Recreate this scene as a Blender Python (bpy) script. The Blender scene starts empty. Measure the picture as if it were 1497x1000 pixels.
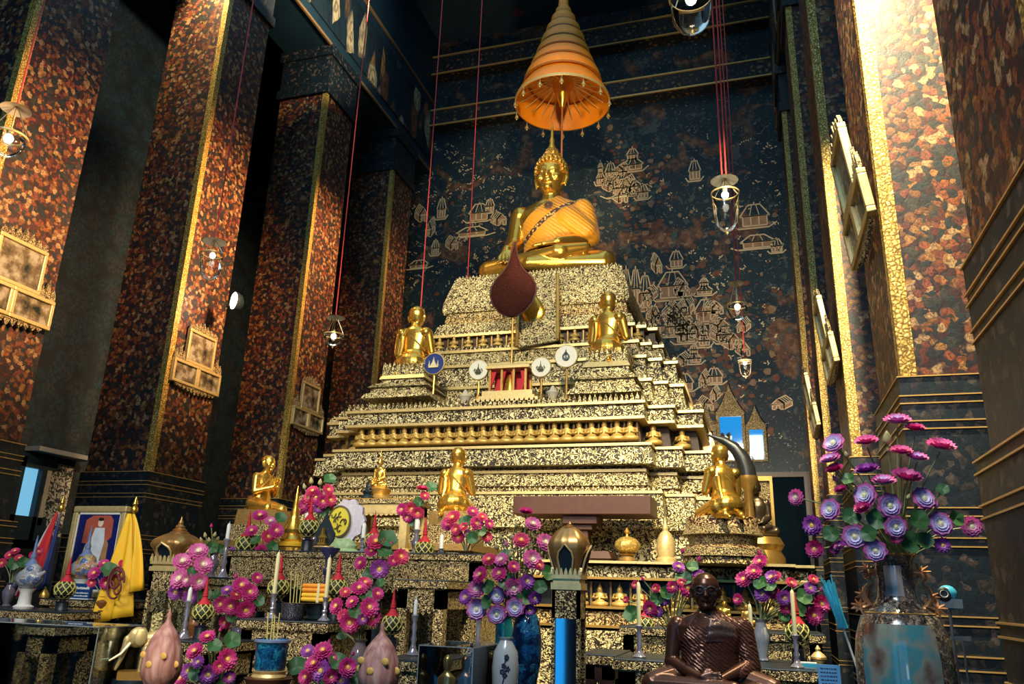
import bpy, math, random
from mathutils import Vector, Matrix
rnd = random.Random(7)
S = bpy.context.scene
C = bpy.context.collection
PI = math.pi
ZC = 1.25                                   # camera height above the floor
F = 1147.93; CX, CY = 748.5, 500.0
RM = Matrix(((0.95580729, 0.06078915, 0.28764058), (0.29237431, -0.29910011, -0.90832615), (0.03081695, 0.95228347, -0.30365525)))

def W(px, py, Y):
    """point of the sight line through a photo pixel at depth Y"""
    d = RM @ Vector((px - CX, CY - py, -F))
    d *= Y / d.y
    return Vector((d.x, d.y, d.z + ZC))

def WX(px, py, X):
    d = RM @ Vector((px - CX, CY - py, -F))
    d *= X / d.x
    return Vector((d.x, d.y, d.z + ZC))

def PX(p):
    q = RM.transposed() @ (Vector(p) - Vector((0, 0, ZC)))
    return CX + F * q.x / -q.z, CY - F * q.y / -q.z

def upx(px, py, Y):
    """metres per photo pixel at that point"""
    p = W(px, py, Y) - Vector((0, 0, ZC))
    return -(RM.transposed() @ p).z / F

# ------------------------------------------------------------------ materials
MATS = {}
def new_mat(name):
    m = bpy.data.materials.new(name); m.use_nodes = True
    nt = m.node_tree; b = nt.nodes['Principled BSDF']
    MATS[name] = m
    return m, nt, b

def plain(name, col, rough=.5, metal=0., emit=None, es=1., trans=0., spec=None, coat=0., noise=0., nscale=30., bump=0.):
    m, nt, b = new_mat(name)
    b.inputs['Base Color'].default_value = (*col, 1); b.inputs['Roughness'].default_value = rough
    b.inputs['Metallic'].default_value = metal
    if emit: b.inputs['Emission Color'].default_value = (*emit, 1); b.inputs['Emission Strength'].default_value = es
    if trans: b.inputs['Transmission Weight'].default_value = trans
    if coat: b.inputs['Coat Weight'].default_value = coat; b.inputs['Coat Roughness'].default_value = .08
    if noise or bump:
        tc = nt.nodes.new('ShaderNodeTexCoord'); n = nt.nodes.new('ShaderNodeTexNoise')
        n.inputs['Scale'].default_value = nscale; n.inputs['Detail'].default_value = 4
        nt.links.new(tc.outputs['Object'], n.inputs['Vector'])
        if noise:
            mx = nt.nodes.new('ShaderNodeMix'); mx.data_type = 'RGBA'
            mx.inputs['A'].default_value = (*[c * (1 - noise) for c in col], 1)
            mx.inputs['B'].default_value = (*[min(1, c * (1 + noise)) for c in col], 1)
            nt.links.new(n.outputs['Fac'], mx.inputs['Factor']); nt.links.new(mx.outputs['Result'], b.inputs['Base Color'])
        if bump:
            bp = nt.nodes.new('ShaderNodeBump'); bp.inputs['Strength'].default_value = bump; bp.inputs['Distance'].default_value = .01
            nt.links.new(n.outputs['Fac'], bp.inputs['Height']); nt.links.new(bp.outputs['Normal'], b.inputs['Normal'])
    return m

def ramp(nt, stops, mode='LINEAR'):
    r = nt.nodes.new('ShaderNodeValToRGB'); r.color_ramp.interpolation = mode
    e = r.color_ramp.elements
    while len(e) > 1: e.remove(e[0])
    e[0].position = stops[0][0]; e[0].color = (*stops[0][1], 1)
    for p, c in stops[1:]:
        k = e.new(p); k.color = (*c, 1)
    return r

def carved(name, stops, scale=60., rough=.45, metal=.3, bump=.5, dist=.012, stretch=(1, 1, 1), detail=2., mixn=.5):
    """gilt relief and glass mosaic: curls of voronoi and noise pushed through a colour ramp"""
    m, nt, b = new_mat(name); L = nt.links
    tc = nt.nodes.new('ShaderNodeTexCoord'); mp = nt.nodes.new('ShaderNodeMapping'); mp.inputs['Scale'].default_value = stretch
    L.new(tc.outputs['Object'], mp.inputs['Vector'])
    v = nt.nodes.new('ShaderNodeTexVoronoi'); v.feature = 'DISTANCE_TO_EDGE'; v.inputs['Scale'].default_value = scale
    n = nt.nodes.new('ShaderNodeTexNoise'); n.inputs['Scale'].default_value = scale * 1.1; n.inputs['Detail'].default_value = detail
    n.inputs['Distortion'].default_value = 1.2
    L.new(mp.outputs[0], v.inputs['Vector']); L.new(mp.outputs[0], n.inputs['Vector'])
    a = nt.nodes.new('ShaderNodeMath'); a.operation = 'MULTIPLY'; a.inputs[1].default_value = 1.6
    L.new(v.outputs['Distance'], a.inputs[0])
    mx = nt.nodes.new('ShaderNodeMix'); mx.inputs['Factor'].default_value = mixn
    L.new(a.outputs[0], mx.inputs['A']); L.new(n.outputs['Fac'], mx.inputs['B'])
    r = ramp(nt, stops); L.new(mx.outputs['Result'], r.inputs['Fac']); L.new(r.outputs['Color'], b.inputs['Base Color'])
    b.inputs['Roughness'].default_value = rough; b.inputs['Metallic'].default_value = metal
    bp = nt.nodes.new('ShaderNodeBump'); bp.inputs['Strength'].default_value = bump; bp.inputs['Distance'].default_value = dist
    L.new(mx.outputs['Result'], bp.inputs['Height']); L.new(bp.outputs['Normal'], b.inputs['Normal'])
    return m

def filigree(name, dark, mid, light, scale=30., rough=.45, metal=.2, bump=.6, dist=.01, waves=22., stretch=(1, 1, 1), bias=0.):
    """scrolling vine relief: contour lines of a distorted noise, dark ground below"""
    m, nt, b = new_mat(name); L = nt.links
    tc = nt.nodes.new('ShaderNodeTexCoord'); mp = nt.nodes.new('ShaderNodeMapping'); mp.inputs['Scale'].default_value = stretch
    L.new(tc.outputs['Object'], mp.inputs['Vector'])
    n = nt.nodes.new('ShaderNodeTexNoise'); n.inputs['Scale'].default_value = scale; n.inputs['Detail'].default_value = 1.; n.inputs['Distortion'].default_value = .8
    L.new(mp.outputs[0], n.inputs['Vector'])
    a = nt.nodes.new('ShaderNodeMath'); a.operation = 'MULTIPLY'; a.inputs[1].default_value = waves; L.new(n.outputs['Fac'], a.inputs[0])
    s = nt.nodes.new('ShaderNodeMath'); s.operation = 'SINE'; L.new(a.outputs[0], s.inputs[0])
    h = nt.nodes.new('ShaderNodeMath'); h.operation = 'MULTIPLY_ADD'; h.inputs[1].default_value = .5; h.inputs[2].default_value = .5 + bias; L.new(s.outputs[0], h.inputs[0])
    r = ramp(nt, [(.25, dark), (.5, mid), (.72, light)]); L.new(h.outputs[0], r.inputs['Fac']); L.new(r.outputs['Color'], b.inputs['Base Color'])
    b.inputs['Roughness'].default_value = rough; b.inputs['Metallic'].default_value = metal
    bp = nt.nodes.new('ShaderNodeBump'); bp.inputs['Strength'].default_value = bump; bp.inputs['Distance'].default_value = dist
    L.new(h.outputs[0], bp.inputs['Height']); L.new(bp.outputs['Normal'], b.inputs['Normal'])
    return m

def floral(name, cols, scale=9., rough=.6, edge=(.004, .012, .02), stretch=(1, 1, 1), metal=0., bump=.25, fine=40.):
    """painted flowers: one colour per voronoi cell, darker rims, finer petals inside"""
    m, nt, b = new_mat(name); L = nt.links
    tc = nt.nodes.new('ShaderNodeTexCoord'); mp = nt.nodes.new('ShaderNodeMapping'); mp.inputs['Scale'].default_value = stretch
    L.new(tc.outputs['Object'], mp.inputs['Vector'])
    n0 = nt.nodes.new('ShaderNodeTexNoise'); n0.inputs['Scale'].default_value = scale * .8; n0.inputs['Detail'].default_value = 2
    L.new(mp.outputs[0], n0.inputs['Vector'])
    ad = nt.nodes.new('ShaderNodeMix'); ad.data_type = 'VECTOR'; ad.inputs['Factor'].default_value = .06
    L.new(mp.outputs[0], ad.inputs['A']); L.new(n0.outputs['Color'], ad.inputs['B'])
    v = nt.nodes.new('ShaderNodeTexVoronoi'); v.inputs['Scale'].default_value = scale
    L.new(ad.outputs['Result'], v.inputs['Vector'])
    sp = nt.nodes.new('ShaderNodeSeparateColor'); L.new(v.outputs['Color'], sp.inputs[0])
    k = len(cols); r = ramp(nt, [(i / k, c) for i, c in enumerate(cols)], 'CONSTANT'); L.new(sp.outputs[0], r.inputs['Fac'])
    v2 = nt.nodes.new('ShaderNodeTexVoronoi'); v2.inputs['Scale'].default_value = fine; L.new(ad.outputs['Result'], v2.inputs['Vector'])
    r2 = ramp(nt, [(.0, (1, 1, 1)), (.45, (.8, .8, .8)), (.75, (.35, .35, .35))]); L.new(v2.outputs['Distance'], r2.inputs['Fac'])
    r1 = ramp(nt, [(.0, (1, 1, 1)), (.1, (1, 1, 1)), (.17, (.25, .25, .25)), (.24, (.95, .95, .95)), (.4, (.85, .85, .85)), (.46, (.45, .45, .45)), (.52, (.8, .8, .8)), (.6, (.6, .6, .6)), (.82, (0, 0, 0))]); L.new(v.outputs['Distance'], r1.inputs['Fac'])
    mu = nt.nodes.new('ShaderNodeMix'); mu.data_type = 'RGBA'; mu.blend_type = 'MULTIPLY'; mu.inputs['Factor'].default_value = 1
    L.new(r.outputs['Color'], mu.inputs['A']); L.new(r2.outputs['Color'], mu.inputs['B'])
    mx = nt.nodes.new('ShaderNodeMix'); mx.data_type = 'RGBA'; mx.inputs['A'].default_value = (*edge, 1)
    L.new(r1.outputs['Color'], mx.inputs['Factor']); L.new(mu.outputs['Result'], mx.inputs['B'])
    L.new(mx.outputs['Result'], b.inputs['Base Color'])
    b.inputs['Roughness'].default_value = rough; b.inputs['Metallic'].default_value = metal
    bp = nt.nodes.new('ShaderNodeBump'); bp.inputs['Strength'].default_value = bump; bp.inputs['Distance'].default_value = .01
    L.new(r1.outputs['Color'], bp.inputs['Height']); L.new(bp.outputs['Normal'], b.inputs['Normal'])
    return m

def petal_mat(name, inner, mid, outer, size):
    m, nt, b = new_mat(name); L = nt.links
    tc = nt.nodes.new('ShaderNodeTexCoord'); ln = nt.nodes.new('ShaderNodeVectorMath'); ln.operation = 'LENGTH'
    L.new(tc.outputs['Object'], ln.inputs[0])
    n = nt.nodes.new('ShaderNodeTexNoise'); n.inputs['Scale'].default_value = 5; L.new(tc.outputs['Object'], n.inputs['Vector'])
    ad = nt.nodes.new('ShaderNodeMath'); ad.operation = 'MULTIPLY_ADD'; ad.inputs[1].default_value = .35; ad.inputs[2].default_value = -.17
    L.new(n.outputs['Fac'], ad.inputs[0])
    a2 = nt.nodes.new('ShaderNodeMath'); L.new(ln.outputs['Value'], a2.inputs[0]); L.new(ad.outputs[0], a2.inputs[1])
    r = ramp(nt, [(.18, inner), (.5 * size, mid), (.85 * size, outer)]); L.new(a2.outputs[0], r.inputs['Fac'])
    L.new(r.outputs['Color'], b.inputs['Base Color']); b.inputs['Roughness'].default_value = .55
    return m

def thin_glass(name, tint=(.9, .95, 1), fres=1.45, rough=.03, alpha=.0):
    """pane or bowl: transparent with a fresnel sheen"""
    m, nt, b = new_mat(name); L = nt.links
    tr = nt.nodes.new('ShaderNodeBsdfTransparent'); tr.inputs['Color'].default_value = (*tint, 1)
    gl = nt.nodes.new('ShaderNodeBsdfGlossy'); gl.inputs['Roughness'].default_value = rough
    gl.inputs['Color'].default_value = (1, 1, 1, 1)
    fr = nt.nodes.new('ShaderNodeFresnel'); fr.inputs['IOR'].default_value = fres
    ad = nt.nodes.new('ShaderNodeMath'); ad.operation = 'ADD'; ad.inputs[1].default_value = alpha; ad.use_clamp = True
    L.new(fr.outputs[0], ad.inputs[0])
    mx = nt.nodes.new('ShaderNodeMixShader'); L.new(ad.outputs[0], mx.inputs[0]); L.new(tr.outputs[0], mx.inputs[1]); L.new(gl.outputs[0], mx.inputs[2])
    L.new(mx.outputs[0], nt.nodes['Material Output'].inputs['Surface'])
    return m

# ------------------------------------------------------------------ mesh builder
class MB:
    def __init__(s): s.v = []; s.f = []
    def add(s, v, f, M=None):
        o = len(s.v)
        s.v += [tuple(M @ Vector(p)) for p in v] if M is not None else [tuple(p) for p in v]
        s.f += [tuple(i + o for i in q) for q in f]
        return s
    def box(s, x0, x1, y0, y1, z0, z1, M=None, t=0.):
        """t tapers the top"""
        v = [(x0, y0, z0), (x1, y0, z0), (x1, y1, z0), (x0, y1, z0), (x0 + t, y0 + t, z1), (x1 - t, y0 + t, z1), (x1 - t, y1 - t, z1), (x0 + t, y1 - t, z1)]
        return s.add(v, [(3, 2, 1, 0), (4, 5, 6, 7), (0, 1, 5, 4), (1, 2, 6, 5), (2, 3, 7, 6), (3, 0, 4, 7)], M)
    def lathe(s, prof, n=24, c=(0, 0, 0), M=None, rot=0., sq=0., cap=True, sx=1., sy=1.):
        """prof = [(r, z)]; sq>0 squares the section"""
        v = []; f = []
        for r, z in prof:
            for i in range(n):
                a = rot + 2 * PI * i / n; k = 1.
                if sq: k = 1 + sq * ((abs(math.cos(a)) ** 6 + abs(math.sin(a)) ** 6) ** (-1 / 6) - 1)
                v.append((c[0] + sx * r * k * math.cos(a), c[1] + sy * r * k * math.sin(a), c[2] + z))
        for j in range(len(prof) - 1):
            for i in range(n):
                k = (i + 1) % n; f.append((j * n + i, j * n + k, (j + 1) * n + k, (j + 1) * n + i))
        if cap:
            f.append(tuple(range(n - 1, -1, -1))); f.append(tuple((len(prof) - 1) * n + i for i in range(n)))
        return s.add(v, f, M)
    def poly(s, rings, cap=True, M=None):
        n = len(rings[0]); v = [p for r in rings for p in r]; f = []
        for j in range(len(rings) - 1):
            for i in range(n):
                k = (i + 1) % n; f.append((j * n + i, j * n + k, (j + 1) * n + k, (j + 1) * n + i))
        if cap: f.append(tuple(range(n - 1, -1, -1))); f.append(tuple((len(rings) - 1) * n + i for i in range(n)))
        return s.add(v, f, M)
    def prism(s, pts, y0, y1, M=None):
        """outline in x,z given depth along y"""
        n = len(pts); v = [(x, y0, z) for x, z in pts] + [(x, y1, z) for x, z in pts]
        f = [tuple(range(n)), tuple(range(2 * n - 1, n - 1, -1))] + [(i, i + n, (i + 1) % n + n, (i + 1) % n) for i in range(n)]
        return s.add(v, f, M)
    def tube(s, pts, rad, n=8, M=None, cap=True):
        pts = [Vector(p) for p in pts]; k = len(pts)
        if not hasattr(rad, '__len__'): rad = [rad] * k
        rings = []; up = Vector((0, 0, 1))
        for i, p in enumerate(pts):
            d = (pts[min(i + 1, k - 1)] - pts[max(i - 1, 0)]).normalized()
            if abs(d.dot(up)) > .95: up = Vector((1, 0, 0)) if abs(d.x) < .9 else Vector((0, 1, 0))
            a = d.cross(up).normalized(); b = a.cross(d).normalized(); up = b if i else up
            rings.append([tuple(p + rad[i] * (a * math.cos(2 * PI * j / n) + b * math.sin(2 * PI * j / n))) for j in range(n)])
        return s.poly(rings, cap, M)
    def ell(s, c, r, nu=16, nv=10, M=None):
        if not hasattr(r, '__len__'): r = (r, r, r)
        v = [(c[0], c[1], c[2] - r[2])]; f = []
        for j in range(1, nv):
            t = PI * j / nv - PI / 2
            for i in range(nu):
                a = 2 * PI * i / nu; v.append((c[0] + r[0] * math.cos(t) * math.cos(a), c[1] + r[1] * math.cos(t) * math.sin(a), c[2] + r[2] * math.sin(t)))
        v.append((c[0], c[1], c[2] + r[2])); T = len(v) - 1
        for i in range(nu):
            k = (i + 1) % nu; f.append((0, 1 + k, 1 + i)); f.append((T, T - nu + i, T - nu + k))
            for j in range(nv - 2): a = 1 + j * nu; f.append((a + i, a + k, a + nu + k, a + nu + i))
        return s.add(v, f, M)
    def cap(s, p0, r0, p1, r1, n=14):
        """round-ended tapering limb"""
        p0 = Vector(p0); p1 = Vector(p1); d = p1 - p0; L = max(d.length, 1e-6); d /= L
        pts = []; rad = []
        for t in (-.99, -.85, -.5, 0): pts.append(p0 + d * r0 * t); rad.append(r0 * math.sqrt(1 - t * t) + 1e-4)
        for t in (.33, .66): pts.append(p0 + d * L * t); rad.append(r0 + (r1 - r0) * t)
        for t in (0, .5, .85, .99): pts.append(p1 + d * r1 * t); rad.append(r1 * math.sqrt(1 - t * t) + 1e-4)
        return s.tube(pts, rad, n)
    def loft(s, secs, n=24):
        """secs = (cx, cy, z, rx, ry[, power])"""
        rings = []
        for q in secs:
            cx, cy, z, rx, ry = q[:5]; pw = q[5] if len(q) > 5 else 2.
            ring = []
            for i in range(n):
                a = 2 * PI * i / n; ca, sa = math.cos(a), math.sin(a); k = (abs(ca) ** pw + abs(sa) ** pw) ** (-1 / pw)
                ring.append((cx + rx * k * ca, cy + ry * k * sa, z))
            rings.append(ring)
        return s.poly(rings)
    def mesh(s, name, smooth=True):
        me = bpy.data.meshes.new(name); me.from_pydata(s.v, [], s.f); me.validate(); me.update()
        if smooth:
            me.polygons.foreach_set('use_smooth', [True] * len(me.polygons))
        return me
    def build(s, name, mat, parent=None, smooth=True, loc=None, bevel=0., auto=True):
        me = s.mesh(name, smooth); return obj(name, me, mat, parent, loc, bevel, smooth and auto)

def obj(name, me, mat, parent=None, loc=None, bevel=0., auto=False):
    o = bpy.data.objects.new(name, me); C.objects.link(o)
    if mat is not None and not me.materials: me.materials.append(mat)
    if parent is not None: o.parent = parent
    if loc is not None: o.location = loc
    if bevel:
        b = o.modifiers.new('Bevel', 'BEVEL'); b.width = bevel; b.segments = 2; b.limit_method = 'ANGLE'
    if auto:
        # sharpen edges steeper than 40 degrees
        import bmesh
        bm = bmesh.new(); bm.from_mesh(me)
        bmesh.ops.recalc_face_normals(bm, faces=bm.faces)
        for e in bm.edges:
            if len(e.link_faces) == 2 and e.calc_face_angle(0) > .75: e.smooth = False
        bm.to_mesh(me); bm.free()
    return o

def sculpt(mb, name, voxel, smooth=6, sf=.5):
    """fuse overlapping volumes into one continuous skin"""
    o = bpy.data.objects.new('tmp', mb.mesh('tmp')); C.objects.link(o)
    r = o.modifiers.new('r', 'REMESH'); r.mode = 'VOXEL'; r.voxel_size = voxel; r.use_smooth_shade = True
    s = o.modifiers.new('s', 'SMOOTH'); s.iterations = smooth; s.factor = sf
    dg = bpy.context.evaluated_depsgraph_get()
    me = bpy.data.meshes.new_from_object(o.evaluated_get(dg)); me.name = name
    bpy.data.objects.remove(o)
    me.materials.clear()
    return me

def tag(o, label, cat, group=None, kind=None):
    if label: o['label'] = label
    if cat: o['category'] = cat
    if group: o['group'] = group
    if kind: o['kind'] = kind
    return o

def thing(name, label, cat, loc=(0, 0, 0), rotz=0., group=None, scale=1.):
    o = bpy.data.objects.new(name, None); C.objects.link(o); o.empty_display_size = .05
    o.location = loc; o.rotation_euler = (0, 0, rotz)
    o.scale = (scale,) * 3
    return tag(o, label, cat, group)

def dup(root, loc, label, rotz=None, scale=None, group=None):
    r = root.copy(); C.objects.link(r); r.location = loc
    if rotz is not None: r.rotation_euler = (0, 0, rotz)
    if scale is not None: r.scale = (scale,) * 3 if not hasattr(scale, '__len__') else scale
    r['label'] = label
    if group: r['group'] = group
    def kids(a, b):
        for ch in list(a.children):
            c = ch.copy(); C.objects.link(c); c.parent = b; kids(ch, c)
    kids(root, r)
    return r

def struct(name, mb, mat, parent=None, **k):
    o = mb.build(name, mat, parent, **k)
    if parent is None: o['kind'] = 'structure'
    return o

def ordinal(i): return ['first', 'second', 'third', 'fourth', 'fifth', 'sixth', 'seventh', 'eighth', 'ninth', 'tenth', 'eleventh', 'twelfth', 'thirteenth', 'fourteenth', 'fifteenth', 'sixteenth', 'seventeenth', 'eighteenth', 'nineteenth', 'twentieth', 'twenty-first', 'twenty-second', 'twenty-third', 'twenty-fourth', 'twenty-fifth', 'twenty-sixth', 'twenty-seventh', 'twenty-eighth', 'twenty-ninth', 'thirtieth', 'thirty-first', 'thirty-second', 'thirty-third', 'thirty-fourth', 'thirty-fifth'][i]

# ------------------------------------------------------------------ camera, world, palette
cam = bpy.data.cameras.new('camera'); co = bpy.data.objects.new('camera', cam); C.objects.link(co)
cam.sensor_width = 36; cam.lens = F / 1497 * 36; cam.clip_start = .02; cam.clip_end = 100
co.matrix_world = Matrix.Translation((0, 0, ZC)) @ RM.to_4x4(); S.camera = co
S.view_settings.view_transform = 'Standard'; S.view_settings.look = 'None'; S.view_settings.gamma = 1; S.view_settings.exposure = 0
S.view_settings.use_curve_mapping = False
S.cycles.use_denoising = True; S.cycles.max_bounces = 6; S.cycles.transparent_max_bounces = 12; S.cycles.caustics_reflective = False; S.cycles.caustics_refractive = False

GOLD = plain('statue_gold', (1., .56, .1), .26, .88, noise=.1, nscale=14)
GOLD2 = plain('old_gold', (.62, .36, .09), .35, .75, noise=.25, nscale=30)
GOLDD = plain('gilt_dull', (.36, .22, .07), .42, .5, noise=.4, nscale=50, bump=.3)
PALEG = plain('pale_gilt', (.72, .55, .24), .4, .45, noise=.3, nscale=40)
MOSA = filigree('mosaic_gilt', (.02, .013, .006), (.34, .22, .07), (.9, .77, .4), 34, .42, .15, .6)
MOSB = filigree('mosaic_band', (.018, .014, .010), (.22, .15, .06), (.82, .72, .4), 23, .42, .15, .7, .012, 24)
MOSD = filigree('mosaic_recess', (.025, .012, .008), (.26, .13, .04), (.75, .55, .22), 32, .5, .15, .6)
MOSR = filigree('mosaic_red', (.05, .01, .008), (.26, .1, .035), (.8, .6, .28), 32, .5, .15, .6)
CARV = filigree('carved_gilt', (.02, .012, .006), (.3, .18, .05), (.8, .62, .3), 75, .42, .2, .8, .006)
CARO = filigree('carved_gilt_orange', (.02, .012, .01), (.3, .14, .03), (.72, .46, .15), 65, .45, .2, .8, .006)
NAVY = plain('blue_shade_lacquer', (.010, .035, .06), .5, noise=.3, nscale=6)  # lacquer is black; the bluish shadow tone is put into its colour
BLACK = plain('black_lacquer', (.008, .018, .028), .4)
BROWN = plain('brown_wood', (.075, .023, .011), .5, noise=.25, nscale=18)
REDC = plain('red_cord', (.75, .07, .06), .6)
REDS = plain('red_cloth', (.5, .012, .03), .7)
GREEN = plain('leaf_green', (.035, .12, .035), .5, noise=.4, nscale=25)
STEM = plain('stem_green', (.2, .25, .12), .6)
WHITE = plain('white_paint', (.8, .8, .76), .5)
CREAM = plain('candle_cream', (.78, .7, .38), .5)
GLASS = thin_glass('lamp_glass', (.97, .96, .93), 1.22, .08, .015)
PANE = thin_glass('case_glass', (.93, .97, .98), 1.35, .02)
EDGE = plain('glass_edge', (.6, .75, .75), .2)
BULB = plain('bulb', (1, .95, .85), .4, emit=(1, .9, .72), es=14)
CHROME = plain('thin_wire', (.5, .4, .25), .3, .8)
BLUEP = plain('blue_plastic', (.05, .42, .62), .4)
# ------------------------------------------------------------------ the hall
XL, XR, XC = -6.19, .75, -2.72
WALLY, CEIL = 13.5, 12.9
LX, RX, FY = -9.2, 3.8, -4.0
def mural_mat():
    m, nt, b = new_mat('mural'); L = nt.links
    tc = nt.nodes.new('ShaderNodeTexCoord')
    def noise(sc, det=4, dist=0.):
        n = nt.nodes.new('ShaderNodeTexNoise'); n.inputs['Scale'].default_value = sc; n.inputs['Detail'].default_value = det; n.inputs['Distortion'].default_value = dist
        L.new(tc.outputs['Object'], n.inputs['Vector']); return n
    base = ramp(nt, [(.3, (.004, .014, .022)), (.6, (.006, .022, .033)), (.8, (.012, .032, .04))]); L.new(noise(1.5).outputs['Fac'], base.inputs['Fac'])
    def layer(prev, n, lo, hi, colr):
        r = ramp(nt, [(lo, (0, 0, 0)), (hi, (1, 1, 1))]); L.new(n.outputs['Fac'], r.inputs['Fac'])
        mx = nt.nodes.new('ShaderNodeMix'); mx.data_type = 'RGBA'; L.new(r.outputs['Color'], mx.inputs['Factor'])
        L.new(prev, mx.inputs['A'])
        if hasattr(colr, 'outputs'): L.new(colr.outputs['Color'], mx.inputs['B'])
        else: mx.inputs['B'].default_value = (*colr, 1)
        return mx.outputs['Result']
    c1 = ramp(nt, [(.35, (.05, .02, .012)), (.5, (.11, .045, .02)), (.62, (.2, .1, .05))]); L.new(noise(9, 4).outputs['Fac'], c1.inputs['Fac'])
    o = layer(base.outputs['Color'], noise(1.15, 5, .6), .56, .62, c1)
    o = layer(o, noise(3.1, 6, 1.5), .61, .655, (.055, .07, .065))
    o = layer(o, noise(7.5, 3, 2.5), .635, .67, (.15, .125, .085))
    o = layer(o, noise(21, 2, 1.), .67, .71, (.24, .2, .14))
    L.new(o, b.inputs['Base Color']); b.inputs['Roughness'].default_value = .6
    return m
MURAL = mural_mat()
COLM = floral('column_flowers', [(.012, .02, .026), (.4, .1, .025), (.16, .03, .02), (.5, .22, .06), (.05, .05, .04), (.3, .07, .035), (.62, .36, .16), (.07, .016, .016), (.3, .11, .035), (.015, .035, .045)], 25, .5, (.02, .012, .014), fine=75, bump=.1)
BASEM = floral('column_base_flowers', [(.004, .014, .024), (.004, .014, .024), (.01, .025, .032), (.06, .045, .04), (.004, .014, .024), (.004, .012, .02), (.14, .1, .08)], 26, .5, (.004, .013, .022), fine=70, bump=.08)
STRIP = carved('gilt_strip', [(.25, (.2, .11, .02)), (.42, (.7, .45, .1)), (.6, (.95, .75, .28))], 40, .4, .3, .5)
FRIEZE = floral('frieze_figures', [(.008, .026, .042), (.008, .026, .042), (.012, .03, .045), (.6, .3, .1), (.008, .026, .042), (.85, .68, .4), (.4, .13, .06), (.01, .03, .045)], 4.2, .6, (.008, .026, .042), (1, 1, .4), fine=20)
CEILM = carved('ceiling_red_black', [(.3, (.02, .05, .075)), (.5, (.03, .05, .07)), (.6, (.2, .05, .05))], 1.6, .7, 0., .05)
BEAMO = carved('beam_ornament', [(.3, (.006, .014, .022)), (.45, (.05, .03, .02)), (.6, (.26, .15, .06))], 9, .6, .1, .3)
LINE = plain('gold_line', (.75, .45, .14), .4, .4)

struct('floor', MB().box(LX, RX, FY, WALLY, -.1, 0), plain('floor_stone', (.03, .032, .036), .3, noise=.4, nscale=3), smooth=False)
ceil = struct('ceiling', MB().box(LX, RX, FY, WALLY, CEIL, CEIL + .2), CEILM, smooth=False)
wb = struct('wall_back', MB().box(LX, RX, WALLY, WALLY + .2, 0, CEIL), MURAL, smooth=False)
WALLM = floral('aisle_wall', [(.014, .05, .08), (.014, .05, .08), (.016, .055, .085), (.03, .05, .07)], 5, .7, (.004, .012, .02), fine=20)
struct('wall_left', MB().box(LX - .2, LX, FY, WALLY, 0, CEIL), WALLM, smooth=False)
struct('wall_right', MB().box(RX, RX + .2, FY, WALLY, 0, CEIL), WALLM, smooth=False)
struct('wall_front', MB().box(LX, -4.0, FY - .2, FY, 0, CEIL).box(.6, RX, FY - .2, FY, 0, CEIL).box(-4.0, .6, FY - .2, FY, 3.7, CEIL), NAVY, smooth=False)
# daylight through the entrance behind the photographer
def sky_pane(name, col, es):
    return plain(name, (.02, .05, .1), .5, emit=col, es=es)
SKYB = sky_pane('daylight_blue', (.02, .32, .75), 1.6)
SKYW = sky_pane('daylight_white', (.75, .9, 1), 3.2)
d1 = struct('door_1', MB().box(-4.0, -3.9, FY - .15, FY, 0, 3.7).box(.5, .6, FY - .15, FY, 0, 3.7).box(-3.9, .5, FY - .15, FY, 3.6, 3.7).box(-2.395, -1.98, FY - .15, FY, 0, 3.6), BROWN, smooth=False)  # last box: unseen post added to darken part of the lantern mirror
MB().box(-3.9, .5, FY - .16, FY - .12, 0, 3.6).build('daylight', SKYB, d1, smooth=False)
MB().box(-.27, .3, FY - .12, FY - .1, 0.5, 1.42).build('bright_outside', SKYW, d1, smooth=False)

# ceiling beams at the far end, side entablatures with painted figures
def zb(z): return z + ZC
for i, (z0, z1) in enumerate(((10.6, 11.05), (9.32, 9.7))):
    t = struct('trim_%d' % (i + 1), MB().box(XL, XR, WALLY - .3, WALLY, zb(z0), zb(z1)), BEAMO, smooth=False)
    MB().box(XL, XR, WALLY - .33, WALLY - .3, zb(z0) - .01, zb(z0) + .02).box(XL, XR, WALLY - .33, WALLY - .3, zb(z1) - .02, zb(z1) + .01).build('gold_edge', LINE, t, smooth=False)
for i, (x0, x1, xf) in enumerate(((XL - .85, XL, XL), (XR, XR + .85, XR))):
    s = 1 if i == 0 else -1
    t = struct('trim_%d' % (i + 3), MB().box(x0, x1, FY, WALLY, zb(8.38), CEIL), NAVY, smooth=False)
    lo, hi = sorted((xf, xf + s * .03))
    MB().box(lo, hi, FY, WALLY, zb(8.62), zb(9.75)).build('painted_figures', FRIEZE, t, smooth=False)
    MB().box(lo, hi, FY, WALLY, zb(8.36), zb(8.41)).box(lo, hi, FY, WALLY, zb(9.98), zb(10.03)).build('gold_edge', plain('dim_gold', (.22, .13, .06), .5) if i == 0 else MATS['dim_gold'], t, smooth=False)

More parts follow.
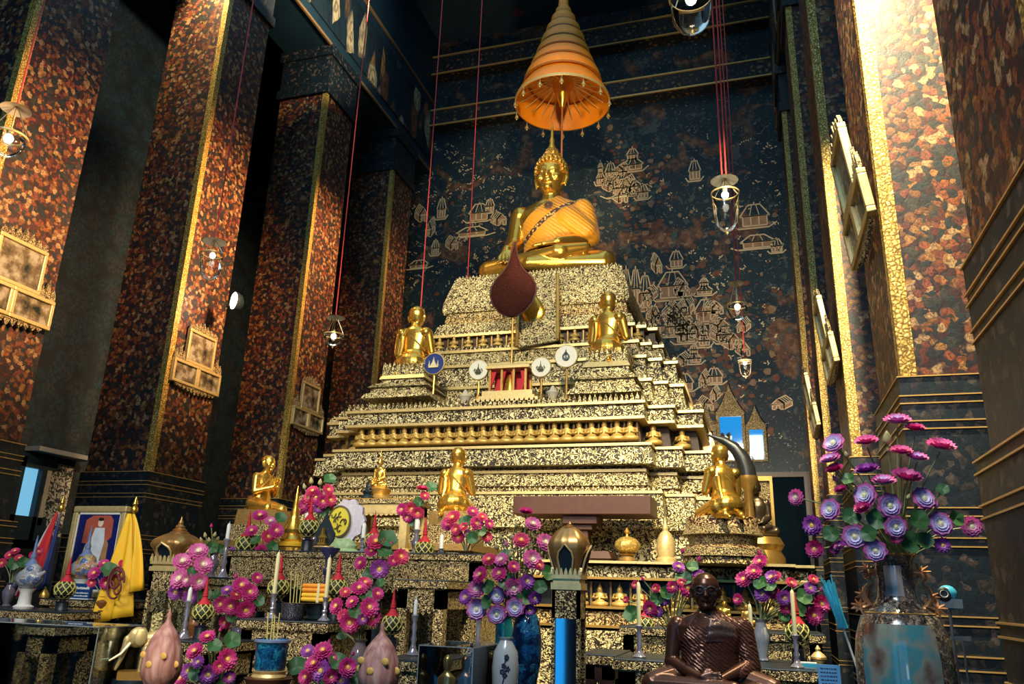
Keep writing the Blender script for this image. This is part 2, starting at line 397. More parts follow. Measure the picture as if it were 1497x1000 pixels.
# ---- columns
BT = 2.36        # top of a column base
def make_column(label, corner):
    """corner = +1: carved strip on the right front edge, -1: on the left"""
    t = thing('column', label, 'column', (0, 0, 0), 0, None)
    h = .425
    MB().box(-h, h, -h, h, BT, 8.75).build('shaft', COLM, t, smooth=False)
    MB().box(-h - .05, h + .05, -h - .05, h + .05, 8.75, 8.9).box(-h - .02, h + .02, -h - .02, h + .02, 8.9, 9.45).box(-h - .06, h + .06, -h - .06, h + .06, 9.45, zb(8.38)).build('capital', BASEM, t, smooth=False)
    b = MB()
    b.box(-h - .03, h + .03, -h - .03, h + .03, 1.7, BT).box(-h - .07, h + .07, -h - .07, h + .07, .55, 1.7).box(-h - .1, h + .1, -h - .1, h + .1, 0, .55)
    b.build('base', BASEM, t, smooth=False)
    l = MB()
    for dz in (0, .10, .14, .23, .27):
        l.box(-h - .038, h + .038, -h - .038, h + .038, BT - dz - .0065, BT - dz)
    for dz in (.66, .70, .80, .84, 1.15, 1.19, 1.32, 1.38, 1.66, 1.7):
        l.box(-h - .078, h + .078, -h - .078, h + .078, BT - dz - .0065, BT - dz)
    l.build('gold_lines', LINE, t, smooth=False)
    x = corner * h; k = .062
    a, c = (x - k, x + .014) if corner > 0 else (x - .014, x + k)
    g = MB().box(a, c, -h - .014, -h + .005, BT, 8.75)
    a, c = (x - .005, x + .014) if corner > 0 else (x - .014, x + .005)
    g.box(a, c, -h - .014, -h + .065, BT, 8.75)
    g.build('carved_corner_strip', STRIP, t, smooth=False)
    return t
cl = make_column('dark red flower-painted column at the left edge, tallest in the frame, carrying a triple picture', 1)
cl.location = (XL - .425, 4.44 + .425, 0)
cl['group'] = 'left row of columns'
for y, lb in ((6.88, 'flower-painted column left of the altar with the flagstaffs and royal portrait before its base'),
              (9.33, 'flower-painted column behind the kneeling gilt disciple in profile'),
              (11.8, 'farthest column of the left row, just behind the gilt pyramid')):
    dup(cl, (XL - .425, y + .425, 0), lb, group='left row of columns')
cr = make_column('brightly lit yellow flower-painted column on the right', -1)
cr.location = (XR + .425, 4.3 + .425, 0); cr['group'] = 'right row of columns'
for y, lb in ((1.95, 'dark nearest column filling the right edge of the photo'),
              (6.75, 'second column behind the bright yellow one on the right, dark with a gold edge strip'),
              (9.2, 'narrow sliver of a column in the right row next to the dark mural wall'),
              (11.65, 'farthest column of the right row beside the dark doorway')):
    dup(cr, (XR + .425, y + .425, 0), lb, group='right row of columns')

# ---- mural pavilions inlaid on the far wall
def pavilions():
    ln = MB(); fl = MB()
    def P(px, py):
        p = W(px, py, WALLY); return p.x, p.z
    y1 = WALLY - .009; y2 = WALLY - .016
    def seg(a, b, w=.02):
        (x0, z0), (x1, z1) = a, b; d = math.hypot(x1 - x0, z1 - z0) or 1; nx, nz = -(z1 - z0) / d * w / 2, (x1 - x0) / d * w / 2
        ln.prism([(x0 - nx, z0 - nz), (x1 - nx, z1 - nz), (x1 + nx, z1 + nz), (x0 + nx, z0 + nz)], y2, WALLY)
    def pav(px, py, w, h, tiers=1, open_=True, skew=.25):
        cx, cz = P(px, py); u = upx(px, py, WALLY); w *= u; h *= u
        z = cz; ww = w
        for t in range(tiers):
            hb = h * .45 / tiers; hr = h * .55 / tiers
            sk = skew * ww * .5
            fl.prism([(cx - ww / 2, z), (cx + ww / 2, z), (cx + ww / 2, z + hb), (cx - ww / 2, z + hb)], y1, WALLY)
            n = 4 if open_ else 3
            for i in range(n): seg((cx - ww / 2 + ww * i / (n - 1), z), (cx - ww / 2 + ww * i / (n - 1), z + hb))
            seg((cx - ww / 2, z), (cx + ww / 2, z)); seg((cx - ww / 2, z + hb), (cx + ww / 2, z + hb))
            e = ww * .12
            a, b, c, d = (cx - ww / 2 - e, z + hb), (cx + ww / 2 + e, z + hb), (cx + ww / 4, z + hb + hr), (cx - ww / 4, z + hb + hr)
            seg(a, b, .024); seg(b, c); seg(c, d); seg(d, a)
            for q in (.33, .66): seg((a[0] + (b[0] - a[0]) * q, a[1]), (d[0] + (c[0] - d[0]) * q, d[1]), .012)
            z += hb + hr; ww *= .55
        seg((cx, z), (cx, z + h * .12))
        # terrace and side wall drawn in oblique view
        seg((cx - w * .7, cz - h * .12), (cx + w * .55, cz - h * .12)); seg((cx + w * .55, cz - h * .12), (cx + w * .9, cz + h * .1)); seg((cx - w * .7, cz - h * .12), (cx - w * .95, cz + h * .1))
        fl.prism([(cx - w * .7, cz - h * .12), (cx + w * .55, cz - h * .12), (cx + w * .55, cz - h * .02), (cx - w * .7, cz - h * .02)], y1, WALLY)
    def iso(px, py, w, h, flip):
        cx, cz = P(px, py); u = upx(px, py, WALLY) * flip; w *= u; h *= abs(u); d = w * .7; e = h * .35
        F_ = lambda x, z: (cx + x, cz + z)
        for q in ([F_(0, 0), F_(w, 0), F_(w, h * .5), F_(0, h * .5)], [F_(w, 0), F_(w + d, e), F_(w + d, e + h * .5), F_(w, h * .5)], [F_(0, h * .5), F_(w, h * .5), F_(w / 2, h)]):
            fl.prism(q if flip > 0 else q[::-1], y1, WALLY)
        roof = [F_(w * 1.1, h * .45), F_(w + d * 1.1, e + h * .45), F_(w / 2 + d, e + h), F_(w / 2, h)]
        for q in ([F_(0, 0), F_(w, 0), F_(w, h * .5), F_(0, h * .5)], [F_(w, 0), F_(w + d, e), F_(w + d, e + h * .5), F_(w, h * .5)], [F_(-w * .1, h * .45), F_(w * 1.1, h * .45), F_(w / 2, h)], roof, [F_(w * .35, 0), F_(w * .65, 0), F_(w * .65, h * .35), F_(w * .35, h * .35)]):
            for k in range(len(q)): seg(q[k], q[(k + 1) % len(q)], .017)
        for t in (.25, .5, .75): seg((roof[0][0] + (roof[1][0] - roof[0][0]) * t, roof[0][1] + (roof[1][1] - roof[0][1]) * t), (roof[3][0] + (roof[2][0] - roof[3][0]) * t, roof[3][1] + (roof[2][1] - roof[3][1]) * t), .01)
    r3 = random.Random(12)
    for i in range(44):
        if i < 34: px, py = r3.gauss(1005, 50), r3.gauss(500, 62)
        elif i < 40: px, py = r3.gauss(905, 22), r3.gauss(275, 22)
        else: px, py = r3.gauss(690, 40), r3.gauss(335, 28)
        if 600 < px < 1140: iso(px, py, r3.uniform(8, 17), r3.uniform(14, 26), r3.choice((-1, 1)))
    for a in ((925, 248, 26, 34, 2), (893, 262, 14, 26, 1), (915, 285, 40, 26, 1), (940, 290, 14, 22, 1), (878, 268, 10, 34, 2), (984, 435, 36, 40, 1), (1030, 430, 20, 24, 2),
              (989, 390, 16, 24, 1), (1034, 470, 30, 34, 1), (944, 450, 16, 50, 1), (916, 445, 12, 54, 1), (930, 445, 12, 54, 1), (962, 490, 22, 30, 1), (1003, 500, 24, 26, 1), (1015, 530, 18, 26, 2),
              (982, 490, 18, 28, 1), (1060, 500, 18, 24, 1), (1108, 362, 40, 20, 1), (1104, 330, 34, 34, 1), (1136, 368, 14, 20, 1), (1016, 262, 14, 30, 1), (700, 322, 26, 26, 1), (716, 310, 12, 20, 1), (690, 345, 40, 14, 1),
              (636, 372, 10, 22, 1), (612, 392, 26, 12, 1), (970, 560, 18, 26, 1), (1000, 570, 24, 24, 1), (645, 318, 12, 30, 1), (1045, 560, 20, 22, 1), (950, 520, 20, 22, 2), (1030, 505, 14, 30, 2)):
        pav(*a)
    r2 = random.Random(5)
    rk = [MB(), MB(), MB()]
    for i in range(1300):          # rocks, trees and crowds
        q = r2.random()
        if q < .55: px, py = r2.gauss(1010, 62), r2.gauss(520, 85)
        elif q < .7: px, py = r2.gauss(925, 26), r2.gauss(275, 45)
        elif q < .8: px, py = r2.gauss(690, 45), r2.gauss(345, 40)
        else: px, py = r2.uniform(600, 1145), r2.uniform(190, 660)
        if not (595 < px < 1148 and 185 < py < 665): continue
        a = P(px, py); s = r2.uniform(.015, .075) * (1.3 if q < .7 else .9); n = r2.randint(5, 8); k = r2.random(); st_ = r2.uniform(.4, 1.3); ph = r2.uniform(0, 6)
        rk[0 if k < .45 else 1 if k < .75 else 2].prism([(a[0] + s * r2.uniform(.5, 1) * math.cos(ph + 2 * PI * j / n), a[1] + s * st_ * r2.uniform(.5, 1) * math.sin(ph + 2 * PI * j / n)) for j in range(n)], WALLY - .002 - i * .000008, WALLY)
    for m_, nm, cl in zip(rk, ('rust', 'tan', 'grey_green'), ((.14, .05, .022), (.25, .15, .08), (.04, .065, .06))): m_.build('painted_rocks', plain('mural_' + nm, cl, .6, noise=.5, nscale=14), wb, smooth=False)
    for i in range(260):          # figures, boats and foliage strokes
        px = r2.choice((r2.uniform(885, 1140), r2.uniform(600, 760))); py = r2.uniform(200, 660) if px > 800 else r2.uniform(210, 420)
        a = P(px, py); s = r2.uniform(.015, .045)
        for k in range(3):
            an = r2.uniform(0, PI); b = (a[0] + s * math.cos(an), a[1] + s * math.sin(an)); seg(a, b, .016); a = (a[0] + r2.uniform(-.06, .06), a[1] + r2.uniform(-.05, .05))
    return ln, fl
ln, fl = pavilions()
mi = fl.build('painted_buildings', plain('mural_brown', (.36, .2, .1), .6, noise=.5, nscale=8), wb, smooth=False)
ln.build('painted_outlines', plain('mural_line', (.75, .58, .34), .5), wb, smooth=False)

# ---- triple pictures hung on the columns
def painting_mat(name, a, b_, c):
    m, nt, b = new_mat(name); L = nt.links; tc = nt.nodes.new('ShaderNodeTexCoord')
    n = nt.nodes.new('ShaderNodeTexNoise'); n.inputs['Scale'].default_value = 9; n.inputs['Detail'].default_value = 6; L.new(tc.outputs['Object'], n.inputs['Vector'])
    r = ramp(nt, [(.35, a), (.5, b_), (.62, c)]); L.new(n.outputs['Fac'], r.inputs['Fac']); L.new(r.outputs['Color'], b.inputs['Base Color']); b.inputs['Roughness'].default_value = .25
    return m
PAINT1 = painting_mat('landscape_painting', (.02, .025, .025), (.16, .12, .07), (.36, .33, .25))
def leafs(mb, x0, x1, z, h, n, y0, y1, up=1):
    for i in range(n):
        xa = x0 + (x1 - x0) * i / n; xb = x0 + (x1 - x0) * (i + 1) / n; w = xb - xa
        hh = h * (1 - .55 * abs((i + .5) / n * 2 - 1))
        mb.prism([(xa, z), (xb, z), (xb - w * .1, z + up * hh * .5), (xa + w / 2, z + up * hh), (xa + w * .1, z + up * hh * .5)] if up > 0 else [(xa, z), (xa + w * .1, z - hh * .5), (xa + w / 2, z - hh), (xb - w * .1, z - hh * .5), (xb, z)], y0, y1)
def triple_picture(label, w, hl, wt, ht, tilt=0., group='triple pictures on the columns', name='triple_picture_frame', pane=None, panes=None):
    """local: back at y=0, faces -y; two pictures below (total width w), one above"""
    t = thing(name, label, 'picture', (0, 0, 0), 0, group)
    b = .035
    def panel(x0, x1, z0, z1, i):
        f = MB()
        f.box(x0, x1, -.05, -.0, z0, z0 + b).box(x0, x1, -.05, 0, z1 - b, z1).box(x0, x0 + b, -.05, 0, z0 + b, z1 - b).box(x1 - b, x1, -.05, 0, z0 + b, z1 - b)
        fo = f.build('frame', PALEG, t, smooth=False, bevel=.006)
        MB().box(x0 + b, x1 - b, -.028, -.02, z0 + b, z1 - b).build('painting' if pane is None else 'glass_pane', pane or PAINT1, fo, smooth=False)
        MB().box(x0 + .005, x1 - .005, -.018, 0, z0 + .005, z1 - .005).build('backing', BROWN, fo, smooth=False)
    panel(-w / 2, 0, 0, hl, 0); panel(0, w / 2, 0, hl, 1); panel(-wt / 2, wt / 2, hl, hl + ht, 2)
    c = MB()
    leafs(c, -wt / 2, wt / 2, hl + ht, .16 * w, 7, -.035, -.012); c.build('carved_crest', CARV, t, smooth=False)
    for s in (-1, 1):
        c = MB(); leafs(c, min(s * w / 2, s * wt / 2), max(s * w / 2, s * wt / 2), hl, .22 * w, 3, -.035, -.012); c.build('side_carving', CARV, t, smooth=False)
    c = MB()
    leafs(c, -w * .42, w * .42, 0, .1 * w, 11, -.035, -.012, -1)
    c.build('lower_carving', CARV, t, smooth=False)
    return t
FACE = XL + .02
def face_pt(px, py): return WX(px, py, XL)
# first column: lower pair from about (-14,416) to (78,490), upper panel 27..80
A = face_pt(78, 490); B = face_pt(92, 451); Cc = face_pt(27, 373)
tp = triple_picture('gilt triple picture with three landscapes on the leftmost column', .86, A.z and (B.z - A.z), .5, .42)
def yz(px, py): p = face_pt(px, py); return p.y, p.z
tp.rotation_euler = (0, 0, PI / 2); tp.location = (FACE, 4.44 + .425 - .02, yz(78, 490)[1])
pics = [((XL + .02, 6.88 + .45, yz(316, 582)[1]), PI / 2, .95, 'gilt triple picture on the lit side of the second column, under the hanging lamp'),
        ((XL + .02, 9.33 + .44, yz(466, 636)[1]), PI / 2, .95, 'dim gilt triple picture on the third column, left of the gilt pyramid')]
for loc, rz, sc, lb in pics: dup(tp, loc, lb, rz, sc)
def xr(px, py): return WX(px, py, XR)
z1 = xr(1262, 387).z
t = dup(tp, (XR - .03, 4.3 + .42, z1 - .05), 'gilt triple picture seen edge-on on the bright right column', -PI / 2, 1.0); t.rotation_euler = (math.radians(7), 0, -PI / 2)
z2 = xr(1228, 545).z
t = dup(tp, (XR - .03, 6.75 + .42, z2), 'gilt triple picture seen edge-on on the second right column', -PI / 2, .95); t.rotation_euler = (math.radians(7), 0, -PI / 2)
z3 = xr(1205, 620).z
t = dup(tp, (XR - .03, 9.2 + .42, z3), 'gilt triple picture seen edge-on low beside the far doorway', -PI / 2, .95); t.rotation_euler = (math.radians(7), 0, -PI / 2)

# ---- mirror-glazed triple frame and doorway on the far wall
MIRR = plain('dark_mirror', (.55, .6, .65), .03, 1.)
mz = W(1071, 674, WALLY - .1); mu_ = upx(1071, 640, WALLY - .1)
mg = thing('triple_mirror_frame', 'gilt triple frame above the far doorway, its glass shining blue and white', 'mirror', (mz.x, WALLY - .02, mz.z)); mg.rotation_euler = (math.radians(9.4), 0, 0)
for x0, x1, h_, ck in ((-47, -21, 50, 40), (-20, 20, 70, 44), (21, 49, 50, 30)):
    x0 *= mu_; x1 *= mu_; h_ *= mu_; b = .05
    fo = MB().box(x0, x1, -.06, 0, 0, b * .6).box(x0, x1, -.06, 0, h_ - b, h_).box(x0, x0 + b, -.06, 0, b * .6, h_ - b).box(x1 - b, x1, -.06, 0, b * .6, h_ - b).build('frame', CARV, mg, smooth=False)
    MB().box(x0 + b, x1 - b, -.03, -.02, b * .6, h_ - b).build('glass_pane', MIRR, fo, smooth=False)
    xm = (x0 + x1) / 2; w_ = x1 - x0; ck *= mu_
    MB().prism([(x0 - .02, h_), (x1 + .02, h_), (x1 - w_ * .2, h_ + ck * .3), (x1 - w_ * .32, h_ + ck * .55), (xm + w_ * .08, h_ + ck * .75), (xm, h_ + ck), (xm - w_ * .08, h_ + ck * .75), (x0 + w_ * .32, h_ + ck * .55), (x0 + w_ * .2, h_ + ck * .3)], -.05, 0).build('carved_crest', CARV, fo, smooth=False)
p0 = W(1094, 690, WALLY - .1); p1 = W(1180, 690, WALLY - .1)
d2 = struct('door_2', MB().box(p0.x - .75, p1.x + .06, WALLY - .14, WALLY, p1.z - .08, p1.z).box(p1.x - .06, p1.x + .06, WALLY - .14, WALLY, 0, p1.z - .08).box(p0.x - .75, p0.x - .65, WALLY - .14, WALLY, 0, p1.z - .08), plain('door_frame', (.07, .05, .04), .5), smooth=False)
MB().box(p0.x - .65, p1.x - .06, WALLY - .05, WALLY, 0, p1.z - .08).build('doorway_shade_panel', plain('doorway_shade', (.002, .007, .012), .9), d2, smooth=False)  # near-black panel standing in for the shade of an open doorway

MATS['doorway_shade'].node_tree.nodes['Principled BSDF'].inputs['Specular IOR Level'].default_value = .05
# ---- window in the left aisle
w1 = struct('window_1', MB().box(LX, LX + .1, 7.78, 7.93, 1.7, 2.75).box(LX, LX + .1, 7.78, 8.42, 2.62, 2.8).box(LX, LX + .1, 8.2, 8.26, 1.7, 2.62).box(LX, LX + .1, 7.78, 8.42, 1.7, 2.0), NAVY, smooth=False)
MB().box(LX, LX + .02, 7.93, 8.2, 2.0, 2.62).build('pane', sky_pane('aisle_sky', (.2, .55, .8), .9), w1, smooth=False)
MB().box(LX, LX + .1, 8.28, 8.35, 1.9, 2.62).build('shutter_edge', plain('shutter_cream', (.5, .52, .45), .5), w1, smooth=False)
MB().box(LX, LX + .05, 8.4, 8.74, 1.78, 2.74).build('lattice_shutter', filigree('lattice', (.03, .05, .06), (.22, .26, .28), (.6, .64, .64), 16, .5, 0., .3), w1, smooth=False)
MB().box(LX, LX + .3, 7.9, 8.8, 2.82, 2.88).build('lintel', plain('lintel_grey', (.3, .33, .36), .5), w1, smooth=False)
# ------------------------------------------------------------------ the tiered gilt pyramid
pyr = thing('altar_pyramid', 'tall stepped gilt pyramid throne encrusted with glass mosaic, carrying the big seated statue', 'altar', (XC, 9.5, 0))
YB = 12.6
def outline(a, yf, n, s):
    r = [(a, yf)]
    for i in range(n): r += [(a + s * i, yf + s * (i + 1)), (a + s * (i + 1), yf + s * (i + 1))]
    r.append((a + s * n, YB))
    return [(-x, y) for x, y in reversed(r)] + r if False else [(x, y) for x, y in r] + [(-x, y) for x, y in reversed(r)]
def tier(name, rows, mat, n=2, s=.27, floor=False):
    """rows: (px, py, Yf) of the front right corner, from the bottom up"""
    rings = []
    for px, py, yf in rows:
        p = W(px, py, yf); a = p.x - XC
        rings.append([(x, y - 9.5, 0. if floor and not rings else p.z) for x, y in outline(a, yf, n, s)])
    return MB().poly(rings).build(name, mat, pyr, smooth=False)
def tz(px, py, Y): return W(px, py, Y).z
# base platform
tier('platform_plinth', [(1150, 1010, 6.8), (1150, 934, 6.8)], MOSA, 1, .15, True)
tier('gold_moulding', [(1153, 930, 6.78), (1153, 926, 6.78)], GOLD2, 1, .15)
tier('platform_frieze', [(1147, 926, 6.83), (1149, 904, 6.83)], MOSD, 1, .15)
tier('gold_moulding', [(1153, 900, 6.78), (1153, 896, 6.78)], GOLD2, 1, .15)
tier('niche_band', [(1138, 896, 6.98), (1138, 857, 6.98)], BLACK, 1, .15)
tier('gold_moulding', [(1158, 854, 6.78), (1158, 850, 6.78)], GOLD2, 1, .15)
tier('platform_frieze', [(1153, 850, 6.82), (1153, 833, 6.82)], MOSB, 1, .15)
tier('gold_moulding', [(1163, 829, 6.74), (1163, 825, 6.74)], PALEG, 1, .15)
# upper body
tier('pyramid_base', [(968, 829, 7.6), (960, 772, 7.62)], MOSB)
tier('pyramid_ledge', [(972, 772, 7.52), (968, 722, 7.55)], MOSA)
tier('gold_moulding', [(969, 721, 7.53), (968, 717, 7.53)], PALEG)
tier('red_recess', [(950, 718, 7.8), (947, 709, 7.83)], MOSR)
tier('petal_moulding', [(949, 709, 7.78), (944, 689, 7.83)], MOSA)
tier('gold_moulding', [(945, 689, 7.8), (945, 685, 7.8)], PALEG)
tier('red_recess', [(944, 686, 7.84), (944, 676, 7.84)], MOSR)
tier('flower_frieze', [(955, 677, 7.69), (951, 651, 7.71)], MOSB)
tier('gold_moulding', [(953, 650, 7.68), (953, 646, 7.68)], PALEG)
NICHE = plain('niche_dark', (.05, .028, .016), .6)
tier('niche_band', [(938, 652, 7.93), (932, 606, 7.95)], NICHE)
tier('gold_moulding', [(942, 611, 7.77), (942, 607, 7.77)], PALEG)
tier('flower_frieze', [(941, 608, 7.8), (941, 590, 7.8)], MOSB)
tier('gold_moulding', [(943, 588, 7.76), (943, 584, 7.76)], PALEG)
tier('upper_terrace', [(956, 586, 8.5), (950, 556, 8.52)], MOSA, 2, .16)
tier('gold_moulding', [(953, 556, 8.48), (953, 552, 8.48)], PALEG, 2, .16)
tier('upper_terrace', [(945, 553, 8.65), (942, 523, 8.7)], MOSB, 2, .16)
tier('gold_moulding', [(945, 522, 8.66), (945, 518, 8.66)], PALEG, 2, .16)
tier('petal_moulding', [(936, 519, 8.82), (932, 500, 8.9)], MOSA, 2, .13)
tier('gold_moulding', [(934, 500, 8.86), (934, 496, 8.86)], PALEG, 2, .13)
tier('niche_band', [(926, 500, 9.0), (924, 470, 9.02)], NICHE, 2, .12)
tier('gold_moulding', [(928, 475, 8.94), (928, 471, 8.94)], PALEG, 2, .12)
tier('throne_base', [(919, 472, 9.3), (915, 456, 9.32)], MOSA, 1, .06)
tier('throne_recess', [(911, 456, 9.42), (908, 436, 9.44)], MOSD, 1, .05)
tier('throne', [(911, 439, 9.4), (913, 432, 9.38), (912, 420, 9.4), (907, 402, 9.46), (902, 387, 9.5)], MOSA, 1, .05)
def crest_row(px, py, yf, h, n, steps, s):
    p = W(px, py, yf); a = p.x - XC; mb = MB(); yy = yf - 9.5 + .03
    w = 2 * a / n
    for i in range(n):
        x = -a + w * (i + .5)
        mb.prism([(x - w * .42, p.z), (x + w * .42, p.z), (x + w * .3, p.z + h * .55), (x, p.z + h), (x - w * .3, p.z + h * .55)], yy, yy + .03)
    mb.build('leaf_crest', MOSA, pyr, smooth=False)
    for sg in (-1, 1):
        mb = MB()
        for i in range(1, steps + 1):
            for k in range(2):
                x = sg * (a + s * (i - 1) + s * (k + .5) / 2); y2 = yy + s * i
                mb.prism([(x - s * .22, p.z), (x + s * .22, p.z), (x + s * .16, p.z + h * .55), (x, p.z + h), (x - s * .16, p.z + h * .55)], y2, y2 + .03)
        mb.build('leaf_crest', MOSA, pyr, smooth=False); mb = MB()
        x = sg * (a + s * steps) - sg * .03
        for k in range(16):
            y = yf - 9.5 + s * steps + .1 + k * .17
            mb.add([(x, y - .06, p.z), (x, y + .06, p.z), (x, y, p.z + h), (x - sg * .03, y - .06, p.z), (x - sg * .03, y + .06, p.z), (x - sg * .03, y, p.z + h)], [(0, 1, 2), (5, 4, 3), (0, 3, 4, 1), (1, 4, 5, 2), (2, 5, 3, 0)])
        mb.build('leaf_crest', MOSA, pyr, smooth=False)
crest_row(943, 584, 7.76, .085, 62, 2, .27); crest_row(953, 552, 8.48, .07, 60, 2, .16); crest_row(945, 518, 8.66, .07, 56, 2, .16)
crest_row(934, 496, 8.86, .06, 54, 2, .13); crest_row(928, 471, 8.94, .07, 50, 2, .12); crest_row(908, 448, 9.4, .1, 40, 1, .05); crest_row(902, 387, 9.5, .05, 44, 1, .05); crest_row(968, 717, 7.53, .05, 70, 2, .27)
# little praying figures in the niches
fg = MB()
fg.loft([(0, 0, 0, .38, .25), (0, -.02, .07, .44, .3), (0, -.02, .18, .42, .28), (0, 0, .24, .25, .2), (0, .02, .42, .2, .16), (0, .02, .6, .28, .15), (0, .02, .67, .11, .1), (0, 0, .71, .13, .13), (0, 0, .83, .15, .14), (0, 0, .92, .1, .1), (0, 0, .97, .05, .05), (0, 0, 1.15, .01, .01)], 12)
for sg in (-1, 1): fg.tube([(sg * .26, .02, .58), (sg * .36, -.02, .36), (sg * .06, -.22, .42)], [.08, .07, .05], 6)
fig_me = fg.mesh('niche_figure'); fig_me.materials.append(plain('niche_gilt', (.62, .42, .12), .42, .45))
post_mb = MB().box(-.05, .05, -.05, .05, 0, 1.2)
def fig_row(x0, x1, px, py0, py1, yf, n, steps=0, s=.27):
    z0 = tz(px, py0, yf); h = tz(px, py1, yf) - z0
    xs = [(x0 + (x1 - x0) * (i + .5) / n, yf) for i in range(n)]
    for i in range(1, steps + 1):
        xs += [(x1 + s * (i - .5), yf + s * i), (x0 - s * (i - .5), yf + s * i)]
    for x, y in xs:
        o = bpy.data.objects.new('niche_figure', fig_me); C.objects.link(o); o.parent = pyr; o.location = (x - XC, y - 9.5 - .06, z0); o.scale = (h * 1.08,) * 3
    w = (x1 - x0) / n; me = MB().box(-.009, .009, -.02, 0, 0, h * 1.25).mesh('niche_post', False); me.materials.append(GOLDD)
    for i in range(n + 1): obj('niche_post', me, None, pyr, (x0 - XC + w * i, yf - 9.5, z0))
a4 = W(932, 630, 7.94).x - XC
fig_row(XC - a4, XC + a4, 936, 645, 617, 7.93, 24, 2)
a2 = W(924, 480, 9.0).x - XC
fig_row(XC - a2, XC + a2, 926, 496, 479, 9.0, 14, 1, .12)
fig_row(-1.75, W(1138, 880, 6.98).x, 1100, 894, 864, 6.95, 11)
fig_row(-3.2, -2.55, 690, 890, 862, 6.95, 4)
# hanging throne cloth with a leaf emblem
b0, b1 = W(762, 408, 9.32), W(816, 402, 9.32); c0, c1 = W(756, 508, 8.78), W(816, 497, 8.78)
bn = MB().add([tuple(Vector(p) - Vector((XC, 9.5, 0))) for p in (c0, c1, b1, b0)] + [tuple(Vector(p) - Vector((XC, 9.45, 0))) for p in (c0, c1, b1, b0)], [(0, 1, 2, 3), (7, 6, 5, 4), (0, 4, 5, 1), (1, 5, 6, 2), (2, 6, 7, 3), (3, 7, 4, 0)])
ban = bn.build('throne_cloth', MOSA, pyr, smooth=False)
lp = W(780, 453, 9.0); lf = MB().loft([(0, 0, -.19, .02, .01), (0, 0, -.14, .13, .03), (0, 0, -.02, .16, .03), (0, 0, .1, .1, .03), (0, 0, .22, .01, .01)], 16)
lf.build('gold_leaf_emblem', GOLD, pyr, loc=(lp.x - XC, 8.98 - 9.5, lp.z))
eg = MB()
for p, q in ((b0, c0), (b1, c1)): eg.tube([Vector(p) - Vector((XC, 9.53, 0)), Vector(q) - Vector((XC, 9.53, 0))], .022, 6)
eg.build('cloth_border', GOLD2, pyr)

# ------------------------------------------------------------------ bodies
def hand(mb, wrist, palm_dir, right, L, curl=0., r=.2):
    """palm and five separate fingers: palm_dir runs from wrist to fingertips, right points to the thumb side"""
    d = Vector(palm_dir).normalized(); t = Vector(right).normalized(); nrm = d.cross(t).normalized(); w = Vector(wrist)
    for k in (-.32, -.1, .12, .3): mb.cap(w, L * .13, w + d * L * .5 + t * L * k * .75, L * .1, 8)
    for k, ln in ((-.32, .4), (-.1, .5), (.12, .53), (.3, .47)):
        a = w + d * L * .5 + t * L * k * .75; b = a + (d * math.cos(curl) + nrm * math.sin(curl)) * L * ln * .55; c = b + (d * math.cos(curl * 2) + nrm * math.sin(curl * 2)) * L * ln * .5
        mb.cap(a, L * .075, b, L * .068, 8); mb.cap(b, L * .068, c, L * .055, 8)
    a = w + d * L * .15 + t * L * .2; b = a + (d * .6 + t * .6) * L * .28; mb.cap(a, L * .09, b, L * .075, 8); mb.cap(b, L * .075, b + d * L * .2, L * .06, 8)
def seated_volumes(mb, sides=True):
    """cross-legged figure, lap 2.0 wide, facing -y; right hand (-x) on the shin, left hand in the lap"""
    mb.ell((0, .1, .28), (.52, .38, .26))
    for s in (-1, 1): mb.cap((s * .3, .08, .26), .25, (s * .84, -.18, .2), .165)
    mb.cap((.84, -.2, .17), .15, (-.15, -.5, .13), .1); mb.cap((-.84, -.2, .2), .15, (.3, -.5, .27), .1)
    mb.cap((.25, -.5, .28), .1, (.62, -.36, .36), .07)
    mb.loft([(0, .06, .1, .42, .33), (0, .06, .32, .4, .32), (0, .06, .5, .36, .27), (0, .05, .68, .38, .26), (0, .05, .88, .44, .28), (0, .06, 1.05, .48, .28), (0, .08, 1.18, .48, .24), (0, .09, 1.28, .4, .18), (0, .09, 1.37, .2, .14)], 28)
    mb.cap((0, .08, 1.3), .15, (0, .05, 1.52), .135)
    for s in (-1, 1):
        mb.ell((s * .47, .08, 1.16), (.15, .16, .16)); mb.cap((s * .49, .08, 1.14), .145, (s * .54, .04, .66), .125)
    mb.cap((.54, .04, .66), .125, (.22, -.34, .5), .075); hand(mb, (.2, -.36, .49), (-1, -.1, -.05), (0, .8, .5), .34, .1)
    mb.cap((-.54, .04, .66), .125, (-.53, -.34, .44), .085); hand(mb, (-.55, -.36, .43), (.1, -.45, -.8), (1, 0, 0), .34, .15)
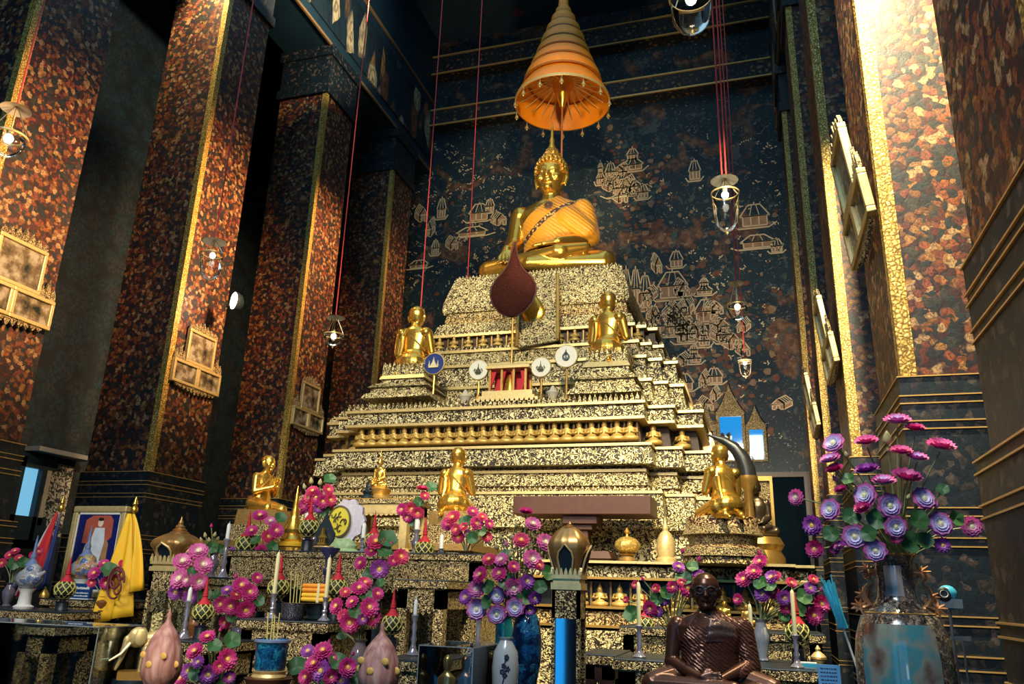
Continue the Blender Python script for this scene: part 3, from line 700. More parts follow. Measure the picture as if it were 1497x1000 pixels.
def head_volumes(mb, c, h, bald=False, ears=1.):
    """c = centre of the skull, h = head height chin to crown; faces -y"""
    x, y, z = c
    def p(a, b, d): return (x + a * h, y + b * h, z + d * h)
    def e(a, b, d, r): mb.ell(p(a, b, d), tuple(q * h for q in r))
    mb.loft([p(0, -.17, -.5) + (h * .07, h * .06), p(0, -.14, -.47) + (h * .15, h * .14), p(0, -.08, -.36) + (h * .25, h * .25), p(0, -.02, -.2) + (h * .32, h * .34), p(0, 0, 0) + (h * .36, h * .4), p(0, .01, .18) + (h * .37, h * .41), p(0, .02, .33) + (h * .32, h * .36), p(0, .02, .44) + (h * .2, h * .24), p(0, .02, .5) + (h * .05, h * .06)], 28)
    mb.cap(p(0, -.36, .06), .035 * h, p(0, -.46, -.12), .052 * h, 10)                        # nose
    for s in (-1, 1):
        e(s * .045, -.42, -.125, (.04, .05, .033))
        mb.tube([p(s * .05, -.385, .07), p(s * .14, -.385, .115), p(s * .25, -.32, .075)], [.018 * h, .02 * h, .014 * h], 8)   # brow
        e(s * .145, -.345, .02, (.075, .045, .034))                                             # eyelid
        e(s * .2, -.26, -.12, (.1, .1, .1))                                                    # cheek
        mb.tube([p(s * .37, .02, .1), p(s * .405, .03, -.02), p(s * .385, 0, -.18 * ears), p(s * .37, -.01, -.27 * ears)], [.045 * h, .055 * h, .035 * h, .03 * h], 8)   # ear
    mb.tube([p(-.12, -.355, -.225), p(-.04, -.405, -.205), p(0, -.4, -.212), p(.04, -.405, -.205), p(.12, -.355, -.225)], [.012 * h, .026 * h, .02 * h, .026 * h, .012 * h], 8)
    mb.tube([p(-.09, -.36, -.25), p(0, -.395, -.262), p(.09, -.36, -.25)], [.012 * h, .03 * h, .012 * h], 8)
    e(0, -.32, -.4, (.1, .08, .07))                                                            # chin

# ---- the great statue
bz = tz(800, 398, 9.78)
bud = thing('seated_buddha_statue', 'large gilded seated statue in a saffron robe atop the pyramid, under the orange umbrella', 'statue', (XC + .03, 10.15, bz - .03))
m = MB(); seated_volumes(m); head_volumes(m, (0, .03, 1.73), .6)
body = obj('body', sculpt(m, 'buddha_body', .0125, 5), GOLD, bud)
# hair cap with curls, top knot and flame
HAIR = carved('gold_curls', [(.1, (.35, .17, .02)), (.4, (.85, .5, .1)), (.7, (1, .75, .3))], 38, .3, .8, 1., .01, mixn=.15)
hm = MB()
for j in range(7):
    t = j / 6; n = 26 - 3 * j
    zz = 1.8 + .27 * math.sin(t * PI / 2); rr = .235 * math.cos(t * PI / 2 * .86)
    for i in range(n):
        a = 2 * PI * i / n + j * .3
        if math.sin(a) < -.45 and zz < 1.9 and abs(math.cos(a)) < .78: continue
        hm.ell((rr * math.cos(a), .04 + rr * 1.08 * math.sin(a), zz), .036, 6, 4)
hm.ell((0, .05, 1.9), (.225, .235, .17)); hm.ell((0, .07, 1.78), (.226, .235, .2))
for z, r in ((2.06, .13), (2.13, .11), (2.2, .07)): 
    for i in range(12): a = 2 * PI * i / 12; hm.ell((r * math.cos(a), .05 + r * math.sin(a), z), .032, 6, 4)
hm.ell((0, .05, 2.1), (.13, .13, .15))
hm.build('curled_hair', HAIR, bud)
MB().lathe([(.06, 2.2), (.065, 2.25), (.035, 2.33), (.045, 2.37), (.022, 2.46), (.026, 2.5), (.004, 2.72)], 12, (0, .05, 0)).build('flame_finial', GOLD, bud)
# robe: a shell a little outside the torso and the left arm, cut along the neckline
def robe_mesh(off, planes, voxel=.016, arm=True, name='robe'):
    r = MB()
    r.loft([(0, .06, .34, .42 + off, .32 + off), (0, .06, .5, .38 + off, .28 + off), (0, .05, .68, .40 + off, .27 + off), (0, .05, .88, .44 + off, .29 + off), (0, .06, 1.05, .48 + off, .29 + off), (0, .08, 1.18, .48 + off, .25 + off), (0, .09, 1.28, .41 + off, .19 + off), (0, .09, 1.37, .21 + off, .15 + off), (0, .08, 1.4, .16 + off, .145 + off)], 28)
    if arm:
        r.ell((.47, .08, 1.16), (.15 + off, .16 + off, .16 + off)); r.cap((.5, .08, 1.14), .14 + off, (.59, .04, .7), .14 + off)
        r.cap((.3, -.1, .95), .2, (.55, -.05, .75), .16)
    me = sculpt(r, name, voxel, 4)
    import bmesh
    bm = bmesh.new(); bm.from_mesh(me)
    for co_, no in planes:
        bmesh.ops.bisect_plane(bm, geom=bm.verts[:] + bm.edges[:] + bm.faces[:], plane_co=co_, plane_no=no, clear_outer=True)
    bm.to_mesh(me); bm.free(); return me
def robe_mat(name, col, band, sash=True, width=.036):
    m, nt, b = new_mat(name); L = nt.links; tc = nt.nodes.new('ShaderNodeTexCoord')
    def dot(v):
        d = nt.nodes.new('ShaderNodeVectorMath'); d.operation = 'DOT_PRODUCT'; d.inputs[1].default_value = v; L.new(tc.outputs['Object'], d.inputs[0]); return d.outputs['Value']
    wv = nt.nodes.new('ShaderNodeTexWave'); wv.inputs['Scale'].default_value = 6.5; wv.inputs['Distortion'].default_value = 2.5; wv.inputs['Detail'].default_value = 2; wv.inputs['Detail Scale'].default_value = 1.2
    mp = nt.nodes.new('ShaderNodeMapping'); mp.inputs['Rotation'].default_value = (0, math.radians(52), 0); L.new(tc.outputs['Object'], mp.inputs['Vector']); L.new(mp.outputs[0], wv.inputs['Vector'])
    bp = nt.nodes.new('ShaderNodeBump'); bp.inputs['Strength'].default_value = .5; bp.inputs['Distance'].default_value = .014; L.new(wv.outputs['Fac'], bp.inputs['Height']); L.new(bp.outputs['Normal'], b.inputs['Normal'])
    if sash:
        s = dot((.64, 0, -.77)); mt = nt.nodes.new('ShaderNodeMath'); mt.operation = 'COMPARE'; mt.inputs[1].default_value = -.715; mt.inputs[2].default_value = width; L.new(s, mt.inputs[0])
        v = nt.nodes.new('ShaderNodeTexVoronoi'); v.inputs['Scale'].default_value = 26; L.new(tc.outputs['Object'], v.inputs['Vector'])
        r = ramp(nt, [(.25, band), (.5, (.12, .035, .02)), (.7, (.05, .02, .02))]); L.new(v.outputs['Distance'], r.inputs['Fac'])
        mx = nt.nodes.new('ShaderNodeMix'); mx.data_type = 'RGBA'; mx.inputs['A'].default_value = (*col, 1); L.new(r.outputs['Color'], mx.inputs['B']); L.new(mt.outputs[0], mx.inputs['Factor']); L.new(mx.outputs['Result'], b.inputs['Base Color'])
    else: b.inputs['Base Color'].default_value = (*col, 1)
    b.inputs['Roughness'].default_value = .4; b.inputs['Sheen Weight'].default_value = .2
    return m
ROBE = robe_mat('saffron_robe', (.82, .34, .018), (.85, .6, .15))
# the neckline runs from the right side of the neck to the left armpit of the photo
rb = obj('robe', robe_mesh(.018, [((.1, 0, 1.36), (-.67, 0, .74)), ((-.37, 0, .7), (-1, 0, 0)), ((0, 0, .5), (0, 0, -1)), ((0, 0, 1.39), (0, 0, 1))]), ROBE, bud)
sd = rb.modifiers.new('Solidify', 'SOLIDIFY'); sd.thickness = .012
em = MB().lathe([(.0, 0), (.05, 0), (.065, .008), (.05, .016)], 16).ell((0, 0, .02), (.03, .03, .02))
eo = em.build('chest_emblem', plain('emblem_dark', (.1, .05, .03), .4), bud, loc=(.05, -.275, 1.12)); eo.rotation_euler = (math.radians(78), 0, 0)
# ---- nine-tiered umbrella
UY = 10.62
uc = Vector((W(822, 150, UY).x, UY, 0))
um = thing('tiered_umbrella', 'orange cloth ceremonial umbrella of nine shrinking tiers above the big statue', 'umbrella', uc)
UCL = plain('umbrella_cloth', (.9, .27, .008), .5, noise=.2, nscale=6); UIN = plain('umbrella_lining', (.62, .24, .05), .7)
Rk = [.765, .64, .54, .458, .38, .297, .213, .14, .088]; yk = [108, 88, 73, 60, 48, 35, 25, 14, 7]
zk = [W(822, y, UY - r).z for y, r in zip(yk, Rk)]; zk.append(zk[-1] + .2)
rim_z = zk[0] - .02
for k in range(9):
    r, z0 = Rk[k], zk[k]
    rt = Rk[k + 1] if k < 8 else .03
    zt = zk[k + 1]
    h = (zt - z0) * (.72 if k else .5)
    n = 48; rings = []
    rr = [(r, z0), (r * .985, z0 + h * .5), (r * .93, z0 + h), (rt * .9, zt + .03)]
    cl_ = MB().lathe(rr + [(rt * .88, zt + .02), (r * .91, z0 + h - .012), (r * .965, z0 + h * .5), (r * .98, z0)], n, cap=False)
    cl_.f += [((7) * n + i, 7 * n + (i + 1) % n, (i + 1) % n, i) for i in range(n)]
    cl_.build('tier_cloth', UCL, um)
    MB().lathe([(r * 1.004, z0 - .004), (r * 1.012, z0), (r * 1.012, z0 + .02 + .02 * (k == 0)), (r * .99, z0 + .02)], 48, cap=False).build('tier_hem', plain('hem_brown', (.3, .12, .03), .6) if k == 1 else MATS.get('hem_brown', PALEG) if k else PALEG, um)
MB().lathe([(.05, zk[9] - .12), (.06, zk[9] - .06), (.03, zk[9]), (.035, zk[9] + .05), (.004, zk[9] + .32)], 12).build('finial', GOLD, um)
hz = W(822, 158, UY).z
MB().lathe([(.015, hz), (.04, hz + .04), (.1, hz + .22), (.19, hz + .46), (.17, hz + .5), (.02, hz + .52)], 20).build('hub_cone', GOLD, um)
MB().lathe([(.016, bz + .4), (.016, zk[9])], 8).build('pole', plain('umbrella_pole', (.4, .14, .05), .4), um)
rb_ = MB()
for i in range(24):
    a = 2 * PI * i / 24; rb_.tube([(.12 * math.cos(a), .12 * math.sin(a), hz + .5), (.715 * math.cos(a), .715 * math.sin(a), zk[0] + (zk[1] - zk[0]) * .46)], .008, 5)
rb_.build('ribs', PALEG, um)
bell = MB().tube([(0, 0, 0), (0, 0, -.07)], .005, 5).lathe([(.008, -.065), (.022, -.08), (.03, -.12), (.036, -.125), (.03, -.128)], 10).ell((0, 0, -.15), (.014, .014, .02), 6, 4)
bme = bell.mesh('bell'); bme.materials.append(PALEG)
for i in range(14):
    a = 2 * PI * i / 14; o = bpy.data.objects.new('bell', bme); C.objects.link(o); o.parent = um; o.location = (.765 * math.cos(a), .765 * math.sin(a), zk[0])

# ---- kneeling disciples: one proto, height 1, facing -y
kd = MB()
for s in (-1, 1):
    kd.cap((s * .12, .14, .17), .125, (s * .17, -.24, .09), .085); kd.cap((s * .17, -.22, .07), .07, (s * .11, .3, .06), .05); kd.cap((s * .11, .28, .05), .045, (s * .1, .38, .02), .03)
    kd.ell((s * .165, .09, .62), (.07, .085, .07)); kd.cap((s * .19, .08, .61), .064, (s * .235, .03, .36), .052); kd.cap((s * .235, .03, .36), .052, (s * .045, -.2, .45), .034)
    hand(kd, (s * .035, -.205, .475), (-.05 * s, -.3, .95), (-s * .1, .9, .3), .13, 0.)
kd.ell((0, .17, .2), (.2, .18, .15)); kd.loft([(0, .14, .12, .2, .17), (0, .12, .25, .19, .155), (0, .08, .38, .15, .12), (0, .06, .5, .175, .125), (0, .07, .6, .19, .115), (0, .08, .66, .15, .09), (0, .07, .71, .08, .07)], 24)
kd.cap((0, .07, .67), .07, (0, .03, .78), .064)
head_volumes(kd, (0, .03, .86), .29)
kme = sculpt(kd, 'disciple_body', .0085, 4); kme.materials.append(GOLD)
def strap(pts, r=.008): return MB().tube(pts, r, 6)
dz = thing('kneeling_disciple_statue', '', 'statue', (0, 0, 0), 0, 'kneeling gilt disciples')
obj('body', kme, None, dz)
rbm = MB()
rbm.tube([(.1, -.03, .7), (-.03, -.075, .58), (-.15, -.03, .44), (-.165, .1, .37)], .011, 6)
rbm.tube([(.1, .0, .715), (.1, .13, .67), (.0, .185, .55), (-.12, .17, .43), (-.165, .1, .37)], .011, 6)
rbm.build('robe_edge', GOLD2, dz)
fold = MB().tube([(.12, .13, .67), (.12, .18, .55), (.115, .2, .4), (.12, .27, .24)], [.03, .032, .03, .02], 8)
fold.build('shoulder_cloth', GOLD, dz)
DG = 'kneeling gilt disciples'
def disciple(px, pyb, pyt, Y, rz, label, first=False):
    p = W(px, pyb, Y); h = (W(px, pyt, Y).z - p.z)
    if first: dz.location = p; dz.rotation_euler = (0, 0, rz); dz.scale = (h, h * .78, h); dz['label'] = label; return dz
    return dup(dz, p, label, rz, h)
def stand(label, px, Y, rows, mat, n=1, s=.05, dpt=.5, name='carved_pedestal', round_=False, group=None, fringe=0.):
    """rows (halfwidth px, py) from the bottom up"""
    base = W(px, rows[0][1], Y); t = thing(name, label, 'pedestal', base, 0, group)
    for i in range(len(rows) - 1):
        w0 = rows[i][0] * upx(px, rows[i][1], Y); w1 = rows[i + 1][0] * upx(px, rows[i + 1][1], Y); z0 = W(px, rows[i][1], Y).z - base.z; z1 = W(px, rows[i + 1][1], Y).z - base.z
        if z1 - z0 < 1e-4: continue
        mm = mat[i % len(mat)]
        if round_: MB().lathe([(w0, z0), (w1, z1)], 40).build('tier', mm, t)
        else: MB().poly([[(-w0, -w0 * dpt * 2, z0), (w0, -w0 * dpt * 2, z0), (w0, w0 * dpt, z0), (-w0, w0 * dpt, z0)], [(-w1, -w1 * dpt * 2, z1), (w1, -w1 * dpt * 2, z1), (w1, w1 * dpt, z1), (-w1, w1 * dpt, z1)]]).build('tier', mm, t, smooth=False)
    if fringe:
        f = MB(); w1 = rows[-1][0] * upx(px, rows[-1][1], Y); z1 = W(px, rows[-1][1], Y).z - base.z; n = 9
        for i in range(n):
            x = -w1 + 2 * w1 * (i + .5) / n; q_ = w1 / n
            for y in (-w1 * dpt * 2, w1 * dpt - .02): f.prism([(x - q_, z1), (x + q_, z1), (x + q_ * .8, z1 + fringe * .6), (x, z1 + fringe), (x - q_ * .8, z1 + fringe * .6)], y, y + .02)
        for i in range(8):
            y = -w1 * dpt * 2 + w1 * dpt * 3 * (i + .5) / 8; q_ = w1 * dpt * 1.5 / 8
            for x in (-w1, w1 - .02): f.prism([(y - q_, z1), (y + q_, z1), (y + q_ * .8, z1 + fringe * .6), (y, z1 + fringe), (y - q_ * .8, z1 + fringe * .6)], -x - .02, -x, Matrix.Rotation(PI / 2, 4, 'Z'))
        f.build('leaf_fringe', MOSA, t, smooth=False)
    return t
stand('stepped mosaic pedestal under the back-turned disciple on the upper left ledge', 601, 8.2, [(52, 594), (48, 586), (44, 586), (41, 577), (46, 577), (38, 570), (34, 570), (31, 563), (35, 563), (32, 557.4)], [MOSA, MOSB, MOSA, PALEG, MOSA], fringe=.16, dpt=.56)
stand('stepped mosaic pedestal under the back-turned disciple on the upper right ledge', 893, 8.2, [(52, 588), (48, 578), (44, 578), (41, 566), (46, 566), (38, 557), (34, 557), (32, 546), (35, 546), (30, 537.4)], [MOSA, MOSB, MOSA, PALEG, MOSA], fringe=.16, dpt=.56)
disciple(604, 557, 450, 8.2, PI, 'back-turned kneeling gilt disciple on the upper left ledge beside the blue round fan', True)
disciple(891, 537, 428, 8.2, PI - .2, 'back-turned kneeling gilt disciple on the upper right ledge beside the mural').scale.y *= .78
disciple(385, 752, 666, 5.9, math.radians(80), 'kneeling gilt disciple in profile with joined hands, left of the offering flowers')
disciple(667, 758, 655, 6.1, PI, 'back-turned gilt disciple at the middle of the altar, directly before the pyramid')
disciple(1055, 762, 650, 6.3, PI + .55, 'kneeling gilt disciple on the round carved drum right of the pyramid, under a black tusk')
stand('round carved gilt drum pedestal under the right-hand disciple', 1058, 6.45, [(60, 826), (57, 815), (62, 815), (58, 803), (48, 798), (50, 785), (58, 784), (54, 775), (52, 772), (50, 758)], [MOSD, CARV, CARV, MOSR, CARV], round_=True)
ast = thing('altar_step', 'long dark gilt step behind the back altar table, carrying two kneeling disciples', 'step', ((W(330, 800, 6.1).x + W(715, 800, 6.1).x) / 2, 6.1, 0)); aw = (W(715, 800, 6.1).x - W(330, 800, 6.1).x) / 2; az = W(667, 800, 6.1).z
MB().box(-aw, aw, -.46, .46, 0, az - .05).build('body', CARV, ast, smooth=False); MB().box(-aw - .02, aw + .02, -.48, .48, az - .05, az).build('top_board', GOLDD, ast, smooth=False)
stand('gilt block pedestal under the back-turned disciple at the middle', 667, 6.1, [(36, 800), (36, 770), (32, 770), (32, 750)], [CARV, CARV, GOLDD])
stand('gilt block pedestal under the disciple in profile', 388, 5.9, [(40, 800.5), (38, 770), (34, 770), (32, 748)], [CARV, CARV, GOLDD])
# small dark figure, gilt screen and tusk beyond the drum pedestal, all on the platform
ZP = tz(1163, 825, 6.74)
def plat(px, Y): return Vector((W(px, 800, Y).x, Y, ZP))
zs = W(1112, 786, 6.95).z
ns = thing('small_dark_buddha_statue', 'small dark bronze seated figure before a gilt panel, right of the drum pedestal', 'statue', plat(1110, 6.95))
sm = MB(); seated_volumes(sm); head_volumes(sm, (0, .03, 1.73), .6, ears=1.); small_me = sculpt(sm, 'seated_small', .03, 3)
o = obj('body', small_me, plain('dark_bronze', (.1, .07, .04), .3, .7), ns); o.scale = (.17, .17, .24); o.location = (0, 0, zs - ZP)
MB().lathe([(.2, 0), (.2, .05), (.17, (zs - ZP) * .5), (.2, zs - ZP - .06), (.17, zs - ZP)], 24).build('round_base', GOLD2, ns)
sp = thing('carved_gilt_screen', 'upright carved gilt panel standing behind the small dark figure, beside the doorway', 'screen', plat(1108, 7.3))
u = upx(1110, 760, 7.3); zh = W(1108, 700, 7.3).z - ZP; MB().box(-24 * u, 24 * u, 0, .06, 0, zh).build('panel', CARV, sp, smooth=False); MB().box(-26 * u, -22 * u, -.02, .07, 0, zh + .02).box(22 * u, 26 * u, -.02, .07, 0, zh + .02).box(-22 * u, 22 * u, -.02, .07, zh - .02, zh + .02).build('border', GOLD2, sp, smooth=False)
# ------------------------------------------------------------------ on the pyramid's ledge
LEDGE = tz(760, 584, 7.76)
def disc_fan(label, px, py, r, Y, blue, design, ybot):
    c = W(px, py, Y); u = upx(px, py, Y); zb_ = tz(px, ybot, Y)
    t = thing('round_ceremonial_fan', label, 'fan', (c.x, Y, zb_), 0, 'round fans on the pyramid ledge'); h = c.z - zb_; R = r * u
    q = Matrix.Translation((0, 0, h)) @ Matrix.Rotation(PI / 2, 4, 'X')
    MB().lathe([(R * .02, -.012), (R, -.012), (R, .012), (R * .02, .012)], 40, M=q).build('blade', plain('fan_blue', (.01, .035, .2), .5) if blue else MATS.get('fan_white') or plain('fan_white', (.72, .72, .62), .6), t)
    MB().lathe([(R * .96, -.016), (R * 1.03, -.01), (R * 1.03, .01), (R * .96, .016), (R * .93, 0)], 40, M=q, cap=False).build('rim', PALEG, t)
    MB().tube([(0, .02, h - R * .9), (0, .02, 0)], .013, 8).lathe([(.04, 0), (.03, .03), (.015, .06)], 10, (0, .02, 0)).build('handle', GOLD2, t)
    e = MB(); y0, y1 = -.03, -.012
    def shp(pts): e.prism([(x * R, h + z * R) for x, z in pts], y0, y1)
    if design == 'temple':
        shp([(-.5, -.4), (.5, -.4), (.42, -.25), (-.42, -.25)]); shp([(-.3, -.25), (.3, -.25), (.2, 0), (-.2, 0)]); shp([(-.17, 0), (.17, 0), (.06, .28), (0, .62), (-.06, .28)])
        for s in (-1, 1): shp([(s * .42 - .09, -.25), (s * .42 + .09, -.25), (s * .42 + .03, 0), (s * .42, .28), (s * .42 - .03, 0)])
    elif design == 'drop':
        for k in range(20):
            a, b = 2 * PI * k / 20, 2 * PI * (k + 1) / 20
            ra = lambda q_: (.33 * math.sin(q_), -.08 + .33 * math.cos(q_)); rb2 = lambda q_: (.19 * math.sin(q_), -.04 + .19 * math.cos(q_))
            shp([ra(a), rb2(a), rb2(b), ra(b)])
        shp([(-.2, .18), (.2, .18), (.06, .38), (0, .62), (-.06, .38)]); shp([(-.05, -.16), (.05, -.16), (.05, .06), (-.05, .06)])
    else:
        shp([(-.36, -.3), (.36, -.3), (.3, -.22), (-.3, -.22)])
        for x in (-.24, -.12, .12, .24): shp([(x - .035, -.2), (x + .035, -.2), (x * .8 + .02, .1 - abs(x) * .4), (x * .8 - .02, .1 - abs(x) * .4)])
        shp([(-.08, -.2), (.08, -.2), (.06, .15), (.02, .3), (0, .6), (-.02, .3), (-.06, .15)])
        for s in (-1, 1): shp([(s * .4, -.2), (s * .46, -.1), (s * .34, .12), (s * .3, .08)])
        shp([(-.24, -.44), (.24, -.44), (.24, -.38), (-.24, -.38)])
    e.build('emblem', {'temple': MATS.get('emblem_gold') or plain('emblem_gold', (.75, .66, .4), .4), 'drop': MATS.get('emblem_navy') or plain('emblem_navy', (.02, .05, .08), .5)}.get(design) or MATS.get('emblem_olive') or plain('emblem_olive', (.07, .07, .03), .5), t, smooth=False)
    return t
disc_fan('blue round fan with a golden temple emblem, beside the left ledge statue', 635, 532, 16, 7.95, True, 'temple', 584)
disc_fan('white round fan with a crown emblem, just left of the small red shrine', 700, 541, 15, 7.95, False, 'crown', 584)
disc_fan('white round fan with a crown emblem, touching the right side of the small red shrine', 791, 537, 15, 7.95, False, 'crown', 584)
disc_fan('largest white round fan, with a dark drop-shaped emblem, right of the other fans', 828, 521, 17, 8.0, False, 'drop', 584)
# small red and gold shrine
sx = W(745, 584, 7.95); u = upx(745, 560, 7.95)
shr = thing('small_shrine', 'small gold and red throne pavilion among the round fans on the ledge', 'shrine', (sx.x, 7.95, LEDGE))
MB().box(-48 * u, 48 * u, -.16, .2, 0, 5 * u).box(-42 * u, 42 * u, -.13, .18, 5 * u, 9 * u).box(-38 * u, 38 * u, -.11, .16, 9 * u, 17 * u).build('stepped_base', PALEG, shr, smooth=False)
pm = MB()
for x in (-27, -9, 9, 27): pm.box(x * u - .012, x * u + .012, -.1, -.075, 17 * u, 50 * u); pm.box(x * u - .012, x * u + .012, .1, .125, 17 * u, 50 * u)
pm.build('columns', GOLD2, shr, smooth=False)
MB().box(-33 * u, 33 * u, -.13, .15, 50 * u, 54 * u).box(-30 * u, 30 * u, -.11, .13, 54 * u, 58 * u, t=.02).build('cornice', PALEG, shr, smooth=False)
cm = MB(); cm.box(-26 * u, 26 * u, .06, .08, 17 * u, 50 * u)
for x0, x1 in ((-27, -18), (18, 27), (-9, -3), (3, 9)): cm.prism([(x0 * u, 50 * u), (x1 * u, 50 * u), ((x1 if x0 > 0 else x1 - 4) * u, 34 * u), ((x0 + 4 if x0 > 0 else x0) * u, 20 * u)], -.07, -.05)
cm.build('red_curtain', REDS, shr, smooth=False)
MB().loft([(0, 0, 17 * u, .08, .06), (0, 0, 25 * u, .06, .05), (0, 0, 36 * u, .05, .04), (0, 0, 44 * u, .015, .015)], 12).build('inner_figure', GOLD, shr)
# pale offerings on the ledge
ov = MB().lathe([(.035, 0), (.045, .01), (.05, .05), (.075, .09), (.07, .1), (.04, .12), (.012, .17)], 14)
ob = thing('lidded_offering_bowl', '', 'bowl', (0, 0, 0), 0, 'pale lidded bowls on the ledge'); ov.build('bowl', plain('porcelain_cream', (.5, .46, .36), .4), ob)
for i, (px, lb) in enumerate(((680, 'pale lidded bowl on the ledge, left of the small red shrine'), (808, 'pale lidded bowl on the ledge below the right-hand white fans'))):
    p = W(px, 584, 7.9); l = (p.x, 7.9, LEDGE)
    if i == 0: ob.location = l; ob['label'] = lb
    else: dup(ob, l, lb)
# maroon leaf-shaped fan on its long pole
FNY = 8.57
c = W(750, 425, FNY); u = upx(750, 420, FNY)
tf = thing('leaf_shaped_fan', 'large maroon leaf-shaped ceremonial fan standing before the lap of the big statue', 'fan', (c.x, FNY, tz(953, 552, 8.48)))
z0 = tf.location.z; h = c.z - z0
prof = [(-40, 6), (-32, 20), (-20, 30), (-5, 35), (8, 34), (20, 27), (30, 17), (40, 10), (52, 6), (66, 3), (78, 1)]
rings = [[(math.cos(a) * w * u, math.sin(a) * min(.035, w * u * .5), h + z * u) for a in [2 * PI * i / 20 for i in range(20)]] for z, w in prof]
MB().poly(rings).build('blade', carved('maroon_brocade', [(.4, (.02, .004, .003)), (.6, (.07, .014, .01)), (.85, (.3, .14, .06))], 75, .8, 0., .3), tf)
MATS['maroon_brocade'].node_tree.nodes['Principled BSDF'].inputs['Specular IOR Level'].default_value = .1
rim = MB(); pts = [(-w * u, 0, h + z * u) for z, w in prof] + [(w * u, 0, h + z * u) for z, w in reversed(prof)]
rim.tube(pts, .012, 6).build('rim', plain('maroon_rim', (.035, .01, .008), .5), tf)
MB().tube([(0, .03, h - 38 * u), (0, .03, 0)], .014, 8).build('handle', GOLD2, tf)

# black tusk above the drum pedestal
TKY = 6.62
tk = thing('black_tusk', 'long dark curved tusk rising behind the kneeling statue on the right drum', 'tusk', (W(1090, 800, 6.74).x + .07, TKY + .1, ZP))
o0 = tk.location.copy()
pts = [Vector(W(x, y, TKY + .1)) - o0 for x, y in ((1093, 700), (1091, 686), (1085, 670), (1074, 655), (1058, 644), (1033, 635))]
MB().tube(pts, [.075, .072, .062, .05, .034, .006], 12).build('tusk', plain('dark_horn', (.02, .022, .024), .35), tk)
zt = pts[0].z
MB().lathe([(.07, 0), (.075, .05), (.04, .1), (.035, zt - .1), (.08, zt - .02), (.08, zt + .02)], 16, (pts[0].x, 0, 0)).build('stand', GOLD2, tk)

# brown plank table on a turned stem
PTY = 7.1
c = W(855, 755, PTY); u = upx(855, 745, PTY); f2 = ZP
pl = thing('wooden_pedestal_table', 'plain brown wooden plank table on a short stem before the right half of the pyramid', 'table', (c.x, PTY, f2))
zt = c.z - f2
MB().box(-100 * u, 100 * u, -.2, .26, zt, zt + 26 * u).build('plank_top', BROWN, pl, smooth=False, bevel=.006)
MB().box(-28 * u, 22 * u, -.14, .14, zt - 12 * u, zt).box(-20 * u, 14 * u, -.1, .1, zt - 20 * u, zt - 12 * u).box(-12 * u, 7 * u, -.07, .07, 14 * u, zt - 20 * u).build('stem', BROWN, pl, smooth=False, bevel=.004)
MB().box(-40 * u, 44 * u, -.2, .2, 4 * u, 14 * u, t=.03).box(-36 * u, 40 * u, -.17, .17, 0, 4 * u).build('foot_board', BROWN, pl, smooth=False)

# ------------------------------------------------------------------ hanging lamps
def lamp(label, px, y_rim, r, y_disc, r_disc, y_bot, Y, cords=1, ytop=12.2, deep=True):
    c = W(px, y_rim, Y); u = upx(px, y_rim, Y); R = r * u
    t = thing('hanging_oil_lamp', label, 'lamp', (c.x, Y, c.z), 0, 'hanging glass lamps'); k = 1 / math.cos(math.radians(20))
    zb_ = -(y_bot - y_rim) * u; zd = (y_rim - y_disc) * u; D = -zb_
    pr = [(.004, zb_), (R * .35, zb_ + D * .025), (R * .66, zb_ + D * .1), (R * .88, zb_ + D * .28), (R * .96, zb_ + D * .52), (R, -.0), (R * 1.06, R * .05)] if deep else [(.004, zb_), (R * .35, zb_ + D * .05), (R * .75, zb_ + D * .3), (R * .97, zb_ + D * .7), (R * .9, -.0), (R * .55, R * .2)]
    pr2 = [(max(r_ - .006, .002), z + .004) for r_, z in reversed(pr)]
    MB().lathe(pr, 28, cap=False).build('glass_bowl', GLASS, t)
    MB().lathe([(R * 1.0, -R * .06), (R * 1.07, -R * .05), (R * 1.07, R * .07), (R * 1.0, R * .08), (R * .99, 0)], 28, cap=False).build('rim', PALEG, t)
    MB().ell((0, 0, -R * .12), (R * .27, R * .27, R * .3), 14, 10).build('bulb', BULB, t); MB().lathe([(R * .15, R * .1), (R * .2, R * .35), (R * .12, R * .6)], 12).build('socket', PALEG, t)
    Rd = r_disc * u
    MB().lathe([(Rd, zd), (Rd * .75, zd + R * .06), (Rd * .3, zd + R * .14), (R * .05, zd + R * .25), (R * .05, zd + R * .22), (Rd * .3, zd + R * .1), (Rd * .75, zd + R * .02), (Rd * .97, zd - R * .03)], 28, cap=False).build('smoke_disc', MATS.get('smoke_glass') or plain('smoke_glass', (.75, .72, .6), .15), t)
    w = MB()
    for i in range(3):
        a = 2 * PI * i / 3 + .4; w.tube([(R * 1.05 * math.cos(a), R * 1.05 * math.sin(a), 0), (R * .12 * math.cos(a), R * .12 * math.sin(a), zd + R * .1)], max(.004, R * .035), 5)
    w.tube([(0, 0, R * .5), (0, 0, zd + R * .4)], .004, 5)
    w.build('hanger_wires', CHROME, t)
    MB().tube([(0, 0, zb_ - R * .25), (0, 0, zb_ + .01)], R * .05, 6).ell((0, 0, zb_ - R * .12), (R * .1, R * .1, R * .12), 8, 6).build('bottom_knob', PALEG, t)
    cd = MB()
    for i in range(cords):
        x = (i - (cords - 1) / 2) * .055; cd.tube([(x * .6, 0, zd + R * .2), (x, 0, ytop - c.z)], .0075, 6)
    cd.build('cord', REDC, t)
    return t
lamp('hanging glass lamp cut by the left edge of the photo', 13, 200, 24, 154, 21, 232, 4.2, deep=False)
lamp('hanging glass lamp before the lit side of the second left column', 311, 372, 15, 352, 17, 412, 5.9)
lamp('hanging glass lamp on a long red cord before the third left column', 488, 490, 14, 463, 14, 506, 8.2, deep=False)
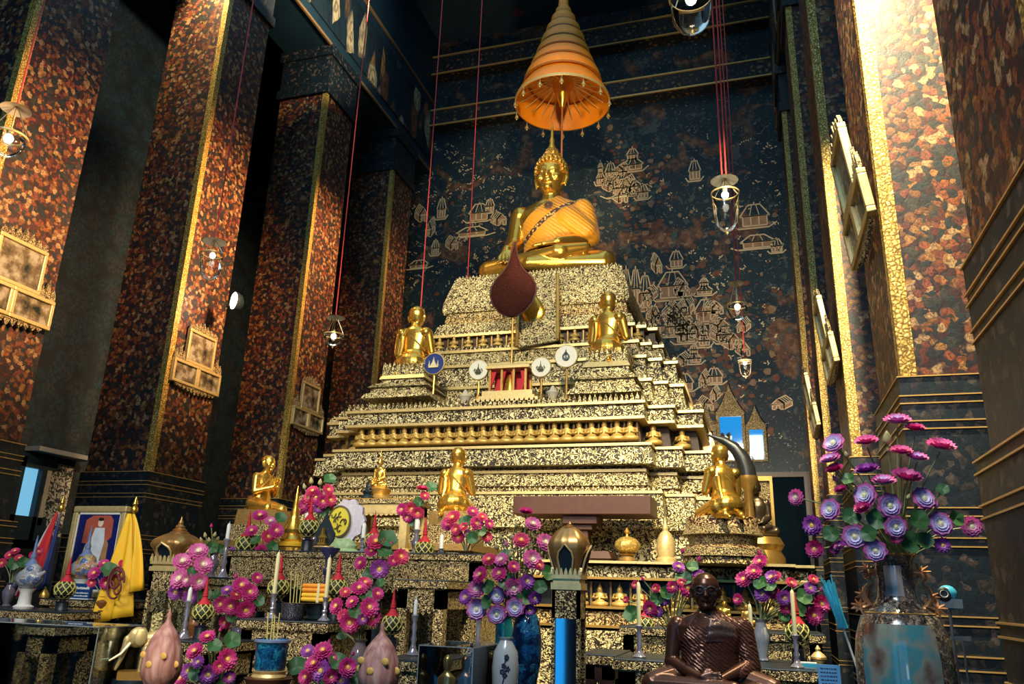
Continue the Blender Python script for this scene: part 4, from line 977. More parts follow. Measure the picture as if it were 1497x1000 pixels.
lamp('large bell-shaped hanging glass lamp right of the big statue', 1060, 283, 19, 262, 20, 344, 6.0, 2)
lamp('hanging glass lamp below the bell-shaped one, before the mural', 1078, 447, 15, 412, 12, 470, 8.6, 1, deep=False)
lamp('big round hanging glass lamp cut by the top edge of the photo', 1010, -4, 30, -50, 26, 54, 5.2)
lamp('small dim hanging glass lamp above the blue-shining triple frame', 1089, 530, 9, 527, 10, 552, 10.5)
for px, py, Y, lb in ((615, 452, 8.9, 'thin red cord hanging behind the back-turned disciple on the upper left ledge'), (684, 402, 10.6, 'thin red cord hanging behind the left shoulder of the gilt pyramid')):
    p = W(px, py, Y); t = tag(MB().tube([(0, 0, -.6), (0, 0, 12.8 - p.z)], .008, 6).build('ceiling_rope', REDC), lb, 'rope'); t.location = p
# floodlight on the second column
fp = W(346, 441, 7.35); fl_ = thing('floodlight', 'small bright floodlight fixed to the far edge of the second left column', 'lamp', fp)
q = Matrix.Rotation(PI / 2, 4, 'X') 
MB().lathe([(.03, -.1), (.07, -.06), (.085, .02), (.085, .05), (.078, .05)], 20, M=q, cap=False).build('housing', BLACK, fl_)
MB().lathe([(.002, .03), (.08, .03), (.08, .045), (.002, .05)], 20, M=q).build('lens', plain('flood_lens', (1, 1, .95), .4, emit=(1, .97, .85), es=30), fl_)
MB().box(-.2, -.02, -.02, .02, -.03, .0).build('bracket', BLACK, fl_, smooth=False)
fl_.rotation_euler = (0, 0, -.3); fl_.scale = (.85, .85, 1.35)

# ------------------------------------------------------------------ tables of the altar
TABS = []
def under(x, y, z):
    best = 0.
    for x0, x1, y0, y1, zt in TABS:
        if x0 - .03 <= x <= x1 + .03 and y0 - .03 <= y <= y1 + .03 and zt < z + .06 and zt > best: best = zt
    return best
RISERS = []
def riser(x, y, z, r, what):
    """dark block carrying something that stands above its table"""
    b = under(x, y, z)
    if z - b < .012: return b
    t = thing('dark_riser', 'dark riser block under the ' + what, 'riser', (x, y, b)); MB().lathe([(r * 1.1, 0), (r * 1.1, min(.02, (z - b) * .2)), (r, min(.03, (z - b) * .3)), (r, z - b)], 16).build('block', BLACK, t)
    return b
def gilt_table(label, x0, x1, yt, Y, depth, legw=.05, apron=.12, mat=None, cat='table', floor=0., top=None, name='carved_altar_table', opening=True):
    a = W(x0, yt, Y); b = W(x1, yt, Y); w = b.x - a.x; z = a.z; mat = mat or CARV
    t = thing(name, label, cat, ((a.x + b.x) / 2, Y + depth / 2, floor)); h = z - floor; hw = w / 2; d = depth / 2
    MB().box(-hw, hw, -d, d, h - .01, h).box(-hw + .02, hw - .02, -d + .02, d - .02, h - .06, h - .01).build('table_top', top or BLACK, t, smooth=False, bevel=.004)
    MB().box(-hw - .003, hw + .003, -d - .003, d + .003, h - .042, h - .008).build('gold_edge', CARV, t, smooth=False)
    ap = MB(); ap.box(-hw + .02, hw - .02, -d + .01, -d + .04, h - .045 - apron, h - .045).box(-hw + .02, hw - .02, d - .04, d - .01, h - .045 - apron, h - .045).box(-hw + .02, -hw + .05, -d + .03, d - .03, h - .045 - apron, h - .045).box(hw - .05, hw - .02, -d + .03, d - .03, h - .045 - apron, h - .045)
    leafs(ap, -hw + .05, hw - .05, h - .045 - apron, apron * .35, max(5, int(w / .05)), -d + .012, -d + .03, -1)
    ap.build('carved_apron', mat, t, smooth=False)
    for sx_ in (-1, 1):
        for sy in (-1, 1):
            l = MB(); xc, yc = sx_ * (hw - .02 - legw / 2), sy * (d - .01 - legw / 2)
            l.poly([[(xc - q_ + o_, yc - q_, z_), (xc + q_ + o_, yc - q_, z_), (xc + q_ + o_, yc + q_, z_), (xc - q_ + o_, yc + q_, z_)] for q_, o_, z_ in ((legw * .62, sx_ * .01, 0), (legw * .62, sx_ * .01, .04), (legw * .42, 0, .07), (legw * .5, 0, h - .3), (legw * .5, 0, h - .05))])
            l.build('leg', mat, t, smooth=False)
    TABS.append((min(a.x, b.x), max(a.x, b.x), Y, Y + depth, z))
    return t, z
_, ZA = gilt_table('long gilt altar table at the back left holding the yellow plaque and net-covered offering cones', 322, 706, 803, 4.75, .85, .07, .16)
_, ZD = gilt_table('carved gilt table with an open front, left of the middle flower vase', 577, 655, 846, 3.95, .5, .055, .1)
_, ZC2 = gilt_table('carved gilt table behind the blue incense pot, carrying candles and orange robes', 348, 480, 904, 3.4, .5, .06, .15)
_, ZB = gilt_table('narrow gilt table under the pale pink bouquet on the left', 236, 376, 842, 4.2, .4, .06, .14)
_, ZE = gilt_table('low gilt table under the front net-covered cone, beside the right lotus bud post', 552, 642, 962, 3.0, .4, .05, .14)
_, ZF = gilt_table('low gilt table under the net-covered cone at the lower left bouquet', 246, 318, 936, 3.1, .35, .05, .1)
_, ZG = gilt_table('carved gilt table at the far left edge carrying the bird-shaped porcelain jar', -140, 92, 884, 3.75, .45, .06, .1, CARO)
_, ZH = gilt_table('gilt table carrying the royal portrait and the flags', 60, 190, 874, 4.25, .5, .05, .08, CARO)
_, ZI = gilt_table('small gilt table with bowed legs in front at the lower left', 26, 82, 913, 3.2, .3, .05, .08, CARO, name='small_altar_table')
_, ZJ = gilt_table('carved gilt table at the lower right behind the bronze monk', 1000, 1214, 970, 3.55, .55, .07, .22)
_, ZK = gilt_table('carved gilt table left of the bronze monk with a tall candle on it', 896, 972, 962, 3.45, .4, .07, .22)
_, ZL = gilt_table('low dark table between the mirrored lantern pillar and the bronze monk', 846, 902, 955, 3.7, .4, .05, .06, BROWN)
_, ZM = gilt_table('gilt altar table behind the right bouquets, at the foot of the pyramid', 905, 1205, 915, 4.6, .5, .06, .1)
def on(px, py, Y, z=None):
    p = W(px, py, Y); return Vector((p.x, Y, z if z is not None else p.z))

# ------------------------------------------------------------------ net-covered offering cones
NETB = plain('dark_leaf_ball', (.02, .03, .012), .5, noise=.5, nscale=40)
NETG = plain('net_yellow', (.62, .55, .16), .5)
cone = thing('net_covered_offering_cone', '', 'offering', (0, 0, 0), 0, 'net-covered offering cones')
MB().lathe([(.62, -1.3), (.68, -1.22), (.3, -1.1), (.28, -.95), (.7, -.75), (.98, -.5)], 20).build('bowl', plain('dark_glass_bowl', (.02, .018, .035), .15), cone)
MB().ell((0, 0, 0), (1, 1, .95), 20, 14).build('leaf_ball', NETB, cone)
nm = MB()
for dr in (-1, 1):
    for i in range(9):
        pts = []
        for j in range(9):
            t = -.98 + 2.0 * j / 8; ph = 2 * PI * i / 9 + dr * t * .95; rr = math.cos(t * 1.15) * 1.03; pts.append((rr * math.cos(ph), rr * math.sin(ph), .98 * math.sin(t * 1.15)))
        nm.tube(pts, .06, 4, cap=False)
nm.build('golden_net', NETG, cone)
MB().lathe([(.66, .78), (.62, .88), (.46, 1.05), (.3, 1.3), (.22, 1.45), (.28, 1.6), (.22, 1.7), (.26, 1.85), (.18, 2.0), (.2, 2.15), (.13, 2.35), (.14, 2.6), (.08, 2.9), (.02, 3.4)], 16).build('red_spire', REDS, cone)
CN = [(297, 896, 15, 3.25, 'net-covered cone with a red spire on the low table in the lower left bouquet'),
      (360, 797, 15, 4.85, 'net-covered cone with a red spire at the feet of the disciple in profile'),
      (407, 860, 15, 3.6, 'net-covered cone with a red spire between two yellow candles, left of the orange robes'),
      (452, 772, 14, 4.9, 'net-covered cone with a red spire just left of the yellow oval plaque'),
      (493, 860, 15, 3.6, 'net-covered cone with a red spire right of the orange robes'),
      (546, 790, 13, 4.9, 'net-covered cone with a red spire under the golden table of the small statue'),
      (573, 913, 15, 3.15, 'net-covered cone with a red spire above the right lotus bud post'),
      (620, 804, 14, 4.9, 'net-covered cone with a red spire at the right end of the back table'),
      (95, 862, 14, 3.9, 'net-covered cone with a red spire before the royal portrait'),
      (943, 914, 13, 4.7, 'net-covered cone with a red spire left of the bronze monk, by the white candle'),
      (1166, 926, 17, 3.75, 'net-covered cone with a red spire at the far right table')]
for i, (px, py, r, Y, lb) in enumerate(CN):
    p = W(px, py, Y); s = r * upx(px, py, Y)
    b_ = under(p.x, Y, p.z - 1.3 * s)
    if abs(p.z - 1.3 * s - b_) < .04: p.z = b_ + 1.3 * s
    else: riser(p.x, Y, p.z - 1.3 * s, s * .6, lb.split(' with a red spire')[0] + lb.split('red spire')[1])
    if i == 0: cone.location = p; cone.scale = (s,) * 3; cone['label'] = lb
    else: dup(cone, p, lb, None, s)
# ------------------------------------------------------------------ offerings on the tables
def cyl(name, label, cat, px, yb, Y, prof, mat, group=None, z=None, part='body', n=20):
    """prof = (radius px, height px) from the bottom up"""
    p = on(px, yb, Y, z); u = upx(px, yb, Y); t = thing(name, label, cat, p, 0, group)
    if z is None and not name.endswith('stand'): riser(p.x, Y, p.z, prof[0][0] * u, label.split(' under')[0].split(' with')[0].split(' holding')[0])
    MB().lathe([(r * u, h * u) for r, h in prof], n).build(part, mat, t); return t, u
HOLD = plain('holder_glass', (.35, .33, .4), .12, .5)
candle = None
def candle_on(px, yt, ym, yb, Y, label, mat, r=3.2, hold=True, z=None):
    p = on(px, yb, Y, z); u = upx(px, yb, Y); t = thing('candlestick', label, 'candle', p, 0, 'candles on the altar tables')
    if z is None: riser(p.x, Y, p.z, 10 * u, label.split(' candle')[0] + ' candle' + label.split(' candle', 1)[1])
    zm = (yb - ym) * u; zt = (yb - yt) * u
    MB().lathe([(9 * u, 0), (10 * u, .004), (5 * u, zm * .15), (3 * u, zm * .3), (4.5 * u, zm * .4), (2.6 * u, zm * .5), (4 * u, zm * .7), (2.8 * u, zm * .8), (5.5 * u, zm * .97), (4 * u, zm)], 14).build('holder', HOLD, t)
    MB().lathe([(r * u, zm - .004), (r * .95 * u, zt - .012), (r * .5 * u, zt), (.001, zt + .002)], 12).tube([(0, 0, zt), (.001, 0, zt + .012)], .0012, 4).build('candle', mat, t)
    return t
candle_on(397, 808, 866, 902, 3.5, 'tall yellow candle in a glass holder left of the orange robes', CREAM, z=ZC2)
candle_on(474, 812, 868, 902, 3.5, 'tall yellow candle in a glass holder right of the orange robes', CREAM, z=ZC2)
candle_on(268, 862, 880, 934, 3.2, 'white candle in a glass holder below the pale pink bouquet', WHITE, z=ZF)
candle_on(444, 744, 775, 800, 4.95, 'white candle just left of the yellow oval plaque', WHITE, z=ZA)
candle_on(530, 757, 778, 800, 4.95, 'white candle right of the yellow oval plaque', WHITE, z=ZA)
candle_on(608, 745, 764, 800, 5.0, 'white candle beside the middle net-covered cone on the back table', WHITE, 4, z=ZA)
candle_on(645, 776, 796, 803, 4.8, 'short white candle near the right end of the back table', WHITE, z=ZA)
candle_on(698, 882, 905, 955, 3.75, 'thin white candle left of the turquoise vase', WHITE, 2.2)
candle_on(603, 884, 905, 962, 3.2, 'white candle inside the open-fronted gilt table', WHITE, 3, z=ZE)
candle_on(935, 852, 912, 957, 3.55, 'tall white candle left of the bronze monk', CREAM, z=ZK)
candle_on(1103, 890, 955, 1010, 3.35, 'tall pale candle right of the bronze monk', CREAM)
candle_on(1165, 856, 918, 964, 3.65, 'tall cream candle at the right table among the magenta flowers', CREAM, z=ZJ)
candle_on(325, 764, 786, 842, 4.35, 'white candle standing alone right of the left lantern', WHITE, 3, z=ZB)
# orange robes
p = on(465, 880, 3.62, None); u = upx(465, 880, 3.62)
rbx = thing('folded_robe_bundle', 'bundle of orange and yellow folded robes tied with a pale ribbon, between the yellow candles', 'robes', (p.x, 3.62, p.z))
ORA = plain('orange_cloth', (.85, .3, .02), .6, noise=.2, nscale=40); YEL = plain('yellow_cloth', (.9, .52, .03), .6)
for i, (z, mm) in enumerate(((3, YEL), (9, YEL), (16, ORA), (22, ORA))):
    MB().tube([(-28 * u, 0, z * u), (-27 * u, 0, z * u), (0, -.003, z * u), (23 * u, 0, z * u), (24 * u, 0, z * u)], [.002, 3.3 * u, 3.6 * u, 3.3 * u, .002], 12).build('robe_roll', mm, rbx)
MB().box(-1 * u, 3 * u, -4.6 * u, 4.6 * u, -1 * u, 26 * u).build('ribbon', CREAM, rbx, smooth=False)
t, u = cyl('robe_stand', 'dark stand under the orange robe bundle', 'stand', 465, 903, 3.62, [(22, 0), (24, 2), (16, 6), (20, 20), (27, 22)], MATS['black_lacquer'], z=ZC2); t.scale = (1, 1, (p.z - ZC2) / (23 * u) * .96)
t, u = cyl('embossed_silver_bowl', 'embossed silver bowl before the orange robes', 'bowl', 427, 902, 3.47, [(14, 0), (15, 1), (16, 6), (17, 20), (18, 24), (16, 24)], carved('embossed_silver', [(.3, (.05, .05, .07)), (.5, (.3, .3, .34)), (.7, (.7, .7, .75))], 150, .3, .7, .6, .004), z=ZC2)
# incense sticks
st = None
k = 0
for px, yt, yb, Y, n, lb in ((431, 835, 882, 3.46, 4, 'yellow incense stick standing in the embossed silver bowl'), (397, 895, 945, 2.66, 4, 'yellow incense stick standing in the blue incense pot')):
    for i in range(n):
        b_ = W(px - 7 + i * 4.5, yb, Y); e = W(px - 5 + i * 5 + (i % 2) * 2, yt + (i * 7 % 5), Y) - b_
        o = tag(MB().tube([(0, 0, 0), tuple(e)], .0022, 5).build('incense_stick', MATS['net_yellow']), lb, 'incense', 'incense sticks in the ' + ('silver bowl' if n and yb == 882 else 'blue pot')); o.location = b_
# yellow oval plaque with a white scrolled back
p = on(500, 800, 4.95, ZA); u = upx(500, 760, 4.95)
pq = thing('oval_emblem_plaque', 'yellow oval emblem plaque with dark script on a lilac flower-shaped back', 'plaque', p)
MB().lathe([(26 * u, 0), (28 * u, .01), (22 * u, 6 * u), (24 * u, 10 * u), (18 * u, 16 * u), (12 * u, 20 * u)], 20, sy=.45).build('base', plain('green_white_base', (.35, .5, .25), .5, noise=.6, nscale=30), pq)
bk = []
for i in range(40):
    a = 2 * PI * i / 40; r = 1 + .07 * math.cos(a * 10); bk.append((27 * u * r * math.cos(a) + 4 * u, 46 * u + 30 * u * r * math.sin(a)))
MB().prism(bk, 0, .03).build('lilac_back', plain('lilac_white', (.62, .58, .68), .6, noise=.3, nscale=40), pq, smooth=False)
q = Matrix.Translation((-6 * u, -.01, 44 * u)) @ Matrix.Rotation(PI / 2, 4, 'X')
MB().lathe([(.001, -.012), (17 * u, -.012), (18 * u, 0), (17 * u, .012), (.001, .016)], 32, M=q, sy=1.25).build('yellow_oval', plain('oval_yellow', (.75, .62, .05), .5), pq)
MB().lathe([(17 * u, .0), (18.5 * u, .004), (18.5 * u, .016), (16.5 * u, .018)], 32, M=q, sy=1.25, cap=False).build('dark_rim', plain('dark_rim', (.1, .08, .03), .5), pq)
sw = MB(); r_ = random.Random(3)
for i in range(9):
    x, z = (-6 + r_.uniform(-9, 9)) * u, (44 + r_.uniform(-13, 13)) * u
    sw.tube([(x + 3.4 * u * math.cos(a * .9 + i), -.03, z + 4 * u * math.sin(a * 1.1 + i)) for a in (0, .9, 1.8, 2.7, 3.6)], .9 * u, 5)
sw.build('script', MATS['dark_rim'], pq)
# black leaf with tiny golden temple
BLY = 3.78
p = on(473, 797, BLY); u = upx(473, 790, BLY)
bl = thing('black_leaf_ornament', 'black leaf-shaped ornament with a tiny golden temple before it, under the yellow plaque', 'ornament', W(473, 799, BLY))
o0 = bl.location
MB().prism([(q_[0] * u, q_[1] * u) for q_ in ((-6, 0), (6, 0), (14, 8), (16, 18), (9, 30), (3, 40), (0, 50), (-4, 40), (-11, 29), (-16, 18), (-13, 7))], .0, .012).build('leaf', BLACK, bl, smooth=False)
MB().box(-6 * u, 6 * u, -.03, -.005, 2 * u, 5 * u).box(-4.5 * u, -2.5 * u, -.025, -.01, 5 * u, 12 * u).box(2.5 * u, 4.5 * u, -.025, -.01, 5 * u, 12 * u).box(-1 * u, 1 * u, -.025, -.01, 5 * u, 12 * u).prism([(-6 * u, 12 * u), (6 * u, 12 * u), (2 * u, 17 * u), (0, 27 * u), (-2 * u, 17 * u)], -.028, -.008).build('golden_temple', GOLD, bl, smooth=False)
MB().lathe([(14 * u, -2 * u), (16 * u, -1 * u), (16 * u, 0), (12 * u, 1 * u)], 18, sy=.6).build('dish', PALEG, bl)
ps = cyl('dark_goblet_stand', 'tall dark glass stand carrying the black leaf ornament', 'stand', 473, 902, BLY - .01, [(14, 0), (15, 3), (5, 8), (4, 30), (7, 36), (4, 42), (5, 60), (8, 66), (4, 72), (6, 85), (15, 96), (15, 99)], plain('dark_blue_glass', (.03, .03, .1), .12), None, z=ZC2)
ps[0].scale = (1, 1, (o0.z - 2 * u - ps[0].location.z) / (99 * ps[1]))
# golden cone chedi
t, u = cyl('golden_chedi', 'small orange-gold spired reliquary near the disciple in profile', 'reliquary', 426, 800, 5.0, [(20, 0), (21, 6), (15, 12), (18, 18), (12, 26), (15, 32), (10, 42), (9, 46), (6, 52), (7, 56), (4, 64), (4.5, 68), (3, 76), (3, 80), (1.6, 88), (.3, 96)], GOLD, z=ZA)
MB().lathe([(22 * u, 8 * u), (23 * u, 12 * u), (17 * u, 15 * u)], 20).build('petal_ring', YEL, t)
# golden table with small statue
_, ZT = gilt_table('small gilded table carrying the small seated statue, before the left half of the pyramid', 503, 600, 728, 5.55, .4, .06, .07, PALEG, top=GOLD2, floor=ZA, name='small_gilded_table')
stand('long gilt step behind the back altar table, carrying statues and the small gilded table', 520, 6.0, [(205, 1090), (205, 800)], [CARV], dpt=.25, name='altar_step') if False else None
p = on(552, 728, 5.7, ZT); u = upx(552, 700, 5.7)
sb = thing('small_seated_buddha_statue', 'small golden seated statue on the small gilded table', 'statue', p)
MB().lathe([(22 * u, 0), (24 * u, 2 * u), (17 * u, 8 * u), (20 * u, 15 * u), (14 * u, 18 * u)], 24, sy=.7).build('base', GOLD2, sb)
o = obj('body', small_me.copy(), GOLD, sb); o.data.materials.clear(); o.data.materials.append(GOLD); o.location = (0, 0, 17 * u); o.scale = (15 * u, 15 * u, 22 * u)
MB().lathe([(.2, 0), (.12, .1), (.02, .45)], 10).build('top_knot', GOLD, sb, loc=(0, 0, 17 * u + 2.05 * 22 * u)).scale = (15 * u, 15 * u, 22 * u)
p = on(537, 728, 5.6, ZT); u = upx(537, 715, 5.6)
db = thing('small_black_figurine', 'tiny black seated figurine on the left of the small gilded table', 'figurine', p)
MB().lathe([(10 * u, 0), (10 * u, 2 * u), (6 * u, 6 * u), (8 * u, 9 * u)], 16).build('base', BLACK, db)
o = obj('body', small_me.copy(), BLACK, db); o.data.materials.clear(); o.data.materials.append(BLACK); o.location = (0, 0, 9 * u); o.scale = (7 * u, 7 * u, 9 * u)
# more small statues
for i, (px, yb, Y, h, lb) in enumerate(((1060, 905, 4.75, 40, 'small yellow seated statue just behind the bronze monk, on the right'), (985, 910, 4.8, 36, 'small golden seated statue behind the magenta flowers left of the bronze monk'), (1092, 908, 4.8, 36, 'small dull gold seated statue among the magenta flowers right of the bronze monk'))):
    p = on(px, yb, Y, ZM); u = upx(px, yb, Y); t = thing('small_seated_buddha_statue', lb, 'statue', p, 0)
    o = obj('body', small_me.copy(), GOLD if i == 0 else GOLD2, t); o.data.materials.clear(); o.data.materials.append(GOLD if i == 0 else GOLD2); o.location = (0, 0, h * .25 * u); o.scale = (h * .34 * u,) * 2 + (h * .36 * u,)
    MB().lathe([(h * .4 * u, 0), (h * .42 * u, h * .06 * u), (h * .3 * u, h * .14 * u), (h * .36 * u, h * .25 * u)], 20).build('base', GOLD2, t)
# pumpkin and bell reliquary before the pyramid
zpl = tz(1160, 826, 6.75)
p = on(917, 812, 6.98, None); u = upx(917, 800, 6.98)
pk = thing('golden_pumpkin_bowl', 'golden pumpkin-shaped covered bowl right of the brown plank table', 'bowl', (p.x, 6.98, p.z))
pkm = MB(); rings = []
for j in range(11):
    t_ = PI * (j + .3) / 10.6 - PI / 2; rings.append([((19 * math.cos(t_) * (1 - .07 * abs(math.sin(a * 5)) ** .5) * math.cos(a)) * u, (19 * math.cos(t_) * (1 - .07 * abs(math.sin(a * 5)) ** .5) * math.sin(a)) * u, (14 + 13 * math.sin(t_)) * u) for a in [2 * PI * i / 40 for i in range(40)]])
pkm.poly(rings).build('body', carved('pumpkin_gold', [(.2, (.35, .2, .04)), (.6, (.75, .55, .15))], 40, .4, .4, .3), pk)
MB().lathe([(3 * u, 26 * u), (2 * u, 30 * u), (5 * u, 33 * u), (.5 * u, 40 * u)], 10).build('lid_knob', GOLD2, pk)
MB().lathe([(12 * u, ZP - p.z), (13 * u, ZP - p.z + 3 * u), (9 * u, -1 * u), (14 * u, 2 * u)], 20).build('foot', GOLDD, pk)
t, u = cyl('bell_shaped_reliquary', 'pale gilt bell-shaped reliquary at the right front corner of the pyramid', 'reliquary', 974, 822, 6.98, [(15, 0), (15, 5), (12, 8), (14, 22), (12, 34), (8, 42), (4, 46), (5, 50), (2.5, 56), (.4, 66)], PALEG, z=ZP)
# ceramic bird jars, plaque, portrait, flags
def bird_jar(label, px, yb, Y, z, col):
    p = on(px, yb, Y, z); u = upx(px, yb, Y); t = thing('bird_shaped_jar', label, 'jar', p, 0, 'bird-shaped porcelain jars')
    MB().lathe([(13 * u, 0), (14 * u, 3 * u), (9 * u, 6 * u), (8 * u, 22 * u), (12 * u, 28 * u)], 18).build('foot', WHITE, t)
    m = MB(); m.ell((0, 0, 42 * u), (22 * u, 16 * u, 15 * u)); m.cap((-14 * u, 0, 40 * u), 8 * u, (-24 * u, 0, 32 * u), 4 * u); m.ell((4 * u, 0, 54 * u), (13 * u, 11 * u, 10 * u)); m.cap((16 * u, 0, 44 * u), 6 * u, (26 * u, 0, 52 * u), 2.5 * u)
    obj('body', sculpt(m, 'bird_jar', 1.6 * u, 3), floral('bird_glaze_' + str(px), col, 24, .2, (.3, .3, .32), fine=50), t)
    MB().lathe([(10 * u, 60 * u), (6 * u, 66 * u), (3.5 * u, 70 * u), (4.5 * u, 74 * u), (2 * u, 80 * u), (2 * u, 92 * u), (.5 * u, 104 * u)], 12).build('spire_lid', plain('blue_porcelain', (.16, .22, .4), .2) if 'blue_porcelain' not in MATS else MATS['blue_porcelain'], t)
bird_jar('white and blue bird-shaped porcelain jar with a tall lid at the far left', 36, 878, 3.95, ZG, [(.5, .5, .52), (.1, .2, .45), (.6, .6, .6), (.65, .25, .08), (.55, .55, .58)])
bird_jar('orange and blue bird-shaped porcelain jar before the royal portrait', 116, 868, 4.35, ZH, [(.7, .28, .06), (.08, .2, .5), (.75, .4, .1), (.6, .6, .55), (.7, .5, .1)])
p = on(120, 868, 4.28, ZH); u = upx(120, 868, 4.28)
bp_ = thing('blue_name_plaque', 'small blue plaque with white lettering below the royal portrait', 'plaque', p)
MB().box(-16 * u, 16 * u, -.01, .01, 0, 22 * u).build('panel', plain('plaque_blue', (.01, .05, .2), .4), bp_, smooth=False)
tx = MB(); r_ = random.Random(9)
for row, z in enumerate((14, 8, 4)):
    x = -12
    while x < 12: 
        w_ = r_.uniform(1, 2.4); tx.box(x * u, (x + w_) * u, -.013, -.01, z * u, (z + (4 if row == 0 else 2) * r_.uniform(.6, 1)) * u); x += w_ + .8
tx.build('lettering', WHITE, bp_, smooth=False); MB().box(-17 * u, 17 * u, -.02, .02, -.5 * u, 1.5 * u).build('foot', WHITE, bp_, smooth=False)
# portrait
p = on(106, 872, 4.55, ZH); u = upx(106, 800, 4.55); pw = W(175, 738, 4.55).x - W(97, 738, 4.55).x; ph = W(136, 738, 4.55).z - ZH
po = thing('framed_portrait', 'large gold-framed portrait of a standing person in white with a yellow sash', 'portrait', ((W(97, 738, 4.55).x + W(175, 738, 4.55).x) / 2, 4.62, ZH))
b = .045
MB().box(-pw / 2, pw / 2, 0, .05, 0, b).box(-pw / 2, pw / 2, 0, .05, ph - b, ph).box(-pw / 2, -pw / 2 + b, 0, .05, b, ph - b).box(pw / 2 - b, pw / 2, 0, .05, b, ph - b).build('frame', PALEG, po, smooth=False, bevel=.01)
MB().box(-pw / 2 + b, pw / 2 - b, .012, .016, b, b + .012).box(-pw / 2 + b, pw / 2 - b, .012, .016, ph - b - .014, ph - b).box(-pw / 2 + b, -pw / 2 + b + .012, .012, .016, b, ph - b).box(pw / 2 - b - .012, pw / 2 - b, .012, .016, b, ph - b).build('white_slip', WHITE, po, smooth=False)
MB().box(-pw / 2 + b, pw / 2 - b, .018, .03, b, ph - b).build('canvas', plain('portrait_blue', (.008, .015, .12), .4), po, smooth=False)
iw, ih = pw - 2 * b, ph - 2 * b
def flat(name, pts, col, dz):
    MB().prism([(x * iw, b + z * ih) for x, z in pts], .018 - dz, .018).build(name, MATS.get('pp_' + name) or plain('pp_' + name, col, .5, noise=.25, nscale=30), po, smooth=False)
ov_ = lambda cx_, cz_, rx, rz, n=20: [(cx_ + rx * math.cos(2 * PI * i / n), cz_ + rz * math.sin(2 * PI * i / n)) for i in range(n)]
flat('painted_backdrop', [(-.32, .6), (-.3, .9), (-.15, .96), (.25, .96), (.33, .9), (.34, .68), (.2, .6)], (.45, .1, .06), .001)
flat('painted_mantle', [(-.02, .76), (-.22, .58), (-.32, .3), (-.38, .1), (-.1, .1), (.02, .4), (.05, .7)], (.6, .48, .14), .002)
flat('painted_throne', [(.14, .72), (.3, .6), (.3, .3), (.2, .25)], (.4, .2, .08), .002)
flat('painted_robe', [(-.06, .8), (.16, .8), (.2, .62), (.16, .4), (.14, .12), (-.12, .12), (-.06, .5), (-.1, .68)], (.68, .72, .76), .003)
flat('painted_face', ov_(.05, .865, .06, .055), (.85, .62, .46), .004); flat('painted_hair', ov_(.05, .91, .06, .022), (.02, .015, .015), .005)
flat('painted_table', [(-.4, .08), (-.4, .3), (-.3, .46), (-.24, .3), (-.22, .08)], (.35, .2, .06), .004)
def flag(label, px, ytop, Y, zt, drape, cols, emblem=None):
    p = on(px, 872, Y, zt); hpole = W(px, ytop, Y).z - zt; t = thing('draped_flag', label, 'flag', (W(px, ytop + 20, Y).x, Y, zt))
    MB().tube([(0, 0, 0), (0, 0, hpole - .04)], .008, 8).lathe([(.03, 0), (.032, .02), (.012, .05)], 12).build('pole', GOLD2, t)
    MB().lathe([(.008, hpole - .05), (.02, hpole - .035), (.022, hpole - .015), (.012, hpole), (.018, hpole + .012), (.002, hpole + .06)], 12).build('finial', GOLD, t)
    for i, (mat, w0, w1, z0, dy) in enumerate(cols):
        rows = []
        for j in range(13):
            f_ = j / 12; z = hpole - .05 - (hpole - .05 - z0) * f_; row = []
            for k in range(15):
                g = k / 14; x = (w0 + (w1 - w0) * g) * (.12 + .88 * f_ ** .8) * drape; y = dy - .02 - .035 * f_ * math.sin(g * 9 + i * 2 + f_ * 2) - .02 * f_
                row.append((x, y, z + .05 * f_ * (g - .5) * (1 if drape > 0 else -1)))
            rows.append(row)
        m = MB(); m.add([q_ for r in rows for q_ in r], [(j * 15 + k, j * 15 + k + 1, (j + 1) * 15 + k + 1, (j + 1) * 15 + k) for j in range(12) for k in range(14)])
        c_ = m.build('cloth', mat, t); sd_ = c_.modifiers.new('Solidify', 'SOLIDIFY'); sd_.thickness = .004
    return t, hpole
FRED = plain('flag_red', (.6, .02, .03), .7); FBLU = plain('flag_blue', (.03, .05, .2), .7); FWH = plain('flag_white', (.6, .6, .64), .7); FYEL = plain('flag_yellow', (.95, .55, .02), .6)
flag('red and blue national flag draped on a pole left of the royal portrait', 87, 738, 4.3, ZH, 1, [(FRED, -.16, -.02, ZH * 0 + .02, 0), (FWH, -.24, -.12, .01, .02), (FBLU, -.03, .04, .06, .015)])
yf, hp = flag('yellow flag with a dark red royal cipher draped on a pole right of the portrait', 194, 740, 4.1, ZH, 1, [(FYEL, -.1, .15, -.1, -.02), (FYEL, .08, .2, .06, .0)])
sw = MB(); q = Vector((.075, -.118, .11))
for i, (rr, a0, a1, dx, dz_) in enumerate(((.075, 0, 5.2, 0, 0), (.045, 1, 6.5, -.005, .02), (.03, 3, 7.5, .02, -.03), (.03, 0, 4.5, -.03, -.03), (.02, 0, 6, .03, .04))):
    sw.tube([(q.x + dx + rr * .8 * math.cos(a0 + (a1 - a0) * k / 14), q.y - .012, q.z + dz_ + rr * 1.2 * math.sin(a0 + (a1 - a0) * k / 14)) for k in range(15)], .006, 6)
sw.build('cipher', plain('cipher_maroon', (.16, .02, .03), .6), yf)

